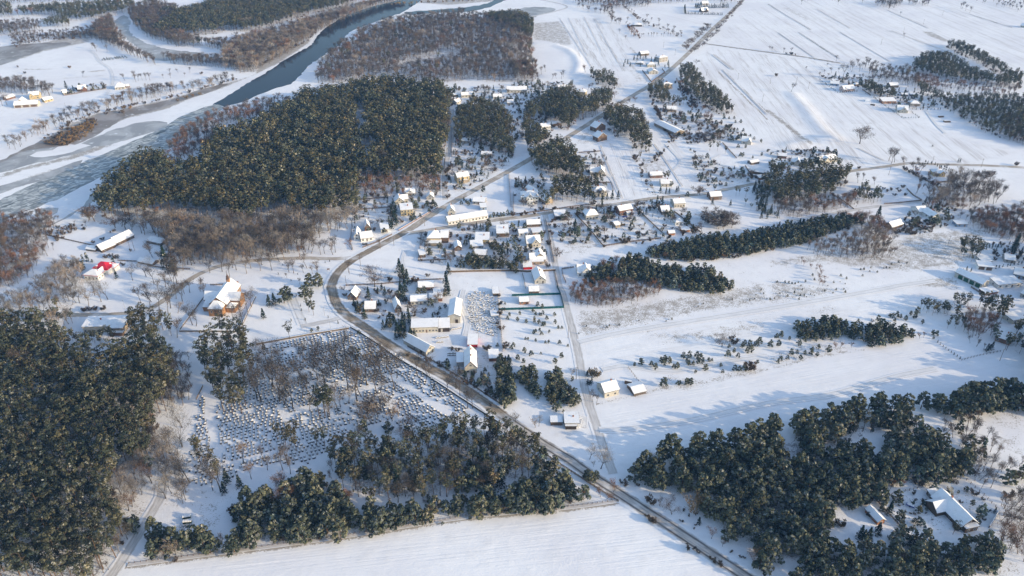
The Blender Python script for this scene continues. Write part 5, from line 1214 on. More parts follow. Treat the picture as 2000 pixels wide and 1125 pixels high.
forest('0 1875,620 1925,610 1945,625 1940,650 1905,660 1880,645', 4, 4.4, [(RD, .5), (BI, .3), (PI_, .2)], (8, 12), 'reddish birch of the copse beside the hedged corner', 'birch copse at the right edge', .6)
forest('0 1850,625 1880,618 1885,640 1855,645', 3, 5, [(PI_, 1)], (6, 9), 'pine at the left of the birch copse', 'pines beside the birch copse', .4)
forest('0 1945,655 1985,640 2060,640 2060,690 1970,690', 6, 6, [(PI_, 1)], (9, 13), 'pine in front of the brown house at the right edge', 'pines at the brown house', .5)
forest('0 1870,475 1900,465 1915,480 1915,505 1895,512 1875,500', 5, 5.5, [(PI_, 1)], (8, 12), 'dark pine above the right edge farmyard', 'pines above the right farmyard', .4)
forest('0 1920,480 1985,470 2000,500 1940,505', 3, 6, [(BB, .5), (SP, .5)], (3, 6), 'dark garden conifer above the right edge farmyard', 'garden conifers on the right', .4)
# ---- roadside evergreens at the curve
forest('C1 720,110 790,110 830,210 920,290 960,270 1000,240 1100,210 1170,190 1180,330 1240,360 1180,420 1080,410 990,350 900,300 790,230', 4, 4.2, [(PI_, .3), (SP, .4), (BT, .2), (FY, .1)], (6, 10), 'dark evergreen of the belt between road curve and workshop', 'evergreens along the road curve', .5, road=1.2)
some('B1 1120,1000 1150,1050 1180,1090 C1 1130,60 1160,30 1150,100', SP, 10, 14, 'tall dark spruce left of the low cream workshop', 'tall spruces by the workshop')
some('C1 950,40 980,20 1005,60 960,140 880,90', SP, 5, 8, 'smaller spruce between the roadside cottages', 'spruces between the cottages')
some('B1 1480,1080 1500,1010 C1 1490,20 1500,60', SP, 9, 12, 'narrow tall conifer at the corner of the stone yard', 'conifers at the stone yard corner')
forest('B1 1650,870 1700,880 1900,890 1995,910 B2 20,930 20,980 B1 1900,990 1660,970', 3, 3.4, [(PI_, .7), (YP, .3)], (6, 8), 'evergreen of the rectangular block above the stone yard', 'rectangular evergreen block', .4)
forest('B1 1820,770 1960,760 1990,790 1960,830 1850,820', 2, 4, [(BB, .5), (YP, .5)], (3, 5), 'garden bush beside the tan cottages', 'bushes by the tan cottages', .4)
forest('C1 1890,560 1950,540 1980,640 1990,800 1970,930 1920,900 1900,720', 4, 3.8, [(YP, .6), (SP, .2), (RD, .2)], (6, 10), 'evergreen of the narrow row right of the tall cream house', 'evergreen row by the cream house', .5)
forest('C1 1480,590 1600,640 1640,690 1760,640 1790,700 1870,780 1850,840 1750,780 1650,720 1560,660', 3, 3.8, [(SP, .45), (YP, .3), (BT, .25)], (4, 7), 'evergreen in the garden hedge along the main road', 'garden hedge by the main road', .4, road=1.1)
forest('C2 60,700 140,600 185,640 190,850 150,855 120,750 70,770', 4, 3.4, [(YP, 1)], (5, 8), 'young pine of the narrow grove on the open plot', 'narrow grove on the open plot', .5)
forest('C2 340,680 360,650 400,740 440,780 500,870 490,930 400,910 340,950 280,880 270,770 300,690', 4, 3.4, [(YP, .8), (FY, .2)], (5, 8.5), 'young pine of the broad clump beside the lane', 'broad clump beside the lane', .5)
YPL = 'C2 60,210 42,260 110,275 200,145 235,160 165,190 215,215 185,215 225,220 270,250 330,220 335,280 360,320 388,320 210,280 175,270 240,300 185,345 215,340 230,370 290,350 105,405 125,405 185,420 260,435 285,430 370,440 435,460 95,505 150,530 225,520 385,545 10,460 45,560 90,585 335,590 175,250 255,290 240,210 170,360 20,690 70,660 345,660 260,680 470,725 400,970'
some(YPL, YP, 2.2, 4.6, 'young pine scattered over the snowy plot west of the lane', 'young pines on the open plot')
some('C1 1990,480 1985,570 1990,650 1940,130 1975,220 1960,250', YP, 2, 4, 'young pine scattered over the snowy plot west of the lane', 'young pines on the open plot')
HP = 'C2 955,610 1005,600 1085,612 1115,635 1160,575 1190,575 1180,600 1225,570 1230,590 1260,630 1285,630 1335,550 1380,545 1360,575 1440,550 1470,560 1450,590 1410,605 1375,605 1485,590 1530,575 1555,575 1690,470 1730,505 1680,540 1790,465 1810,450 1850,460 1860,500 1830,505 1760,545 1925,435 1900,460 1735,650 1770,650 1805,645 1640,665 1505,645 1430,665 1625,615 1910,590 1290,760 1310,750 1360,755 1390,755'
some(HP, YP, 2.8, 6.0, 'bushy young pine on the grassy strip above the big snowfield', 'young pines above the snowfield')
some('C3 65,395 100,385 165,405 15,465 80,455 240,450 390,475 470,505 75,590 95,570 150,560 180,520 225,515 250,560 285,520 330,525 340,500 380,535 700,275 650,400 640,385 855,260 895,310 985,265 1030,235 1000,230 965,235 1140,240 1160,205 1070,255 1200,280 1110,215 945,230 1280,370 1310,375 1500,235', YP, 3, 6.5, 'bushy young pine on the grassy strip above the big snowfield', 'young pines above the snowfield')
one('C2', 1180, 770, YP, 7.5, 'large round dark pine standing alone beside the lone cream house', None)
some('B3 70,1080 130,1080 160,1085 185,1090 210,1090 235,1080 255,1105 290,1075 345,1025 360,1060 565,1030 465,1105 510,1080 560,1075 600,1090 610,1050 720,980 745,980 735,1030 900,970 920,965 945,970 800,965 790,995 850,1000 960,940 1015,925 1035,950 1080,930 1280,20 C3 15,95 50,90 90,50 150,70 205,45 250,65 265,20 280,65 240,95 300,75 330,55 360,65 440,30 505,45 530,20 590,15 600,40', YP, 1.2, 2.6, 'tiny pine sapling dotted over the rough grass slope', 'pine saplings on the grass slope')
some('C2 520,360 580,305 620,350 740,315 760,300 835,295 990,260 1200,265 1220,250 1245,250 1450,150 1490,130 1715,95 1850,100 1890,90 1900,60 1940,20 1960,50 1985,90', YP, .9, 2.0, 'tiny pine sapling on the grassy field right of the lane', 'pine saplings right of the lane')
# ---- village garden trees: conifers
some('B2 30,330 70,330 105,310', SP, 7, 10, 'dark spruce of the trio left of the mansion', 'spruce trio by the mansion')
some('B2 825,425 780,430 740,430 700,450', SP, 6, 10, 'dark spruce of the row beside the hip-roofed cream house', 'spruces by the hip-roofed house')
some('B2 990,560 1020,560 1045,545 1170,470 1130,465 1090,470 715,540 740,560 765,530 655,520 700,500', SP, 5, 9, 'dark garden spruce among the houses south of the village road', 'spruces south of the village road')
one('B2', 490, 680, SP, 12, 'tall dark spruce in the garden near the lane', None)
some('B2 490,770 585,760', YP, 5, 6, 'round pine of the pair in the scrubby garden by the lane', 'round pine pair in the scrubby garden')
one('B2', 985, 735, YP, 5, 'round pale-green pine in the middle of the garden plots', None)
one('B2', 1405, 670, YP, 6, 'dark pine at the bottom corner of the garden plots', None)
some('B2 1240,360 1215,285 1190,300', PI_, 9, 12, 'pine beside the long low brick-red house', 'pines by the brick-red house')
some('B2 1155,380 1200,385 1225,385 1280,375 1295,365', SP, 5, 8, 'evergreen hiding the white-roofed house by the road', 'evergreens by the white-roofed house')
one('B2', 1365, 412, YP, 6, 'round evergreen beside the village road bend', None)
one('B2', 1575, 380, PI_, 9, 'broad pine standing behind the lone bungalow', None)
some('B2 1560,470 1700,480', SP, 6, 9, 'spruce in front of the lone bungalow', 'spruces by the lone bungalow')
some('B2 1745,400 1770,390 1820,410 1815,480 1860,510 1905,500 1910,460 1890,360 1920,330 1950,560 1985,570', PI_, 6, 10, 'evergreen scattered between the lone bungalow and hillside wood', 'evergreens near the hillside wood')
some('B2 995,115 1025,155 940,60 970,50 1010,60 1040,60 1060,40', PI_, 5, 9, 'pine in the rough plot beside the two ploughed strips', 'pines in the rough plot')
some('B2 1435,155 1480,245 1520,240 1585,210 1550,220 1525,300 1390,50', YP, 3, 5, 'small pine on the open snowy slope right of the strips', 'small pines on the open slope')
some('B2 1540,50 1600,50 1570,20 1660,75 A2 1560,1110 1600,1115', PI_, 7, 11, 'dark pine at the upper edge of the open slope', 'pines at the upper slope edge')
some('B2 1780,100 1800,90 1875,110 1760,30 1820,30 1945,90 1990,60', YP, 3, 6, 'garden pine around the pergola house', 'garden pines by the pergola house')
some('A2 1635,1035 1700,1035 1730,1030 1755,1020 1680,1070 1720,1090 1790,1070 1820,1070 1855,1070 1885,1090 1940,1110 1800,1030', YP, 3, 5, 'round young pine in the garden of the steep blue-shaded house', 'young pines by the steep house')
some('A2 1400,950 1430,960 1440,930 1480,980 1630,960 1690,930 1730,930 1780,960 1650,930 1740,960', YP, 3.5, 6, 'small pine in the snowy garden beside the field edge', 'small pines in the field-edge garden')
some('A2 870,520 900,500 920,520 950,470 975,470 1000,460 1020,470 1040,460 1085,480 1110,480 1120,470 1140,510 1190,530 1220,530 1215,510 1115,545 1000,520 880,490', SP, 6, 9, 'dark spruce around the cream bungalow yard in the fields', 'spruces of the field yard')
row('A2 1345,110 1640,118', SP, 2.6, 4, 6, 'clipped evergreen of the dark square hedge in the far field', 'dark square hedge', .3)
row('A2 1345,55 1350,108', SP, 3, 5, 8, 'clipped evergreen of the dark square hedge in the far field', 'dark square hedge', .3)
row('A2 1420,65 1690,60', SP, 3, 7, 11, 'taller evergreen at the back of the dark square hedge', 'back of the dark square hedge', .5)
some('B1 1040,640 1060,660 1075,600 1060,560 1090,530 1070,500 1095,630 1085,580', SP, 9, 12, 'dark columnar conifer of the row left of the plain yellow block', 'conifer row by the yellow block')
some('B1 1330,490 1350,530 1380,470 1400,490 1230,590 1280,570 1210,600 1250,500', YP, 4, 7, 'garden evergreen between the yellow block and the road', 'garden evergreens by the road')
some('B1 1690,190 1660,170 1710,150 1760,140 1560,190 1580,170 1790,130', PI_, 8, 11, 'pine above the yellow balcony house', 'pines above the yellow house')
some('B1 1680,270 1700,300 1810,250 1800,270 1720,250 1520,300', SP, 4, 7, 'evergreen right of the yellow balcony house', 'evergreens by the yellow house')
one('B1', 1770, 370, YP, 7, 'round dark pine leaning over the village road', None)
some('B1 1600,470 1640,460 1670,450 1620,440 1655,475', YP, 3, 5, 'round garden pine beside the snow-roofed bungalow', 'garden pines by the bungalow')
some('B1 1275,395 1380,350 1400,370 1430,360 1395,330 1100,370', SP, 6, 10, 'dark spruce at the back of the lane-side gardens', 'spruces of the lane-side gardens')
row('B1 1815,580 1995,550', YP, 3, 4, 6, 'evergreen of the dark hedge right of the long hall', 'hedge right of the long hall', .6)
some('B1 1660,660 1700,680 1720,660 1750,670 1770,650 1800,690 1660,760 1670,740', SP, 4, 7, 'evergreen in the garden of the square yellow cottage', 'evergreens by the square cottage')
some('B1 1940,870 1960,860', SP, 5, 6, 'dark small spruce beside the evergreen block', 'small spruces by the block')
some('B2 30,950 50,960 70,970 40,900 25,870 60,880 75,900', PI_, 9, 13, 'tall dark conifer left of the layered-roof house', 'tall conifers by the lane houses')
some('A1 1545,725', SP, 10, 11, 'tall dark spruce at the head of the lane', None)
some('A1 1850,705 1720,790 1760,760 1785,750', SP, 7, 10, 'spruce behind the village pines', 'spruces behind the village pines')
some('A2 70,760 150,740 205,720 235,720 220,690 160,780 30,820 470,700 465,670 120,980 190,1000 110,1010', PI_, 6, 9, 'dark pine by the long cream farmhouse', 'pines by the cream farmhouse')
some('B3 850,590', SP, 14, 15, 'tall lone dark spruce above the plank barn', None)
some('B3 1895,870 1920,820', SP, 14, 16, 'tall dark spruce behind the right edge farmyard', 'tall spruces at the right')
some('B3 1680,800 1700,800 1720,795 1745,810 1770,800 1790,800 1700,820 1815,805', SP, 3, 5, 'small dark conifer row above the right farmyard', 'small conifers above the farmyard')
row('B3 1755,970 1990,930', TJ, 3.2, 2, 3.2, 'clipped thuja of the row behind the double garage', 'thuja row by the garage', .2)
some('B3 1465,1010 1490,1000 1515,1000 1580,990 1545,985', SP, 3, 5, 'dark conifer beside the machinery hall', 'conifers by the machinery hall')
# ---- churchyard conifers and shrubs
some('C1 60,240', SP, 8, 9, 'spruce on the snowy green left of the double path', None)
some('C1 105,140 145,130', SP, 9, 11, 'frosted spruce of the pair left of the double path', 'spruce pair on the green')
some('C1 220,120 250,100', YP, 12, 14, 'tall dark pine left of the double path on the green', 'tall pines on the green')
some('B1 420,1110 490,1110 C1 380,80', YP, 11, 13, 'tall dense pine right of the double path', 'dense pines right of the double path')
some('C1 415,190 450,215 430,140', PI_, 9, 14, 'pine on the green right of the double path', 'pines right of the double path')
one('C1', 265, 400, PI_, 13, 'lone broad pine above the cemetery wall', None)
one('C1', 65, 490, SP, 7, 'dark spruce at the upper left corner of the graves', None)
some('C1 540,1010 575,1005 500,1020', PI_, 20, 23, 'tall pine in the very middle of the cemetery', 'pines in the middle of the cemetery')
one('C1', 790, 640, PI_, 17, 'tall pine among bare trees in the upper cemetery', None)
some('C1 840,1120 1030,1120 D1 1180,40', YP, 7, 9, 'green pine at the lower middle of the cemetery', 'pines in the lower cemetery middle')
some('C1 315,65 348,145 355,180 385,255 563,235 640,280 275,260 B1 175,1015 370,955 325,1015 275,1065 540,925 575,915 210,945', TJ, 1.6, 2.8, 'slim thuja dotting the church green', 'slim thujas on the church green')
some('C1 435,345 485,330', YP, 3.2, 3.8, 'round dark shrub of the pair above the cemetery wall', 'round shrub pair by the wall')
one('C1', 805, 365, YP, 4, 'round dark shrub at the cemetery corner by the road', None)
one('C1', 1390, 800, TJ, 4.5, 'slim thuja among the roadside graves', None)
# ---- red roofed house
some('B0 650,910 685,912 612,950 640,975 655,975', TJ, 6, 8, 'dark columnar cypress behind the red-roofed house', 'cypresses by the red-roofed house')
one('B0', 895, 965, TJ, 9, 'tall dark cypress at the right gable of the red-roofed house', None)
one('B0', 910, 1045, SP, 8, 'blue-grey spruce in front of the red-roofed house', None)
one('B0', 720, 920, YP, 3, 'round dark shrub behind the red-roofed house', None)
one('B0', 545, 1000, RB, 14, 'dense leafless tree left of the red-roofed house', None)
one('B0', 1300, 960, SP, 20, 'very tall dark conifer at the edge of the grey wood', None)
one('B0', 1360, 990, SP, 13, 'shorter dark conifer beside the very tall one at the grey wood', None)
one('B0', 1140, 1030, PB, 16, 'tall leaning leafless larch right of the red-roofed house', None)
one('B0', 1035, 1060, BT, 14, 'leafless tree on the snow right of the blue-grey spruce', None)
some('B0 1250,920 1190,880 1170,850', BT, 11, 15, 'leafless tree at the collapsed shed', 'bare trees at the collapsed shed')
some('B0 700,590 740,600 690,600 900,650 980,660 1030,670 950,640 680,570', RB, 9, 13, 'leafless tree at the lower tip of the big pine wood', 'bare trees at the pine wood tip')
forest('B0 360,700 400,650 500,620 600,600 680,610 680,650 560,660 500,720 440,750', 2, 5, [(BB, .7), (BT, .3)], (4, 7), 'bare bush along the yard fence by the frozen river', 'bushes along the yard fence', .4)
row('B0 800,880 920,890', BB, 2.2, 2, 3.5, 'bare brown bush below the long timber barn', 'bushes below the timber barn', .8)
some('B0 860,690 890,680 800,745 730,770 1020,830 940,930 960,950', BB, 1.5, 3, 'bare bush on the snow around the timber barn', 'bushes around the timber barn')
some('B0 330,1120 400,1110 450,1100 570,1100 480,1060 C0 100,200 160,190 620,120 690,140 790,110 840,90 740,60', PB, 13, 18, 'pale leafless tree below the red-roofed house lawn', 'pale trees below the lawn')
some('B0 1200,1090 1290,1110 1380,1090 C0 1310,200 1240,170 1330,160 1100,120 1170,150 1500,290 1530,300 1380,390 1180,110', BT, 13, 18, 'leafless tree on the slope below the church road', 'bare trees below the church road')
row('C0 640,185 830,170', BB, 2, 2, 3.2, 'bare brown hedge bush along the presbytery road', 'hedge bushes by the presbytery', .8)
one('C0', 1715, 320, BT, 18, 'large leafless tree right in front of the church', None)
some('C0 1890,260 1930,200 1820,260 1960,150 1900,330', BT, 13, 17, 'leafless tree right of the church', 'bare trees right of the church')
one('C0', 1470, 560, PB, 8, 'pale young birch on the snow below the church wall', None)
# ---- cemetery bare trees
some('C1 185,890 150,800 230,800 285,935 130,780 360,880 40,890 10,870 D0 1480,400 1720,470', BT, 20, 25, 'tall leafless tree in the left half of the cemetery', 'tall bare trees in the left cemetery')
one('C1', 585, 660, RB, 21, 'broad leafless oak in the upper middle of the cemetery', None)
some('C1 720,800 790,890 865,760 980,710 1080,790 640,650 700,640 920,690', BT, 20, 26, 'tall leafless tree in the right half of the cemetery', 'tall bare trees in the right cemetery')
some('C1 900,1060 870,1000 980,960 1040,920 850,920 1110,1000 1160,1090 950,1010', RB, 8, 12, 'bushy leafless tree at the lower right of the cemetery', 'bushy bare trees in the lower cemetery')
some('C1 980,560 1260,690 1350,690 1490,820 1590,840 1650,940 1690,940 1560,790 1320,740', BT, 14, 18, 'leafless tree lining the main road by the cemetery', 'bare trees along the main road')
some('D0 1420,820 1370,960 1320,940', PB, 8, 10, 'pale leafless tree at the foot of the lower left track', 'pale trees at the track foot')
some('D0 1660,460 1620,330 1700,340 1960,370 1900,250 D1 90,300 60,230 250,260 270,330 210,300', BI, 11, 15, 'slender reddish birch at the lower cemetery edge', 'birches at the lower cemetery edge')
some('D0 1870,430 1770,400 1750,480', SP, 8, 10, 'dark young conifer at the lower cemetery corner', 'conifers at the lower cemetery corner')
one('D0', 1420, 120, PB, 20, 'large pale spreading tree at the left cemetery corner', None)
one('C0', 1420, 1090, PB, 19, 'broad pale pinkish leafless tree at the upper left cemetery corner', None)
forest('D0 1740,560 1830,530 1880,600 1880,720 1800,700 1760,640', 2, 4, [(BB, 1)], (2, 4), 'bare bush on the small snowy dump', 'bushes on the snowy dump', .3)
# ---- lone and roadside trees elsewhere
one('B1', 535, 850, BT, 13, 'leafless tree alone on the snow left of the road fork', None)
one('B1', 925, 1110, RB, 17, 'large round leafless tree by the fence below the road fork', None)
one('B1', 725, 1000, BT, 11, 'leafless tree standing right at the road junction', None)
one('B1', 965, 810, BT, 10, 'leafless tree at the roadside above the fork', None)
one('B1', 745, 820, RD, 10, 'narrow rusty conifer-like tree by the bungalow fence', None)
some('B1 1560,960 1540,900 1580,940 1610,930 1520,950', BT, 7, 10, 'leafless tree in the villa back garden', 'bare trees in the villa garden')
some('B1 240,1040 260,1000 440,1010 480,1020 340,1090 370,1000 470,960', BT, 5, 8, 'small leafless tree on the church green by the road', 'small bare trees on the green')
one('B2', 370, 875, RB, 10, 'round leafless tree beside the lane', None)
some('B2 1440,395 1465,395 1480,680 1610,660 1650,640 1560,620 1630,600 1690,610', RB, 9, 13, 'broad leafless tree in the scrub below the lone bungalow', 'bare scrub trees on the slope')
forest('B2 1480,520 1560,500 1700,530 1720,620 1640,660 1540,640 1500,600', 4, 5, [(RB, .5), (BB, .5)], (5, 8), 'leafless scrub tree right of the garden plots', 'scrub right of the garden plots', .5)
some('B2 1320,540 1340,520 940,600 930,580 740,600 600,640 760,640', RB, 4, 6, 'small leafless fruit tree in the garden plots', 'fruit trees in the gardens')
one('A3', 715, 1120, RB, 20, 'great round leafless oak standing alone in the field', None)
one('A3', 180, 718, BT, 14, 'leafless tree alone at the end of the long bank', None)
one('A3', 585, 610, BT, 22, 'very tall leafless tree at the hamlet corner', None)
some('A3 650,560 710,560 640,545 735,540 690,520', BT, 11, 15, 'leafless tree of the group behind the very tall one', 'bare trees at the hamlet corner')
some('A3 395,605 440,575 460,520 495,570 550,565 670,620 710,620 730,620 460,605', BT, 6, 10, 'small leafless tree left of the far right hamlet', 'small bare trees by the hamlet')
some('A3 530,480', BT, 9, 10, 'leafless tree on the ditch below the upper fields', None)
some('A3 295,550', BT, 6, 7, 'small leafless tree alone in the middle field', None)
some('A3 65,595', BB, 4, 5, 'round bare bush in the middle field', None)
some('A3 30,400 120,410 180,410 15,395', BT, 7, 9, 'leafless tree on the dark ditch line', 'bare trees on the ditch')
row('A3 130,420 230,430', BB, 4, 2.5, 4, 'bare brown bush on the dark ditch line', 'bushes on the ditch', 1)
some('A3 1060,295 1130,465 1030,120', BT, 5, 8, 'small leafless tree out in the upper right field', 'small bare trees in the upper right field')
some('A3 545,35 260,35 735,25 310,10 500,5', BT, 8, 12, 'leafless tree along the top edge of the far field', 'bare trees at the top edge')
forest('A3 840,20 880,-10 1040,0 1020,40 950,70 880,50', 5, 8, [(BT, .7), (PB, .3)], (9, 13), 'leafless tree of the copse at the top right', 'copse at the top right', .5)
forest('A3 1100,10 1240,5 1230,45 1120,40', 5, 8, [(BT, 1)], (8, 12), 'leafless tree of the second copse at the top right', 'second copse at the top right', .5)
some('A3 1510,70 1500,65 1540,85 1570,100', BT, 9, 15, 'leafless tree at the head of the field track on the top right', 'bare trees at the track head')
forest('A3 1640,0 1850,-10 1995,0 1995,90 1900,70 1780,50 1660,40', 4, 11, [(BT, 1)], (7, 11), 'leafless tree of the loose hedge in the top right corner', 'loose hedge in the top right', .2, thin=.5)
forest('A2 520,40 700,80 720,10 1060,10 1060,40 780,70 780,180 860,180 790,140 730,110 600,90', 5, 8, [(BT, .7), (RD, .3)], (8, 12), 'leafless tree of the hedge across the top middle', 'top middle hedge', .6)
forest('A2 470,0 800,-15 1200,-10 1195,25 1000,30 820,40 560,50', 5, 8, [(BT, .8), (PI_, .2)], (8, 12), 'far leafless tree of the line across the top middle', 'far tree line at the top', .5)
forest('A2 1230,-10 1760,-20 1740,20 1640,25 1560,5 1240,25', 5, 8, [(BT, .8), (PI_, .2)], (7, 11), 'far leafless tree behind the square hedge', 'trees behind the square hedge', .4)
forest('A2 870,50 930,80 1000,140 1060,180 1200,220 1320,270 1300,280 1180,235 1040,190 960,130 880,80', 3, 5, [(BT, .6), (BB, .4)], (4, 8), 'brown hedge tree on the far field boundary', 'brown field boundary hedge', .6)
forest('A2 890,180 930,190 980,260 990,290 950,285 910,230', 3, 5, [(RD, .7), (BB, .3)], (4, 7), 'brown hedge tree beside the low dark cottage', 'hedge by the low dark cottage', .7)
row('A2 1000,285 1270,285', BI, 5, 5, 8, 'thin birch of the row across the far field', 'birch row in the far field', 1)
some('A2 840,260 880,310 900,170 830,180 1310,270 1260,250 1210,230 1140,190 1080,170 1050,150 1040,200 1020,210', BT, 7, 12, 'leafless tree by the far field boundary', 'bare trees on the far boundary')
one('A2', 570, 565, RD, 13, 'egg-shaped leafless tree alone at the bank end', None)
some('A2 285,690 260,560 230,580 310,620 345,615 385,615 400,600 620,700 590,710', BT, 8, 12, 'leafless tree between meadow bank and village', 'bare trees below the meadow bank')
some('A2 830,860 850,830 920,800 960,790 800,760 760,720', RB, 5, 9, 'frosted bush tree along the curving village road', 'bush trees by the curving road')
row('A2 1390,420 1430,400 1480,360 1540,310 1600,250 1660,170 1720,100 1790,20', RB, 9, 4, 8, 'roadside leafless tree along the straight far road', 'trees along the far road', 1.5)
row('A2 1350,400 1420,310 1500,240 1530,210', RB, 9, 6, 10, 'roadside leafless tree on the left of the far road', 'trees left of the far road', 2)
one('A2', 1435, 500, RB, 7, 'round leafless tree at the corner of the big field', None)
forest('A2 1300,660 1340,660 1420,760 1450,860 1420,870 1360,780 1310,710', 3, 5.5, [(RD, .5), (BB, .5)], (4, 7), 'brown shrub tree right of the tan house', 'brown shrubs by the tan house', .5)
some('A2 1500,940 1520,930 1470,880 1530,960', RD, 10, 14, 'rusty leafless tree below the dark pine belt', 'rusty trees below the pine belt')
row('A2 1110,830 1160,930 1210,1040 1260,1090', BB, 3, 2, 4, 'hedge bush along the long narrow farm building', 'hedge by the long farm building', .8)
forest('A2 1360,1050 1600,1030 1620,1080 1540,1110 1380,1120', 3, 5, [(RB, .5), (BB, .5)], (3, 6), 'bare fruit tree in the long farm orchard', 'long farm orchard', .4)
some('B3 960,150 940,130 985,140', BT, 13, 17, 'dense leafless tree where the village road leaves the houses', 'dense bare trees at the road exit')
some('B3 1060,185 1130,220 1150,180', BT, 11, 13, 'leafless tree of the pair beside the road on the hillside', 'bare trees on the hillside road')
row('B3 1160,160 1280,150', TJ, 3, 3, 5, 'dark hedge evergreen along the hillside road', 'hedge along the hillside road', .4)
row('B3 1290,160 1500,255', TJ, 2.6, 3, 4.5, 'dark hedge evergreen behind the bright yellow house', 'hedge behind the yellow house', .4)
row('B3 1050,195 1430,390', BB, 3, 2, 4, 'bare hedge bush dividing the hillside plots', 'hedge between the hillside plots', .6)
some('B3 1480,140 1495,140', SP, 4, 5, 'little dark conifer pair out in the right field', 'conifer pair in the right field')
one('B3', 1930, 165, BB, 4, 'small rusty bush by the road in the right field', None)
one('B3', 455, 75, PI_, 8, 'round pine behind the jagged snowy roofs', None)
one('B3', 705, 190, BB, 3, 'round bare bush beside the hillside road', None)
some('B3 700,300 740,280 830,320 1160,380 1150,390 1170,330', BI, 7, 11, 'thin birch on the snowy hillside plot', 'thin birches on the hillside')
some('B3 960,360 1000,350 1050,340 1020,370 900,350 930,370 1070,400 980,400', BB, 2, 3.5, 'bare bush in the brushy hillside plot', 'bushes in the hillside plot')
forest('B3 1380,400 1440,380 1500,480 1480,520 1300,490 1220,470 1260,430', 4, 5, [(BB, .4), (RD, .4), (SP, .2)], (4, 8), 'bare shrub below the high hillside trees', 'shrubs below the high trees', .6)
forest('B3 1560,560 1700,500 1900,520 2050,560 2050,760 1800,740 1640,680 1580,640', 4, 5.2, [(RD, .5), (BT, .4), (BI, .1)], (6, 10), 'reddish leafless tree of the wood at the right hillside edge', 'reddish wood at the right edge', .7)
forest('B3 200,880 300,900 420,960 470,1010 450,1090 400,1090 380,1000 280,940', 2, 5, [(RD, .6), (BI, .4)], (3, 6), 'thin reddish sapling of the curved row on the grass slope', 'reddish saplings on the slope', .4)
one('C2', 1635, 460, RB, 9, 'round pale leafless tree on the white field', None)
some('C2 1720,440 1875,640 1840,640', BB, 4, 6, 'bare bush among the young pines above the snowfield', 'bushes among the young pines')
some('C3 530,480 560,475 650,470 1180,395 1210,390 800,290', RD, 4, 6, 'reddish bare sapling along the snowfield edge', 'reddish saplings at the field edge')
some('C2 585,690 600,660', SP, 4, 6, 'dark shrubby conifer behind the lone cream house', 'conifers behind the lone cream house')
some('C2 660,690 630,700', GB, 5, 6, 'golden bare bush behind the lone cream house', 'golden bushes behind the lone house')
some('C2 590,755 620,745 605,760', SP, 4, 5, 'dark conifer left of the lone cream house', 'conifers left of the lone house')
some('C2 630,890 660,895 610,850', BT, 5, 8, 'brown leafless tree in front of the lone cream house', 'bare trees before the lone house')
some('C2 30,1050 180,1090 210,1080 460,690', PB, 7, 10, 'pale leafless tree on the snow near the cube house', 'pale trees near the cube house')
one('D2', 605, 215, PB, 12, 'slim frosted tree left of the lane end', None)
one('D2', 692, 290, PB, 16, 'tall frosted tree at the lane end by the road', None)
one('D2', 1060, 290, PB, 11, 'slim frosted tree at the tip of the lower right wood', None)
one('D2', 635, 275, PB, 4, 'very small frosted tree beside the lane end', None)
some('D2 580,370 610,390 655,370 240,200', YP, 6, 8, 'pine leaning over the main road', 'pines beside the main road')
some('D2 740,530 770,540 790,470 800,430 690,510', RD, 4, 7, 'reddish bush tree at the road by the field corner', 'reddish bushes at the field corner')
one('D2', 1245, 645, RB, 9, 'round brown leafless tree below the lower right wood', None)
one('D2', 1150, 580, BT, 7, 'thin brown leafless tree left of the round one', None)
one('D2', 1085, 560, BB, 4.5, 'bare bush left of the thin brown tree', None)
one('D2', 1440, 650, GB, 11, 'golden fan-shaped leafless tree at the pine edge', None)
one('D2', 1455, 720, SP, 5, 'small dark spruce below the golden leafless tree', None)
one('D2', 1555, 835, RD, 9, 'rusty spreading leafless tree below the golden one', None)
one('D2', 1640, 895, RD, 5, 'small rusty sapling by the road', None)
one('D2', 1885, 1050, RD, 10, 'rusty spreading tree near the bottom road edge', None)
some('D2 1340,620 1380,660 1320,700 1420,760 1430,730 1700,940 1780,985 1810,985', BB, 1, 2.5, 'low bush on the snow between road and pines', 'low bushes beside the road')
some('D2 1080,700 1110,710 1380,915 1410,915 1450,945 1545,1000 1580,1020 1620,1050 1050,660 870,380 850,400 880,420', BB, 1.2, 3, 'low roadside bush on the field side', 'low roadside bushes')
one('D3', 105, 240, RD, 8, 'rusty leafless tree inside the lower right wood', None)
one('D3', 940, 640, SP, 9, 'frosted spruce beside the garden fence in the pine clearing', None)
some('D3 740,850 780,840 850,800 715,830', SP, 7, 9, 'blue-dark spruce below the small red cabin', 'spruces below the red cabin')
one('D3', 1440, 800, PI_, 9, 'slim pine right in front of the big timber house', None)
some('D3 780,660 830,640', YP, 2.6, 3.2, 'round dark shrub behind the small red cabin', 'round shrubs behind the red cabin')
some('D3 1065,635 1175,615 1210,575 1540,465 1640,650 1480,480 1590,570 1230,560 1135,715', YP, 2, 4.2, 'small conifer in the garden of the big timber house', 'conifers in the timber house garden')
some('D3 480,740 520,730 560,735 600,740 1860,510 1890,500', BB, 2.5, 4, 'dark bare bush in the pine clearing', 'bushes in the pine clearing')
some('D3 1110,640 1140,650 1230,640 1280,690 1680,690 1720,620 1500,560 1660,670 1020,580 1050,570 1150,540', BB, .8, 1.6, 'small garden shrub in the snow by the timber house', 'shrubs by the timber house')
row('C3 1270,390 1310,410', YP, 2.5, 2, 3, 'dark shrub at the head of the little thuja row', None, .1)
row('C3 1310,420 1505,565', TJ, 2.2, 1.5, 2.4, 'little thuja of the straight row beside the shaded field', 'straight thuja row on the field', .05)
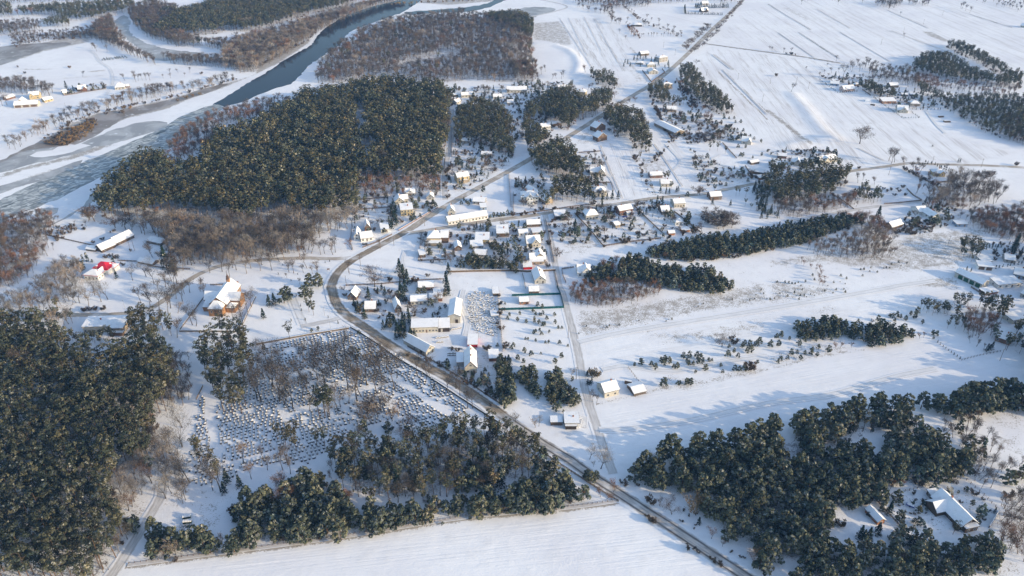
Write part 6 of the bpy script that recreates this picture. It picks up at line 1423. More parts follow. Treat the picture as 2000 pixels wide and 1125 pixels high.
some('C3 1700,500 1720,490 1740,480', SP, 5, 7, 'frosted conifer at the hedged corner', 'conifers at the hedged corner')
row('C3 1570,420 1700,500', BI, 3, 4, 6, 'thin sapling fringe along the hedged corner', 'saplings at the hedged corner', 1.2)
# hamlet hedges and little trees on the upper right
row('A3 395,620 545,725', TJ, 3, 1.5, 2.6, 'dark hedge shrub around the pink-walled house plot', 'hedge around the pink house', .2)
row('A3 550,725 700,715', TJ, 3, 2, 3, 'dark hedge shrub around the pink-walled house plot', 'hedge around the pink house', .2)
row('A3 820,760 900,820 1045,920', TJ, 2.6, 1.5, 2.4, 'dark hedge shrub around the cream cross-gabled house', 'hedge around the cross-gabled house', .2)
row('A3 1045,922 1180,920 1110,870', TJ, 2.6, 1.5, 2.2, 'dark hedge shrub around the cream cross-gabled house', 'hedge around the cross-gabled house', .2)
row('A3 1110,855 1360,855', TJ, 4, 2, 3, 'dark dwarf conifer along the hamlet garden', 'dwarf conifers in the hamlet garden', .6)
some('A3 1260,790 1300,800 1320,820 1350,820 1380,840 1400,850 1270,760 1290,830 1340,800 1420,870 1410,830 1240,750', YP, 2, 4, 'sapling conifer fringing the right edge wood', 'saplings by the right edge wood')
row('A0 785,475 1000,452', YP, 3.5, 2.5, 3.5, 'dense low hedge block alone on the far meadow', 'hedge block on the far meadow', .6)
row('A0 795,465 990,445', YP, 3.5, 2.5, 3.5, 'dense low hedge block alone on the far meadow', 'hedge block on the far meadow', .6)
some('A0 755,400 835,405 740,380 720,380', BT, 9, 13, 'leafless tree at the far end of the curving track', 'bare trees at the track end')
some('A0 645,600', BT, 8, 9, 'leafless tree alone on the far meadow', None)
some('A0 145,525 545,530 195,575 1565,580', BB, 3, 5, 'bare bush dotted on the far meadow', 'bushes on the far meadow')
some('A0 975,630 1050,620 1080,630 1110,625 1140,625 1060,640 1170,625', BT, 9, 13, 'leafless tree right of the white cottage across the river', 'bare trees by the white cottage')
some('A0 1275,610 1330,575 1390,570 1480,565 1330,610 1440,600', BT, 6, 9, 'leafless tree on the terrace right of the white cottage', 'bare trees on the far terrace')
some('A0 1760,555 1730,520 1850,530 1900,545', PB, 11, 14, 'pale willow near the river end of the far terrace', 'pale willows on the far terrace')
some('A0 390,745 20,825 55,820', BT, 12, 16, 'tall leafless tree at the left edge farm', 'tall bare trees at the left farm')
some('A0 522,700', SP, 12, 13, 'slim dark tree behind the tiny grey cottage', None)
some('A0 550,725 820,670 800,665 720,672', BB, 2.5, 4, 'bush in the fenced yard across the river', 'bushes in the fenced yard')

forest('0 335,285 350,255 400,228 440,212 480,203 505,192 540,190 560,195 545,210 500,236 436,254 400,292 345,312', 6, 6.0, [(BT, .5), (RD, .4), (BI, .1)], (8, 13), 'rusty leafless tree between frozen river and big pine wood', 'rusty trees at the river edge', .6)
forest('0 2012,640 2260,600 2320,780 2020,748', 8, 6, [(PI_, 1)], (13, 18), 'pine beyond the right edge of the shaded field', 'pines beyond the right edge', 0)
forest('0 2012,480 2200,470 2200,560 2012,600', 8, 7, [(PI_, 1)], (10, 15), 'pine beyond the right edge farmyard', 'pines beyond the right farmyard', 0)
for s_, g_ in (('B1 770,400 1090,380 1400,380 1420,480 1100,660 760,800', 'gardens by the big wood'), ('B1 1280,700 1480,660 1990,640 1990,980 1500,980 1280,920', 'gardens around the villa'), ('B2 0,600 240,560 330,980 0,980', 'gardens left of the lane'), ('B2 300,560 640,500 940,740 720,780 500,800 380,760', 'gardens below the village road'),
               ('B2 650,480 1250,420 1460,680 1180,730 960,740', 'garden plots on the right'), ('C1 640,20 1180,10 1190,260 1000,260 800,200', 'cottage gardens at the curve'), ('C1 1190,20 1500,20 1500,250 1190,250', 'workshop yard'), ('B2 20,260 260,260 250,500 20,500', 'mansion garden'), ('B2 560,80 740,100 740,440 620,440', 'gardens by the ploughed strip'),
               ('A2 0,640 480,640 300,1100 0,1100', 'gardens behind the pines'), ('A1 1530,690 1990,680 1990,1110 1530,1110', 'cabin gardens by the lane'), ('B1 1530,0 1990,0 1990,180 1530,430', 'gardens right of the lane'), ('A2 1100,820 1500,900 1900,1100 1500,1110 1300,1080', 'orchard gardens'), ('B2 1370,40 1990,300 1800,330 1480,330', 'open slope scrub'), ('B3 0,40 540,60 540,160 0,170', 'gardens of the forest row'),
               ('B3 1180,480 1460,500 1560,640 1240,660 900,620', 'hillside farm garden'), ('A3 400,600 720,600 900,700 1180,720 1340,850 1000,860 800,720', 'hamlet gardens'), ('D3 860,520 1400,410 1560,390 1790,620 1700,760 1300,800 900,780', 'timber house garden'), ('C1 1490,460 1900,460 1980,900 1700,780', 'garden of the gabled house'), ('A0 500,700 830,660 830,700 500,745', 'fenced yard across the river')):
    forest(s_, 0, 6.6, [(BB, .56), (YP, .16), (TJ, .04), (SP, .06), (RB, .10), (BT, .08)], (1.6, 6.5), 'small garden shrub scattered over the ' + g_, 'shrubs of the ' + g_, 0, road=1.2, thin=.62)
    forest(s_, 0, 10.5, [(SP, .28), (YP, .27), (RB, .25), (BT, .2)], (3.5, 9.5), 'mid-sized garden tree scattered over the ' + g_, 'trees of the ' + g_, 0, road=1.3, thin=.6)
    paint(2, PL(s_), .2, 8); paint(0, PL(s_), .36, 8)

row('0 1275,903 1305,897 1376,882 1438,880 1470,864 1510,852 1600,838 1650,818 1690,808 1776,802', YP, 6.5, 13, 17, 'large pine on the field edge of the lower right wood', 'field edge pines of the lower right wood', 2)
some('C1 120,760 260,960 330,760 480,720 420,840 560,860 640,960 700,560 760,700 820,850 880,620 940,820 1020,640 1100,700 1000,880 60,700 210,640 100,620 350,620 450,620 540,740', BT, 17, 24, 'tall leafless tree standing between the graves', 'tall bare trees between the graves')
some('C1 560,1010 660,930 720,900 830,980 930,1000 1060,1040 260,840 420,960', PB, 10, 15, 'pale leafless tree standing between the graves', 'pale bare trees between the graves')
some('B0 1500,900 1560,930 1620,880 1700,900 1750,860 1820,900 1880,850 1940,870 B1 40,850 100,900 160,860 220,900 260,850 340,880 C0 1420,60 1480,40 1560,30 1600,80', BT, 11, 15, 'leafless roadside tree on the road to the church', 'roadside bare trees to the church')

for s_, g_ in (('B2 300,590 700,540 1000,500 1260,480', 'village road front gardens'), ('B2 690,795 950,765 1170,740 1460,690', 'garden plot ends'), ('B2 285,600 300,760 335,960', 'lane hedge'), ('B1 1490,440 1490,300 1510,120', 'lane garden edge'), ('B2 0,560 250,525 640,475', 'roadside garden edge'), ('A2 1090,820 1180,960 1260,1100 B2 1090,150', 'orchard edge'), ('B2 560,70 700,60', 'patch edge'), ('B2 960,90 1090,400', 'rough plot edge'), ('A2 1290,650 1440,860 1620,1040', 'belt foot'), ('A2 1640,960 1800,1080', 'field edge'),
               ('A0 340,1085 560,955 760,880 900,855 1330,765 1560,695 1700,655 1880,610', 'far backwater bank'), ('A0 380,1100 600,980 800,900 1000,880', 'far backwater shore'), ('A1 20,520 250,390 410,320 480,230', 'far river bank'), ('B1 1000,1075 1230,1055 1460,1045', 'fence below the fork'), ('C1 1890,60 1920,480', 'stone yard fence'), ('C1 1180,470 1480,640 1900,915', 'main road fence')):
    row(s_, BB, 4.2, 1.3, 4.5, 'bare hedge bush along the ' + g_, 'hedge bushes of the ' + g_, 1.9, .4)
# ---------------------------------------------------------------- put the plants in: the largest in view one by one, the rest as masses
FAMILY = dict(pine_tree='pine', frosted_pine='pine', young_pine='young', frosted_young_pine='young', spruce_tree='spruce', thuja_shrub='thuja', bare_tree='bare', round_bare_tree='bare', pale_bare_tree='bare', reddish_bare_tree='bare', birch_tree='birch', bare_bush='bush', golden_bush='bush')
CONIF = ('pine', 'young', 'spruce', 'thuja')
BUDGET = dict(pine=300, bushy=300, young=300, sapling=150, spruce=300, thuja=200, bare=300, birch=160, bush=260)
MASSNAME = dict(pine='pine_wood', bushy='young_pine_wood', young='young_pines', sapling='sapling_scatter', spruce='spruce_wood', thuja='thuja_hedges', bare='leafless_wood', birch='birch_wood', bush='shrubbery')
fam = {}
for x, y, h, kind, label, group, forced in PLANTS:
    px, py, s = P(x, y, h * .5)
    if not (-420 < px < 2380 and -60 < py < 1260): continue
    inside = -8 < px < 2008 and -8 < py < 1133
    f = FAMILY[kind]
    conif = f in CONIF
    says = any(w in (label or '').split(' ')[0:4] or w + 's' in (label or '').split(' ')[0:4] for w in ('pine', 'spruce', 'conifer', 'evergreen', 'cypress', 'thuja'))
    if label and not forced and group:
        if conif and not says and f != 'thuja' and 'hedge' not in label and 'garden' not in label and 'fringing' not in label: label, group = 'dark pine among the ' + group, group + ', conifers'
        elif not conif and says and 'shrub' not in label and 'fringing' not in label: label, group = 'leafless tree among the ' + group, group + ', leafless'
    if f == 'young': f = 'bushy' if not forced else ('sapling' if h < 2.6 else 'young')
    nm = kind
    if f == 'bushy': nm = 'bushy_pine'
    elif f == 'sapling': nm = 'pine_sapling'
    elif kind == 'frosted_young_pine': nm = 'young_pine'
    elif kind == 'frosted_pine': nm = 'pine_tree'
    elif f == 'bare': nm = 'bare_tree'
    elif f == 'bush': nm = 'bare_bush'
    fam.setdefault(f, []).append((0 if (forced and group is None and inside) else 1, not inside, -h * s, x, y, h, kind, nm, label, group))
NTREE = 0
for f, lst in fam.items():
    lst.sort(key=lambda a: a[:3])
    keep, rest = lst[:BUDGET[f]], lst[BUDGET[f]:]
    out = [a for a in keep if a[1]]
    keep, rest = [a for a in keep if not a[1]], rest + out
    for _, _, sz, x, y, h, kind, nm, label, group in keep:
        nv = len(KIND[kind][0])
        i = random.randrange(nv)
        far = -sz < 26
        tr, cr = tree_mesh(kind, i, 0 if -sz > 22 else 1)
        k = h / KIND[kind][0][i]['H']
        rz = random.uniform(0, 6.28)
        cat = CAT[kind]
        if nm == 'pine_sapling': cat = 'pine sapling'
        if far:
            key = (kind, i, 'one', nm)
            if key not in MESH:
                d = KIND[kind][1][i]
                V = np.concatenate([d['tv'], d['cv']]); F = np.concatenate([d['tf'], d['cf'] + len(d['tv'])])
                T = np.concatenate([np.full((len(d['tv']), 3), .12), d['ct']])
                MESH[key] = np_mesh(nm, V, F, [M['twig' if d['bark'] else 'leaf']], T)
            o = link(nm, MESH[key], None, (x, y, 0), rz)
            o.scale = (k, k, k)
            tag(o, label, cat, group)
        else:
            e = empty(nm, (x, y, 0), rz, label, cat, group)
            w = random.uniform(.92, 1.1)
            e.scale = (k * w, k * w, k)
            link('trunk', tr, e); link('crown', cr, e)
        NTREE += 1
    if rest:
        Vs, Fs, Ts, Ms = [], [], [], []
        n = 0
        by = {}
        for a in rest:
            kind = a[6]
            i = random.randrange(len(KIND[kind][0]))
            lod = 0 if (-a[2] > 44 and not a[1]) else 1
            by.setdefault((kind, i, lod), []).append(a)
        for (kind, i, lod), aa in by.items():
            d = KIND[kind][lod][i]
            v = np.concatenate([d['tv'], d['cv']]); fq = np.concatenate([d['tf'], d['cf'] + len(d['tv'])])
            bk = np.tile(np.array([.15, .13, .115] if d['bark'] else [.12, .085, .065]), (len(d['tv']), 1))
            t = np.concatenate([bk, d['ct']])
            m = len(aa)
            ang = RG.uniform(0, 2 * PI, m); k = np.array([a[5] for a in aa]) / d['H']
            pos = np.array([[a[3], a[4], 0] for a in aa])
            ca, sa = np.cos(ang)[:, None], np.sin(ang)[:, None]
            X = (v[None, :, 0] * ca - v[None, :, 1] * sa) * k[:, None]
            Y = (v[None, :, 0] * sa + v[None, :, 1] * ca) * k[:, None]
            Z = v[None, :, 2] * k[:, None]
            VV = np.stack([X, Y, Z], 2) + pos[:, None, :]
            Vs.append(VV.reshape(-1, 3))
            Fs.append((fq[None] + (np.arange(m) * len(v))[:, None, None] + n).reshape(-1, 4))
            u_ = RG.normal(0, .075, (m, 1, 1))
            Ts.append((t[None] * RG.uniform(.66, 1.4, (m, 1, 1)) * np.concatenate([1 + u_, np.ones_like(u_), 1 - u_], 2)).reshape(-1, 3))
            n += m * len(v)
        me = np_mesh(MASSNAME[f], np.concatenate(Vs), np.concatenate(Fs), [M['twig' if f in ('bare', 'birch', 'bush') else 'leaf']], np.concatenate(Ts))
        tag(link(MASSNAME[f], me), kind='stuff')
        print('MASS', f, len(rest), len(me.polygons))
    print('FAMILY', f, len(keep))
# ---------------------------------------------------------------- cemetery
CEM = WP(PL('0 352,950 375,880 385,800 392,772 430,790 470,745 500,690 545,668 600,656 682,644 742,672 830,730 880,765 915,800 880,822 800,835 720,838 690,850 640,876 600,905 540,905 470,925 400,945'))
r0, r1 = G(426, 840), G(499, 822)
L_ = math.dist(r0, r1)
ru = ((r1[0] - r0[0]) / L_, (r1[1] - r0[1]) / L_)
cu = (-ru[1], ru[0])
PATHS = [(WP(PL(s)), w) for s, w in (('0 408,765 418,850 428,940', 2.6), ('0 548,795 578,850', 2.2), ('0 771,735 820,770 880,806', 2.4), ('0 572,732 642,711', 2.0), ('0 575,805 625,790 700,775', 1.6), ('0 500,700 600,672 605,665', 1.4), ('0 660,775 760,750', 1.6), ('0 440,905 520,885 560,880', 1.2), ('0 640,865 720,835 820,808', 1.4))]
xs_ = [a for a, _ in CEM]; ys_ = [b for _, b in CEM]
c0 = ((min(xs_) + max(xs_)) / 2, (min(ys_) + max(ys_)) / 2)
gr = []
for i in range(-60, 60):
    off = random.uniform(0, 2)
    for j in range(-70, 70):
        if (j + i // 3) % 11 == 0 and random.random() < .7: continue
        a = j * 2.15 + off + random.uniform(-.25, .25); b = i * 2.55 + random.uniform(-.12, .12)
        gr.append((c0[0] + ru[0] * a + cu[0] * b, c0[1] + ru[1] * a + cu[1] * b))
gr = np.array(gr)
k = inpoly(gr[:, 0], gr[:, 1], CEM)
gr = gr[k]
for pts, w in PATHS: gr = gr[dist_line(gr[:, 0], gr[:, 1], pts) > w]
sparse = inpoly(gr[:, 0], gr[:, 1], WP(PL('0 560,740 680,730 790,770 780,830 700,850 620,800')))
gr = gr[RG.uniform(0, 1, len(gr)) < np.where(sparse, .55, .86)]
grz = math.atan2(ru[1], ru[0])
def grave_meshes(v):
    w = (1.0, 1.75, 1.05, .9)[v]; hh = (.9, .8, 1.15, .7)[v]
    sl = MB().box(-w / 2, w / 2, -1.0, 1.05, 0, .3)
    sn = MB().box(-w / 2 + .03, w / 2 - .03, .0 if v in (0, 2) else -.6, 1.02, .303, .40)
    hs = MB().box(-w / 2 + .08, w / 2 - .08, -1.34, -1.02, 0, hh)
    if v == 3: hs = MB().box(-.09, .09, -1.24, -1.06, 0, 1.5).box(-.42, -.091, -1.22, -1.08, 1.0, 1.16).box(.091, .42, -1.22, -1.08, 1.0, 1.16)
    hn = MB().box(-w / 2 + .1, w / 2 - .1, -1.32, -1.04, hh + .003, hh + .11)
    return sl, sn, hs, hn
GM = []
for v in range(4):
    sl, sn, hs, hn = grave_meshes(v)
    GM.append((sl.mesh('grave', 'stone' if v % 2 else 'granite'), sn.mesh('snow_cap', 'snow'), hs.mesh('headstone', 'granite'), hn.mesh('headstone_snow', 'snow')))
rank = sorted(range(len(gr)), key=lambda i: gr[i][1])
GL = {0: 'snow-covered grave with dark upright headstone in the cemetery rows', 1: 'wide double grave with low dark headstone in the cemetery rows', 2: 'grave with taller dark headstone in the cemetery rows', 3: 'small grave with a dark cross in the cemetery rows'}
GP = {0: 'single graves in the rows', 1: 'double graves in the rows', 2: 'graves with tall headstones', 3: 'graves with crosses'}
def gvar(): return random.choices((0, 1, 2, 3), (5, 2, 3, 1))[0]
for i in rank[:300]:
    v = gvar()
    o = link('grave', GM[v][0], None, (gr[i][0], gr[i][1], 0), grz + random.uniform(-.05, .05))
    tag(o, GL[v], 'grave', GP[v])
    link('snow_cap', GM[v][1], o)
    link('snow_cap', GM[v][3], link('headstone', GM[v][2], o))
big = {'granite': MB(), 'stone': MB(), 'snow': MB()}
for i in rank[300:]:
    v = gvar()
    for m, mat in zip(grave_meshes(v), ('stone' if v % 2 else 'granite', 'snow', 'granite', 'snow')):
        ca, sa = math.cos(grz), math.sin(grz)
        m.v = [(x * ca - y * sa + gr[i][0], x * sa + y * ca + gr[i][1], z) for x, y, z in m.v]
        big[mat].add(m.v, m.f)
V_, F_, MI = [], [], []
for k_, (mat, m) in enumerate(big.items()):
    F_ += [tuple(a + len(V_) for a in f) for f in m.f]; V_ += m.v; MI += [k_] * len(m.f)
me = np_mesh('graves_far', np.array(V_), np.array(F_), [M[k_] for k_ in big], None, np.array(MI))
tag(link('grave_rows', me), kind='stuff')
print('GRAVES', len(gr))
# ---------------------------------------------------------------- fences and walls
def fence(label, s, style='board', h=1.2, cat='fence', posts=False, mat=None, name=None):
    pts = WP(PL(s))
    nm = name or {'wall': 'wall', 'hedge': 'hedge'}.get(cat, 'fence')
    c = pts[0]
    m, sn, pp = MB(), MB(), []
    for (x0, y0), (x1, y1) in zip(pts, pts[1:]):
        L = math.hypot(x1 - x0, y1 - y0)
        ux, uy = (x1 - x0) / L, (y1 - y0) / L
        n = max(1, round(L / 2.5))
        def bx(mm, a, b, t, z0, z1, x0=x0, y0=y0, ux=ux, uy=uy):
            k = len(mm.v)
            q_ = [(a, -t), (b, -t), (b, t), (a, t)]
            mm.add([(x0 - c[0] + ux * A - uy * B, y0 - c[1] + uy * A + ux * B, z) for z in (z0, z1) for A, B in q_], [(3, 2, 1, 0), (4, 5, 6, 7), (0, 1, 5, 4), (1, 2, 6, 5), (2, 3, 7, 6), (3, 0, 4, 7)])
        if style == 'wall':
            bx(m, 0, L, .16, -.05, h); bx(sn, .05, L - .05, .20, h + .003, h + .14)
        else:
            if style == 'sheet': bx(m, 0, L, .03, .05, h)
            elif style == 'board':
                bx(m, 0, L, .035, h * .28, h * .40); bx(m, 0, L, .036, h * .72, h * .84)
                st_ = 0.34 if L < 120 else .7
                for i in range(int(L / st_)): bx(m, i * st_ + .05, i * st_ + .05 + st_ * .62, .022, .08, h)
            else:
                for z in (.35, .65, .95): bx(m, 0, L, .018, h * z - .02, h * z + .02)
            for i in range(n + 1): pp.append((x0 - c[0] + ux * L * i / n, y0 - c[1] + uy * L * i / n))
    mat = mat or {'wall': 'stone', 'sheet': 'teal'}.get(style, 'wood')
    if style == 'wall':
        o = m.build(nm, mat, None, (c[0], c[1], 0)); tag(o, label, cat)
        sn.build('snow_cap', 'snow', o)
        return o
    e = empty(nm, (c[0], c[1], 0), 0, label, cat)
    m.build('panel', mat, e)
    pm = None
    for x, y in pp[:100]:
        if pm is None: pm = MB().box(-.09, .09, -.09, .09, -.1, h + .18).mesh('post', 'wood' if mat != 'teal' else 'teal')
        link('post', pm, e, (x, y, 0))
    return e
fence('low stone wall with snow cap along the road side of the cemetery', 'C1 735,312 820,360 950,445 1100,553 1300,668 1550,835 1750,965 1900,1060', 'wall', 1.3, 'wall', mat='w_plank')
fence('stone wall along the upper side of the cemetery', 'C1 0,445 180,412 400,372 725,320', 'wall', 1.2, 'wall', mat='w_plank')
fence('dark wooden fence between the main road and the pine plantation', 'D2 150,105 350,245 550,372 700,470 830,548', 'board', 1.5)
fence('long wire fence along the edge of the front snowfield', '0 252,1102 480,1073 660,1049 900,1011 1100,992 1205,979', 'wire', 1.3)
fence('churchyard wall left of the church', 'C0 1595,342 1400,342 1400,330 1480,225 1600,60', 'wall', 1.1, 'wall', mat='w_plank')
fence('churchyard wall right of the church', 'C0 1995,70 1940,180 1885,300 1860,345 1640,342', 'wall', 1.1, 'wall', mat='w_plank')
fence('wooden rail fence behind the church by the gate', 'B0 1640,1098 1735,1096 1800,1100', 'board', 1.2)
fence('garden fence above the two yards by the big wood', 'B1 800,434 1030,416', 'board', 1.4)
fence('garden fence below the snowy yard by the big wood', 'B1 795,512 1050,492', 'board', 1.4)
fence('dark fence on the left side of the white bungalow yards', 'B1 750,640 735,760 755,825', 'board', 1.4)
fence('snow-topped fence in front of the white bungalow', 'B1 832,806 960,758 1060,706', 'board', 1.4, posts=True)
fence('low brick-red wall along the road below the yellow block', 'B1 1110,672 1250,590 1420,492', 'wall', .9, 'wall', mat='w_redbrown')
fence('fence around the lower corner of the villa garden', 'B1 1284,700 1280,790 1264,908 1478,902 1482,790', 'board', 1.2)
fence('brown sheet fence along the top of the stone yard', 'B1 1500,998 1700,992 1995,988 B2 120,995 340,985', 'wall', 1.6, 'fence', mat='wood')
fence('thin fence across the snow below the road fork', 'C1 700,-15 B1 980,1090 1230,1065 1460,1052', 'board', 1.2)
fence('dark hedge-lined fence right of the open plot by the road', 'B1 1970,235 1978,360 1988,490', 'board', 1.6)
fence('roadside fence in front of the mansion garden', 'B2 0,552 120,535 250,520', 'board', 1.3)
fence('dark fence between mansion garden and long roof', 'B2 212,365 232,440 250,515', 'board', 1.5)
fence('roadside fence in front of the pine clump', 'B2 252,522 450,490 640,466', 'board', 1.2)
fence('left fence of the mansion garden', 'B2 12,380 10,470 14,550', 'board', 1.5)
fence('dark fence along the left side of the lane', 'B2 262,590 285,700 310,830 330,920', 'board', 1.4)
fence('dark fence lower down the left side of the lane', 'B2 333,990 345,1060 360,1115', 'board', 1.4)
fence('fence between the stone yard corner and grey-cream house', 'B2 80,1010 95,1060 105,1125', 'board', 1.2)
fence('teal sheet fence between the two cabin plots', 'C2 0,66 180,60 378,54', 'sheet', 1.8)
fence('teal sheet fence on the lane side of the cabin plots', 'C2 352,-5 380,60 404,158', 'sheet', 1.8)
fence('teal sheet fence at the bottom of the lower cabin plot', 'C2 -105,176 0,173 200,166 404,158', 'sheet', 1.8)
fence('diagonal garden fence left of the cream pyramid-roofed house plot', 'B2 488,540 600,660 712,797', 'board', 1.4)
fence('dark picket fence along the bottom of the garden plots', 'B2 712,797 840,775 945,760 1160,735', 'board', 1.4)
fence('diagonal garden fence in the middle of the garden plots', 'B2 738,520 840,640 945,756', 'wire', 1.2)
fence('diagonal dark garden fence below the dark spruces', 'B2 948,478 1060,590 1172,695', 'board', 1.4)
fence('diagonal garden fence below the cream bungalow', 'B2 1268,530 1370,610 1470,690', 'board', 1.4)
fence('right-angled fence around the new cream villa', 'B2 480,962 388,975 395,1020 420,1082', 'board', 1.5)
fence('short fence right of the new cream villa', 'B2 625,945 700,1010', 'wire', 1.2)
fence('triangular dark fence around the cream gable-fronted bungalow', 'A2 1016,552 1086,642 1190,566 1170,540', 'board', 1.6)
fence('fence at the end of the grassy field patch by the pines', 'B2 520,68 600,62 690,55', 'board', 1.4)
fence('fence behind the hip-roofed cream house', 'B2 605,305 770,300 790,360', 'board', 1.4)
fence('dark yard fence along the right side of the stone yard', 'C1 1882,30 1895,160 1910,330 1925,500', 'board', 1.9)
fence('fence between the road and the shop house', 'C1 1182,462 1325,545 1480,635', 'board', 1.5, posts=True)
fence('fence between the road and the garden hedge', 'C1 1480,640 1650,740 1780,830 1920,918', 'board', 1.5)
fence('thin fence along the forest edge left of the cemetery', 'C0 1532,872 1582,770', 'board', 1.2)
fence('wire fence behind the big timber house', 'D3 858,520 1100,460 1350,400 1500,370', 'wire', 1.5)
fence('wire fence on the birch side of the timber house garden', 'D3 1545,380 1680,500 1800,620', 'wire', 1.5)
fence('short dark wall panel at the right of the timber house garden', 'D3 1720,752 1804,620', 'wall', 1.6, 'wall', mat='w_dark')
fence('fence between small red cabin and timber house garden', 'D3 845,540 950,655 1060,775', 'board', 1.2)
fence('yard fence above the timber barn', 'B0 360,708 520,745 745,795', 'board', 1.2)
fence('yard fence between barn yard and red-roofed house', 'B0 920,908 1075,916', 'board', 1.2)
fence('lower yard fence right of the collapsed shed', 'B0 1150,950 1300,968 1480,975', 'board', 1.1)
fence('plot fence below the hillside wood', 'B3 480,380 580,440 668,507', 'board', 1.2)
fence('dark fence line below the brushy hillside plot', 'B3 905,466 1000,460 1195,440', 'board', 1.3)
fence('diagonal dark fence right of the brushy hillside plot', 'B3 1080,350 1130,400 1195,438', 'board', 1.5)
fence('dark fence in front of the bright yellow house', 'B3 1310,302 1440,290', 'board', 1.6)
fence('thin wire fence on the shaded right snowfield', 'C3 1508,566 1650,530 1810,498', 'wire', 1.2)
fence('thin fence down the slope behind the lone cream house', 'C2 905,625 970,710 1045,800', 'wire', 1.2)
fence('fence in front of the fenced cottage yard across the river', 'A0 498,746 640,722 822,692 828,678', 'board', 1.4)
fence('fence along the field side of the machinery hall', 'C3 1580,0 1690,65', 'board', 1.4)
fence('orchard fence right of the long narrow farm building', 'B2 1640,-10 1750,110', 'board', 1.2)
fence('snowy fence of the pergola house plot', 'B2 1815,170 1870,255 1905,250', 'board', 1.6)
fence('fence along the lane beside the cabin pines', 'A1 1525,1000 B1 1527,100', 'board', 1.4)
fence('dark fence on the left side of the lane by the pines', 'B1 1475,110 1468,190 1400,190', 'board', 1.3)
fence('fence on the left of the orange stable yard', 'A3 735,700 800,745', 'board', 1.2)
# ---------------------------------------------------------------- poles, lamps and small things
POLE = MB().cyl((0, 0, -.2), (0, 0, 9), .15, .10, 8).mesh('utility_pole', 'wood')
ARM = MB().box(-.9, .9, -.06, .06, 8.3, 8.42).cyl((-.7, 0, 8.42), (-.7, 0, 8.62), .06, .04).cyl((.7, 0, 8.42), (.7, 0, 8.62), .06, .04).mesh('crossarm', 'wood')
def poles(s, label, group):
    for p in PL(s):
        x, y = G(*p)
        o = tag(link('utility_pole', POLE, None, (x, y, 0), random.uniform(0, 3)), label, 'utility pole', group)
        link('crossarm', ARM, o)
poles('A3 1210,190 880,350 1360,120 1055,255', 'thin wooden pole out in the upper right snowfields', 'poles in the upper right fields')
poles('A3 15,655 315,690 220,650 A2 1515,590 1760,620 1950,795', 'thin wooden pole in the large ploughed field', 'poles in the ploughed field')
poles('A2 1180,372 1270,430', 'thin wooden pole in the field left of the far road', 'poles left of the far road')
poles('B1 815,945 728,1012 705,1105 970,815 1075,790 1315,635 1590,650', 'wooden pole at the road junction', 'poles at the road junction')
poles('B3 1660,178 1275,160 940,240 1400,790', 'thin wooden pole on the right hillside', 'poles on the right hillside')
poles('C3 1805,570', 'lone leaning-looking pole on the shaded right snowfield', None)
poles('C2 437,390 500,712', 'wooden pole beside the snowy lane', 'poles beside the lane')
poles('A0 520,860 2,350', 'thin wooden pole on the snow across the river', 'poles across the river')
poles('B0 1020,838 1050,830', 'short-looking pole in the timber barn yard', 'poles in the barn yard')
LAMP = MB().cyl((0, 0, 0), (0, 0, 6.5), .09, .06, 8).mesh('street_lamp', 'w_grey')
LHEAD = MB().box(-.05, 1.1, -.06, .06, 6.42, 6.54).box(.6, 1.3, -.14, .14, 6.30, 6.415).mesh('lamp_head', 'w_grey')
for p in PL('C1 535,215 580,320 615,175 C0 975,165'):
    o = tag(link('street_lamp', LAMP, None, (*G(*p), 0), random.uniform(0, 6)), 'slim grey lamp post on the church green', 'street lamp', 'lamp posts on the green')
    link('lamp_head', LHEAD, o)
# recycling containers by the lower cemetery path
for s, lbl in (('D0 1425,678 1490,668', 'green and white waste container in the back row by the forest track'), ('D0 1428,715 1498,708', 'green and white waste container in the front row by the forest track')):
    a, b = WP(PL(s))
    for i in range(5):
        t = (i + .5) / 5
        e = empty('waste_container', (a[0] + (b[0] - a[0]) * t, a[1] + (b[1] - a[1]) * t, 0), math.atan2(b[1] - a[1], b[0] - a[0]), lbl, 'waste container', ('back' if 'back' in lbl else 'front') + ' row of containers')
        w = math.dist(a, b) / 5 * .42
        MB().box(-w, w, -.75, .75, .25, 1.35).build('body', 'green', e)
        MB().prism([(-.8, 1.353), (.8, 1.353), (.55, 1.75), (-.55, 1.75)], -w * 1.02, w * 1.02).build('lid', 'snow', e)
        MB().box(-w * .6, w * .6, -.98, -.76, .9, 1.25).build('opening', 'rubber', e)
        for sx in (-1, 1): MB().cyl((sx * w * .8 - .06, 0, .13), (sx * w * .8 + .06, 0, .13), .13, .13, 10).build('wheel', 'rubber', e)
# car by the white bungalow
def car(t, x, y, rz, paint, label):
    e = empty('parked_car', (*G(*q(t, x, y)), 0), rz, label, 'car')
    MB().prism([(-2.1, .35), (2.1, .35), (2.15, .75), (1.9, .95), (-1.95, .98), (-2.15, .7)], -.85, .85, 'y').build('body', paint, e)
    e2 = MB().prism([(-1.75, .983), (1.15, .963), (.55, 1.45), (-1.25, 1.47)], -.74, .74, 'y').build('cabin', 'glass', e)
    MB().prism([(-1.3, 1.473), (.58, 1.455), (.5, 1.62), (-1.2, 1.64)], -.7, .7, 'y').build('snow_cap', 'snow', e2)
    for sx in (-1.3, 1.3):
        for sy in (-1, 1):
            w = MB().cyl((sx, sy * .70, .33), (sx, sy * .88, .33), .33, .33, 14).build('wheel', 'rubber', e)
            MB().cyl((sx, sy * .881, .33), (sx, sy * .895, .33), .19, .19, 10).build('rim', 'w_grey', w)
    for sy in (-.6, .6): MB().box(2.09, 2.16, sy - .18, sy + .18, .62, .76).build('headlight', 'frame', e)
car('B1', 848, 780, R(12), 'cardark', 'dark car with snowy roof parked by the white bungalow')
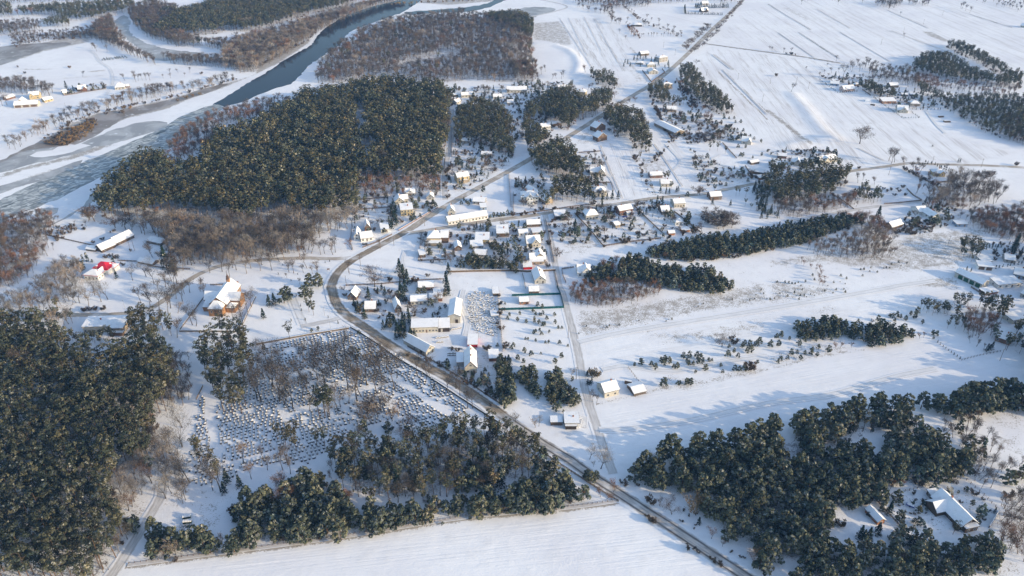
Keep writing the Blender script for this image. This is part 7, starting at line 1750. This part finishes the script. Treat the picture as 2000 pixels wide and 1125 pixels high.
car('B1', 1270, 575, R(60), 'cardark', 'dark car parked in the yard of the plain yellow block') if 0 else None
car('B2', 25, 395, R(80), 'cardark', 'dark car parked left of the white mansion')
car('B2', 880, 566, R(15), 'carblue', 'blue car parked in front of the red-brown brick house')
car('B1', 1455, 870, R(85), 'w_grey', 'snow-topped car on the villa garden path')
# tarp-covered blue boat-like trailer, snow hut and log piles
e = empty('covered_trailer', (*G(*q('D3', 1108, 580)), 0), R(-38), 'low blue trailer capped with snow in the timber house garden', 'trailer')
MB().prism([(-1.7, .45), (1.7, .45), (1.9, .95), (-1.9, .95)], -.9, .9, 'y').build('body', 'carblue', e)
MB().prism([(-1.75, .953), (1.75, .953), (1.4, 1.2), (-1.4, 1.2)], -.8, .8, 'y').build('snow_cap', 'snow', e)
for sy in (-1, 1): MB().cyl((0, sy * .91, .32), (0, sy * 1.05, .32), .32, .32, 12).build('wheel', 'rubber', e)
e = empty('snow_hut', (*G(*q('A3', 775, 790)), 0), R(-20), 'white rounded snow-covered tarpaulin heap out in the field', 'heap')
prof = [(3.2 * math.cos(a), 2.6 * math.sin(a)) for a in np.linspace(0, PI, 9)]
MB().prism(prof, -3, 3).build('cover', 'snow', e)
MB().box(-3.06, -3.003, -1.2, 1.2, .1, 1.6).build('opening', 'w_timber', e)
def logs(t, x, y, n, L, label):
    e = empty('log_pile', (*G(*q(t, x, y)), 0), R(random.uniform(-40, 10)), label, 'log pile')
    for r_ in range(3):
        for i in range(n - r_):
            yy = (i - (n - r_) / 2) * .62
            MB().cyl((-L / 2, yy, .3 + r_ * .54), (L / 2, yy, .3 + r_ * .54), .3, .27, 8).build('log', 'wood', e)
    MB().box(-L / 2 + .1, L / 2 - .1, -(n - 2) * .3, (n - 2) * .3, 1.70, 1.9).build('snow_cap', 'snow', e)
logs('A3', 815, 820, 5, 5, 'pile of logs beside the white tarpaulin heap')
logs('A3', 1345, 912, 5, 6, 'upper log pile beside the sapling fringe in the right field')
logs('A3', 1392, 950, 7, 7, 'lower log pile beside the sapling fringe in the right field')
logs('B2', 860, 628, 5, 4, 'log pile beside the small tan tool house')
logs('C2', 905, 742, 4, 4, 'snowy log pile behind the lone cream house')
# wayside shrine by the grey wood, and the little red roofed gate of the churchyard
e = empty('wayside_shrine', (*G(*q('B1', 365, 815)), 0), 0, 'small roofed wooden wayside shrine under the bare trees', 'shrine')
for sx in (-.9, .9):
    for sy in (-.6, .6): MB().box(sx - .1, sx + .1, sy - .1, sy + .1, 0, 3).build('post', 'wood', e)
MB().box(-.8, .8, -.5, .5, 1.2, 2.8).build('panel', 'w_brown', e)
rr = roof_mesh('gable', 2.4, 1.8, 3.2, .9, .3, .12).build('roof', 'r_brown', e)
roof_mesh('gable', 2.4, 1.8, 3.36, .9, .2, .14).build('snow_cover', 'snow', rr)
e = empty('church_gate', (*G(*q('B0', 1838, 1103)), 0), R(5), 'small red-brown gate with twin roofs behind the church', 'gate')
for sx in (-2.2, 0, 2.2): MB().box(sx - .2, sx + .2, -.2, .2, 0, 2.8).build('post', 'w_church', e)
for sx in (-1.1, 1.1):
    rr = shift(roof_mesh('gable', 2.0, 1.2, 3.0, .8, .1, .15), sx, 0).build('roof', 'r_rust', e)
    MB().box(sx - .85, sx + .85, -.05, .05, .15, 1.7).build('leaf', 'w_church', e)
# notice board on the green, cross in the cemetery
e = empty('notice_board', (*G(*q('B1', 565, 985)), 0), R(15), 'wooden notice board on two posts at the road junction green', 'notice board')
for sx in (-.9, .9): MB().box(sx - .07, sx + .07, -.07, .07, 0, 2.2).build('post', 'wood', e)
MB().box(-.82, .82, -.05, .05, .9, 2.0).build('board', 'w_brown', e)
# stonecutter yard: snowed-in slabs
SLAB = []
for w, d, h in ((1.0, .7, .6), (1.4, .5, .9), (.8, .8, .4), (1.7, .8, .5)):
    SLAB.append((MB().box(-w / 2, w / 2, -d / 2, d / 2, 0, h).mesh('stone_block', 'stone'), MB().box(-w / 2 + .05, w / 2 - .05, -d / 2 + .05, d / 2 - .05, h + .003, h + .22).mesh('snow_cap', 'snow')))
yard = WP(PL('C1 1655,70 1700,30 1820,50 1870,110 1885,260 1880,380 1820,370 1700,330 1650,250'))
pts = []
for i in range(2600):
    x = random.uniform(min(a for a, _ in yard), max(a for a, _ in yard)); y = random.uniform(min(b for _, b in yard), max(b for _, b in yard))
    if len(pts) < 260 and inpoly(np.array([x]), np.array([y]), yard)[0] and all((x - a) ** 2 + (y - b) ** 2 > 2.6 for a, b in pts) and all((x - a) ** 2 + (y - b) ** 2 > (r * .8) ** 2 for a, b, r in SOLID): pts.append((x, y))
def slab(x, y, rz, label, group, v=None):
    v = random.randrange(4) if v is None else v
    o = tag(link('stone_block', SLAB[v][0], None, (x, y, 0), rz), label, 'stone block', group)
    link('snow_cap', SLAB[v][1], o)
for x, y in pts: slab(x, y, random.choice((0, .1, 1.5, .8)), 'snow-capped stone block stored in the stonecutter yard', 'stone blocks in the yard')
for s, n, lbl, g in (('C1 1492,470 1610,478', 9, 'stone block in the neat row below the workshop shelter', 'neat row of blocks'), ('C1 1490,515 1585,512', 7, 'stone block in the upper row beside the cream gabled house', 'upper row by the gabled house'), ('C1 1490,530 1585,528', 7, 'stone block in the lower row beside the cream gabled house', 'lower row by the gabled house'),
                     ('C1 1400,395 1500,385', 8, 'stone block lying in front of the workshop', 'blocks before the workshop'), ('C1 1520,330 1600,315', 8, 'stone block beside the open shelter', 'blocks by the shelter'), ('C1 1400,430 1460,425', 4, 'stone block near the small tree below the workshop', 'blocks by the small tree')):
    a, b = WP(PL(s))
    for i in range(n):
        t = (i + .5) / n
        slab(a[0] + (b[0] - a[0]) * t, a[1] + (b[1] - a[1]) * t, math.atan2(b[1] - a[1], b[0] - a[0]), lbl, g, i % 2)
# pallets and frozen pool ring near the round garden
e = empty('garden_ring', (*G(*q('A2', 1305, 912)), 0), 0, 'round clipped hedge ring in the snow beside the bungalow', 'hedge ring')
m = MB()
for k_ in range(26):
    a0, a1 = 2 * PI * k_ / 26, 2 * PI * (k_ + .7) / 26
    m.cyl((8 * math.cos(a0), 5 * math.sin(a0), .35), (8 * math.cos(a1), 5 * math.sin(a1), .35), .5, .4, 6)
m.build('hedge', 'wood', e)
# ---------------------------------------------------------------- thin smoke over the big timber house
hs = [o for o in COL.objects if o.get('label', '').startswith('large timber house')][0]
cw = hs.matrix_basis @ Vector((.06 * 7.6, .2 * 19, 8.6))
m = MB()
rings = 9
for k in range(rings):
    t_ = k / (rings - 1)
    c_ = cw + Vector((-2.2 * t_ - 2.5 * t_ * t_, 1.4 * t_, 6.5 * t_ + .1))
    r_ = (.3 + 1.7 * t_ ** .8) * (1 + .18 * math.sin(5 * t_)) * (1 if k < rings - 1 else .5)
    m.v += [(c_.x + r_ * math.cos(2 * PI * j / 10), c_.y + r_ * math.sin(2 * PI * j / 10), c_.z) for j in range(10)]
for k in range(rings - 1):
    m.f += [(10 * k + j, 10 * k + (j + 1) % 10, 10 * k + 10 + (j + 1) % 10, 10 * k + 10 + j) for j in range(10)]
m.f += [tuple(range(9, -1, -1)), tuple(range(10 * rings - 10, 10 * rings))]
sm = bpy.data.materials.new('smoke'); sm.use_nodes = True
sm.node_tree.nodes.clear()
so = sm.node_tree.nodes.new('ShaderNodeOutputMaterial'); sv = sm.node_tree.nodes.new('ShaderNodeVolumePrincipled')
sv.inputs['Color'].default_value = (.9, .87, .82, 1); sv.inputs['Density'].default_value = .16
sm.node_tree.links.new(sv.outputs[0], so.inputs['Volume'])
me = m.mesh('smoke'); me.materials.append(sm)
tag(link('smoke', me), kind='stuff')
# ---------------------------------------------------------------- the hazy winter air
HAZE = 0.00007
if HAZE:
    m = bpy.data.materials.new('haze'); m.use_nodes = True
    t = m.node_tree; t.nodes.clear()
    ou = t.nodes.new('ShaderNodeOutputMaterial'); pv = t.nodes.new('ShaderNodeVolumePrincipled')
    pv.inputs['Color'].default_value = (0.20, 0.47, 1.0, 1)
    pv.inputs['Density'].default_value = HAZE
    pv.inputs['Anisotropy'].default_value = 0.0
    t.links.new(pv.outputs[0], ou.inputs['Volume'])
    me = MB().box(-16500, 16500, -3500, 16500, -1.0, HC + 6).mesh('haze')
    me.materials.append(m)
    tag(link('haze', me), kind='stuff')
print('OBJECTS', len(COL.objects), 'TREES', NTREE)
# ---------------------------------------------------------------- the ground itself, once the woods have painted their floors
nx, ny = len(xs), len(ys)
ii = np.arange((ny - 1) * (nx - 1))
r_, c_ = ii // (nx - 1), ii % (nx - 1)
a_ = r_ * nx + c_
me = np_mesh('snow_ground', np.c_[GX, GY, GZ], np.c_[a_, a_ + 1, a_ + nx + 1, a_ + nx], [M['ground']])
at = me.attributes.new('mask', 'FLOAT_COLOR', 'POINT')
at.data.foreach_set('color', np.c_[mask, np.ones(len(mask))].astype(np.float32).ravel())
at = me.attributes.new('furrow', 'FLOAT_VECTOR', 'POINT')
at.data.foreach_set('vector', fur.astype(np.float32).ravel())
for p_ in (): pass
tag(link('snow_ground', me), kind='structure')
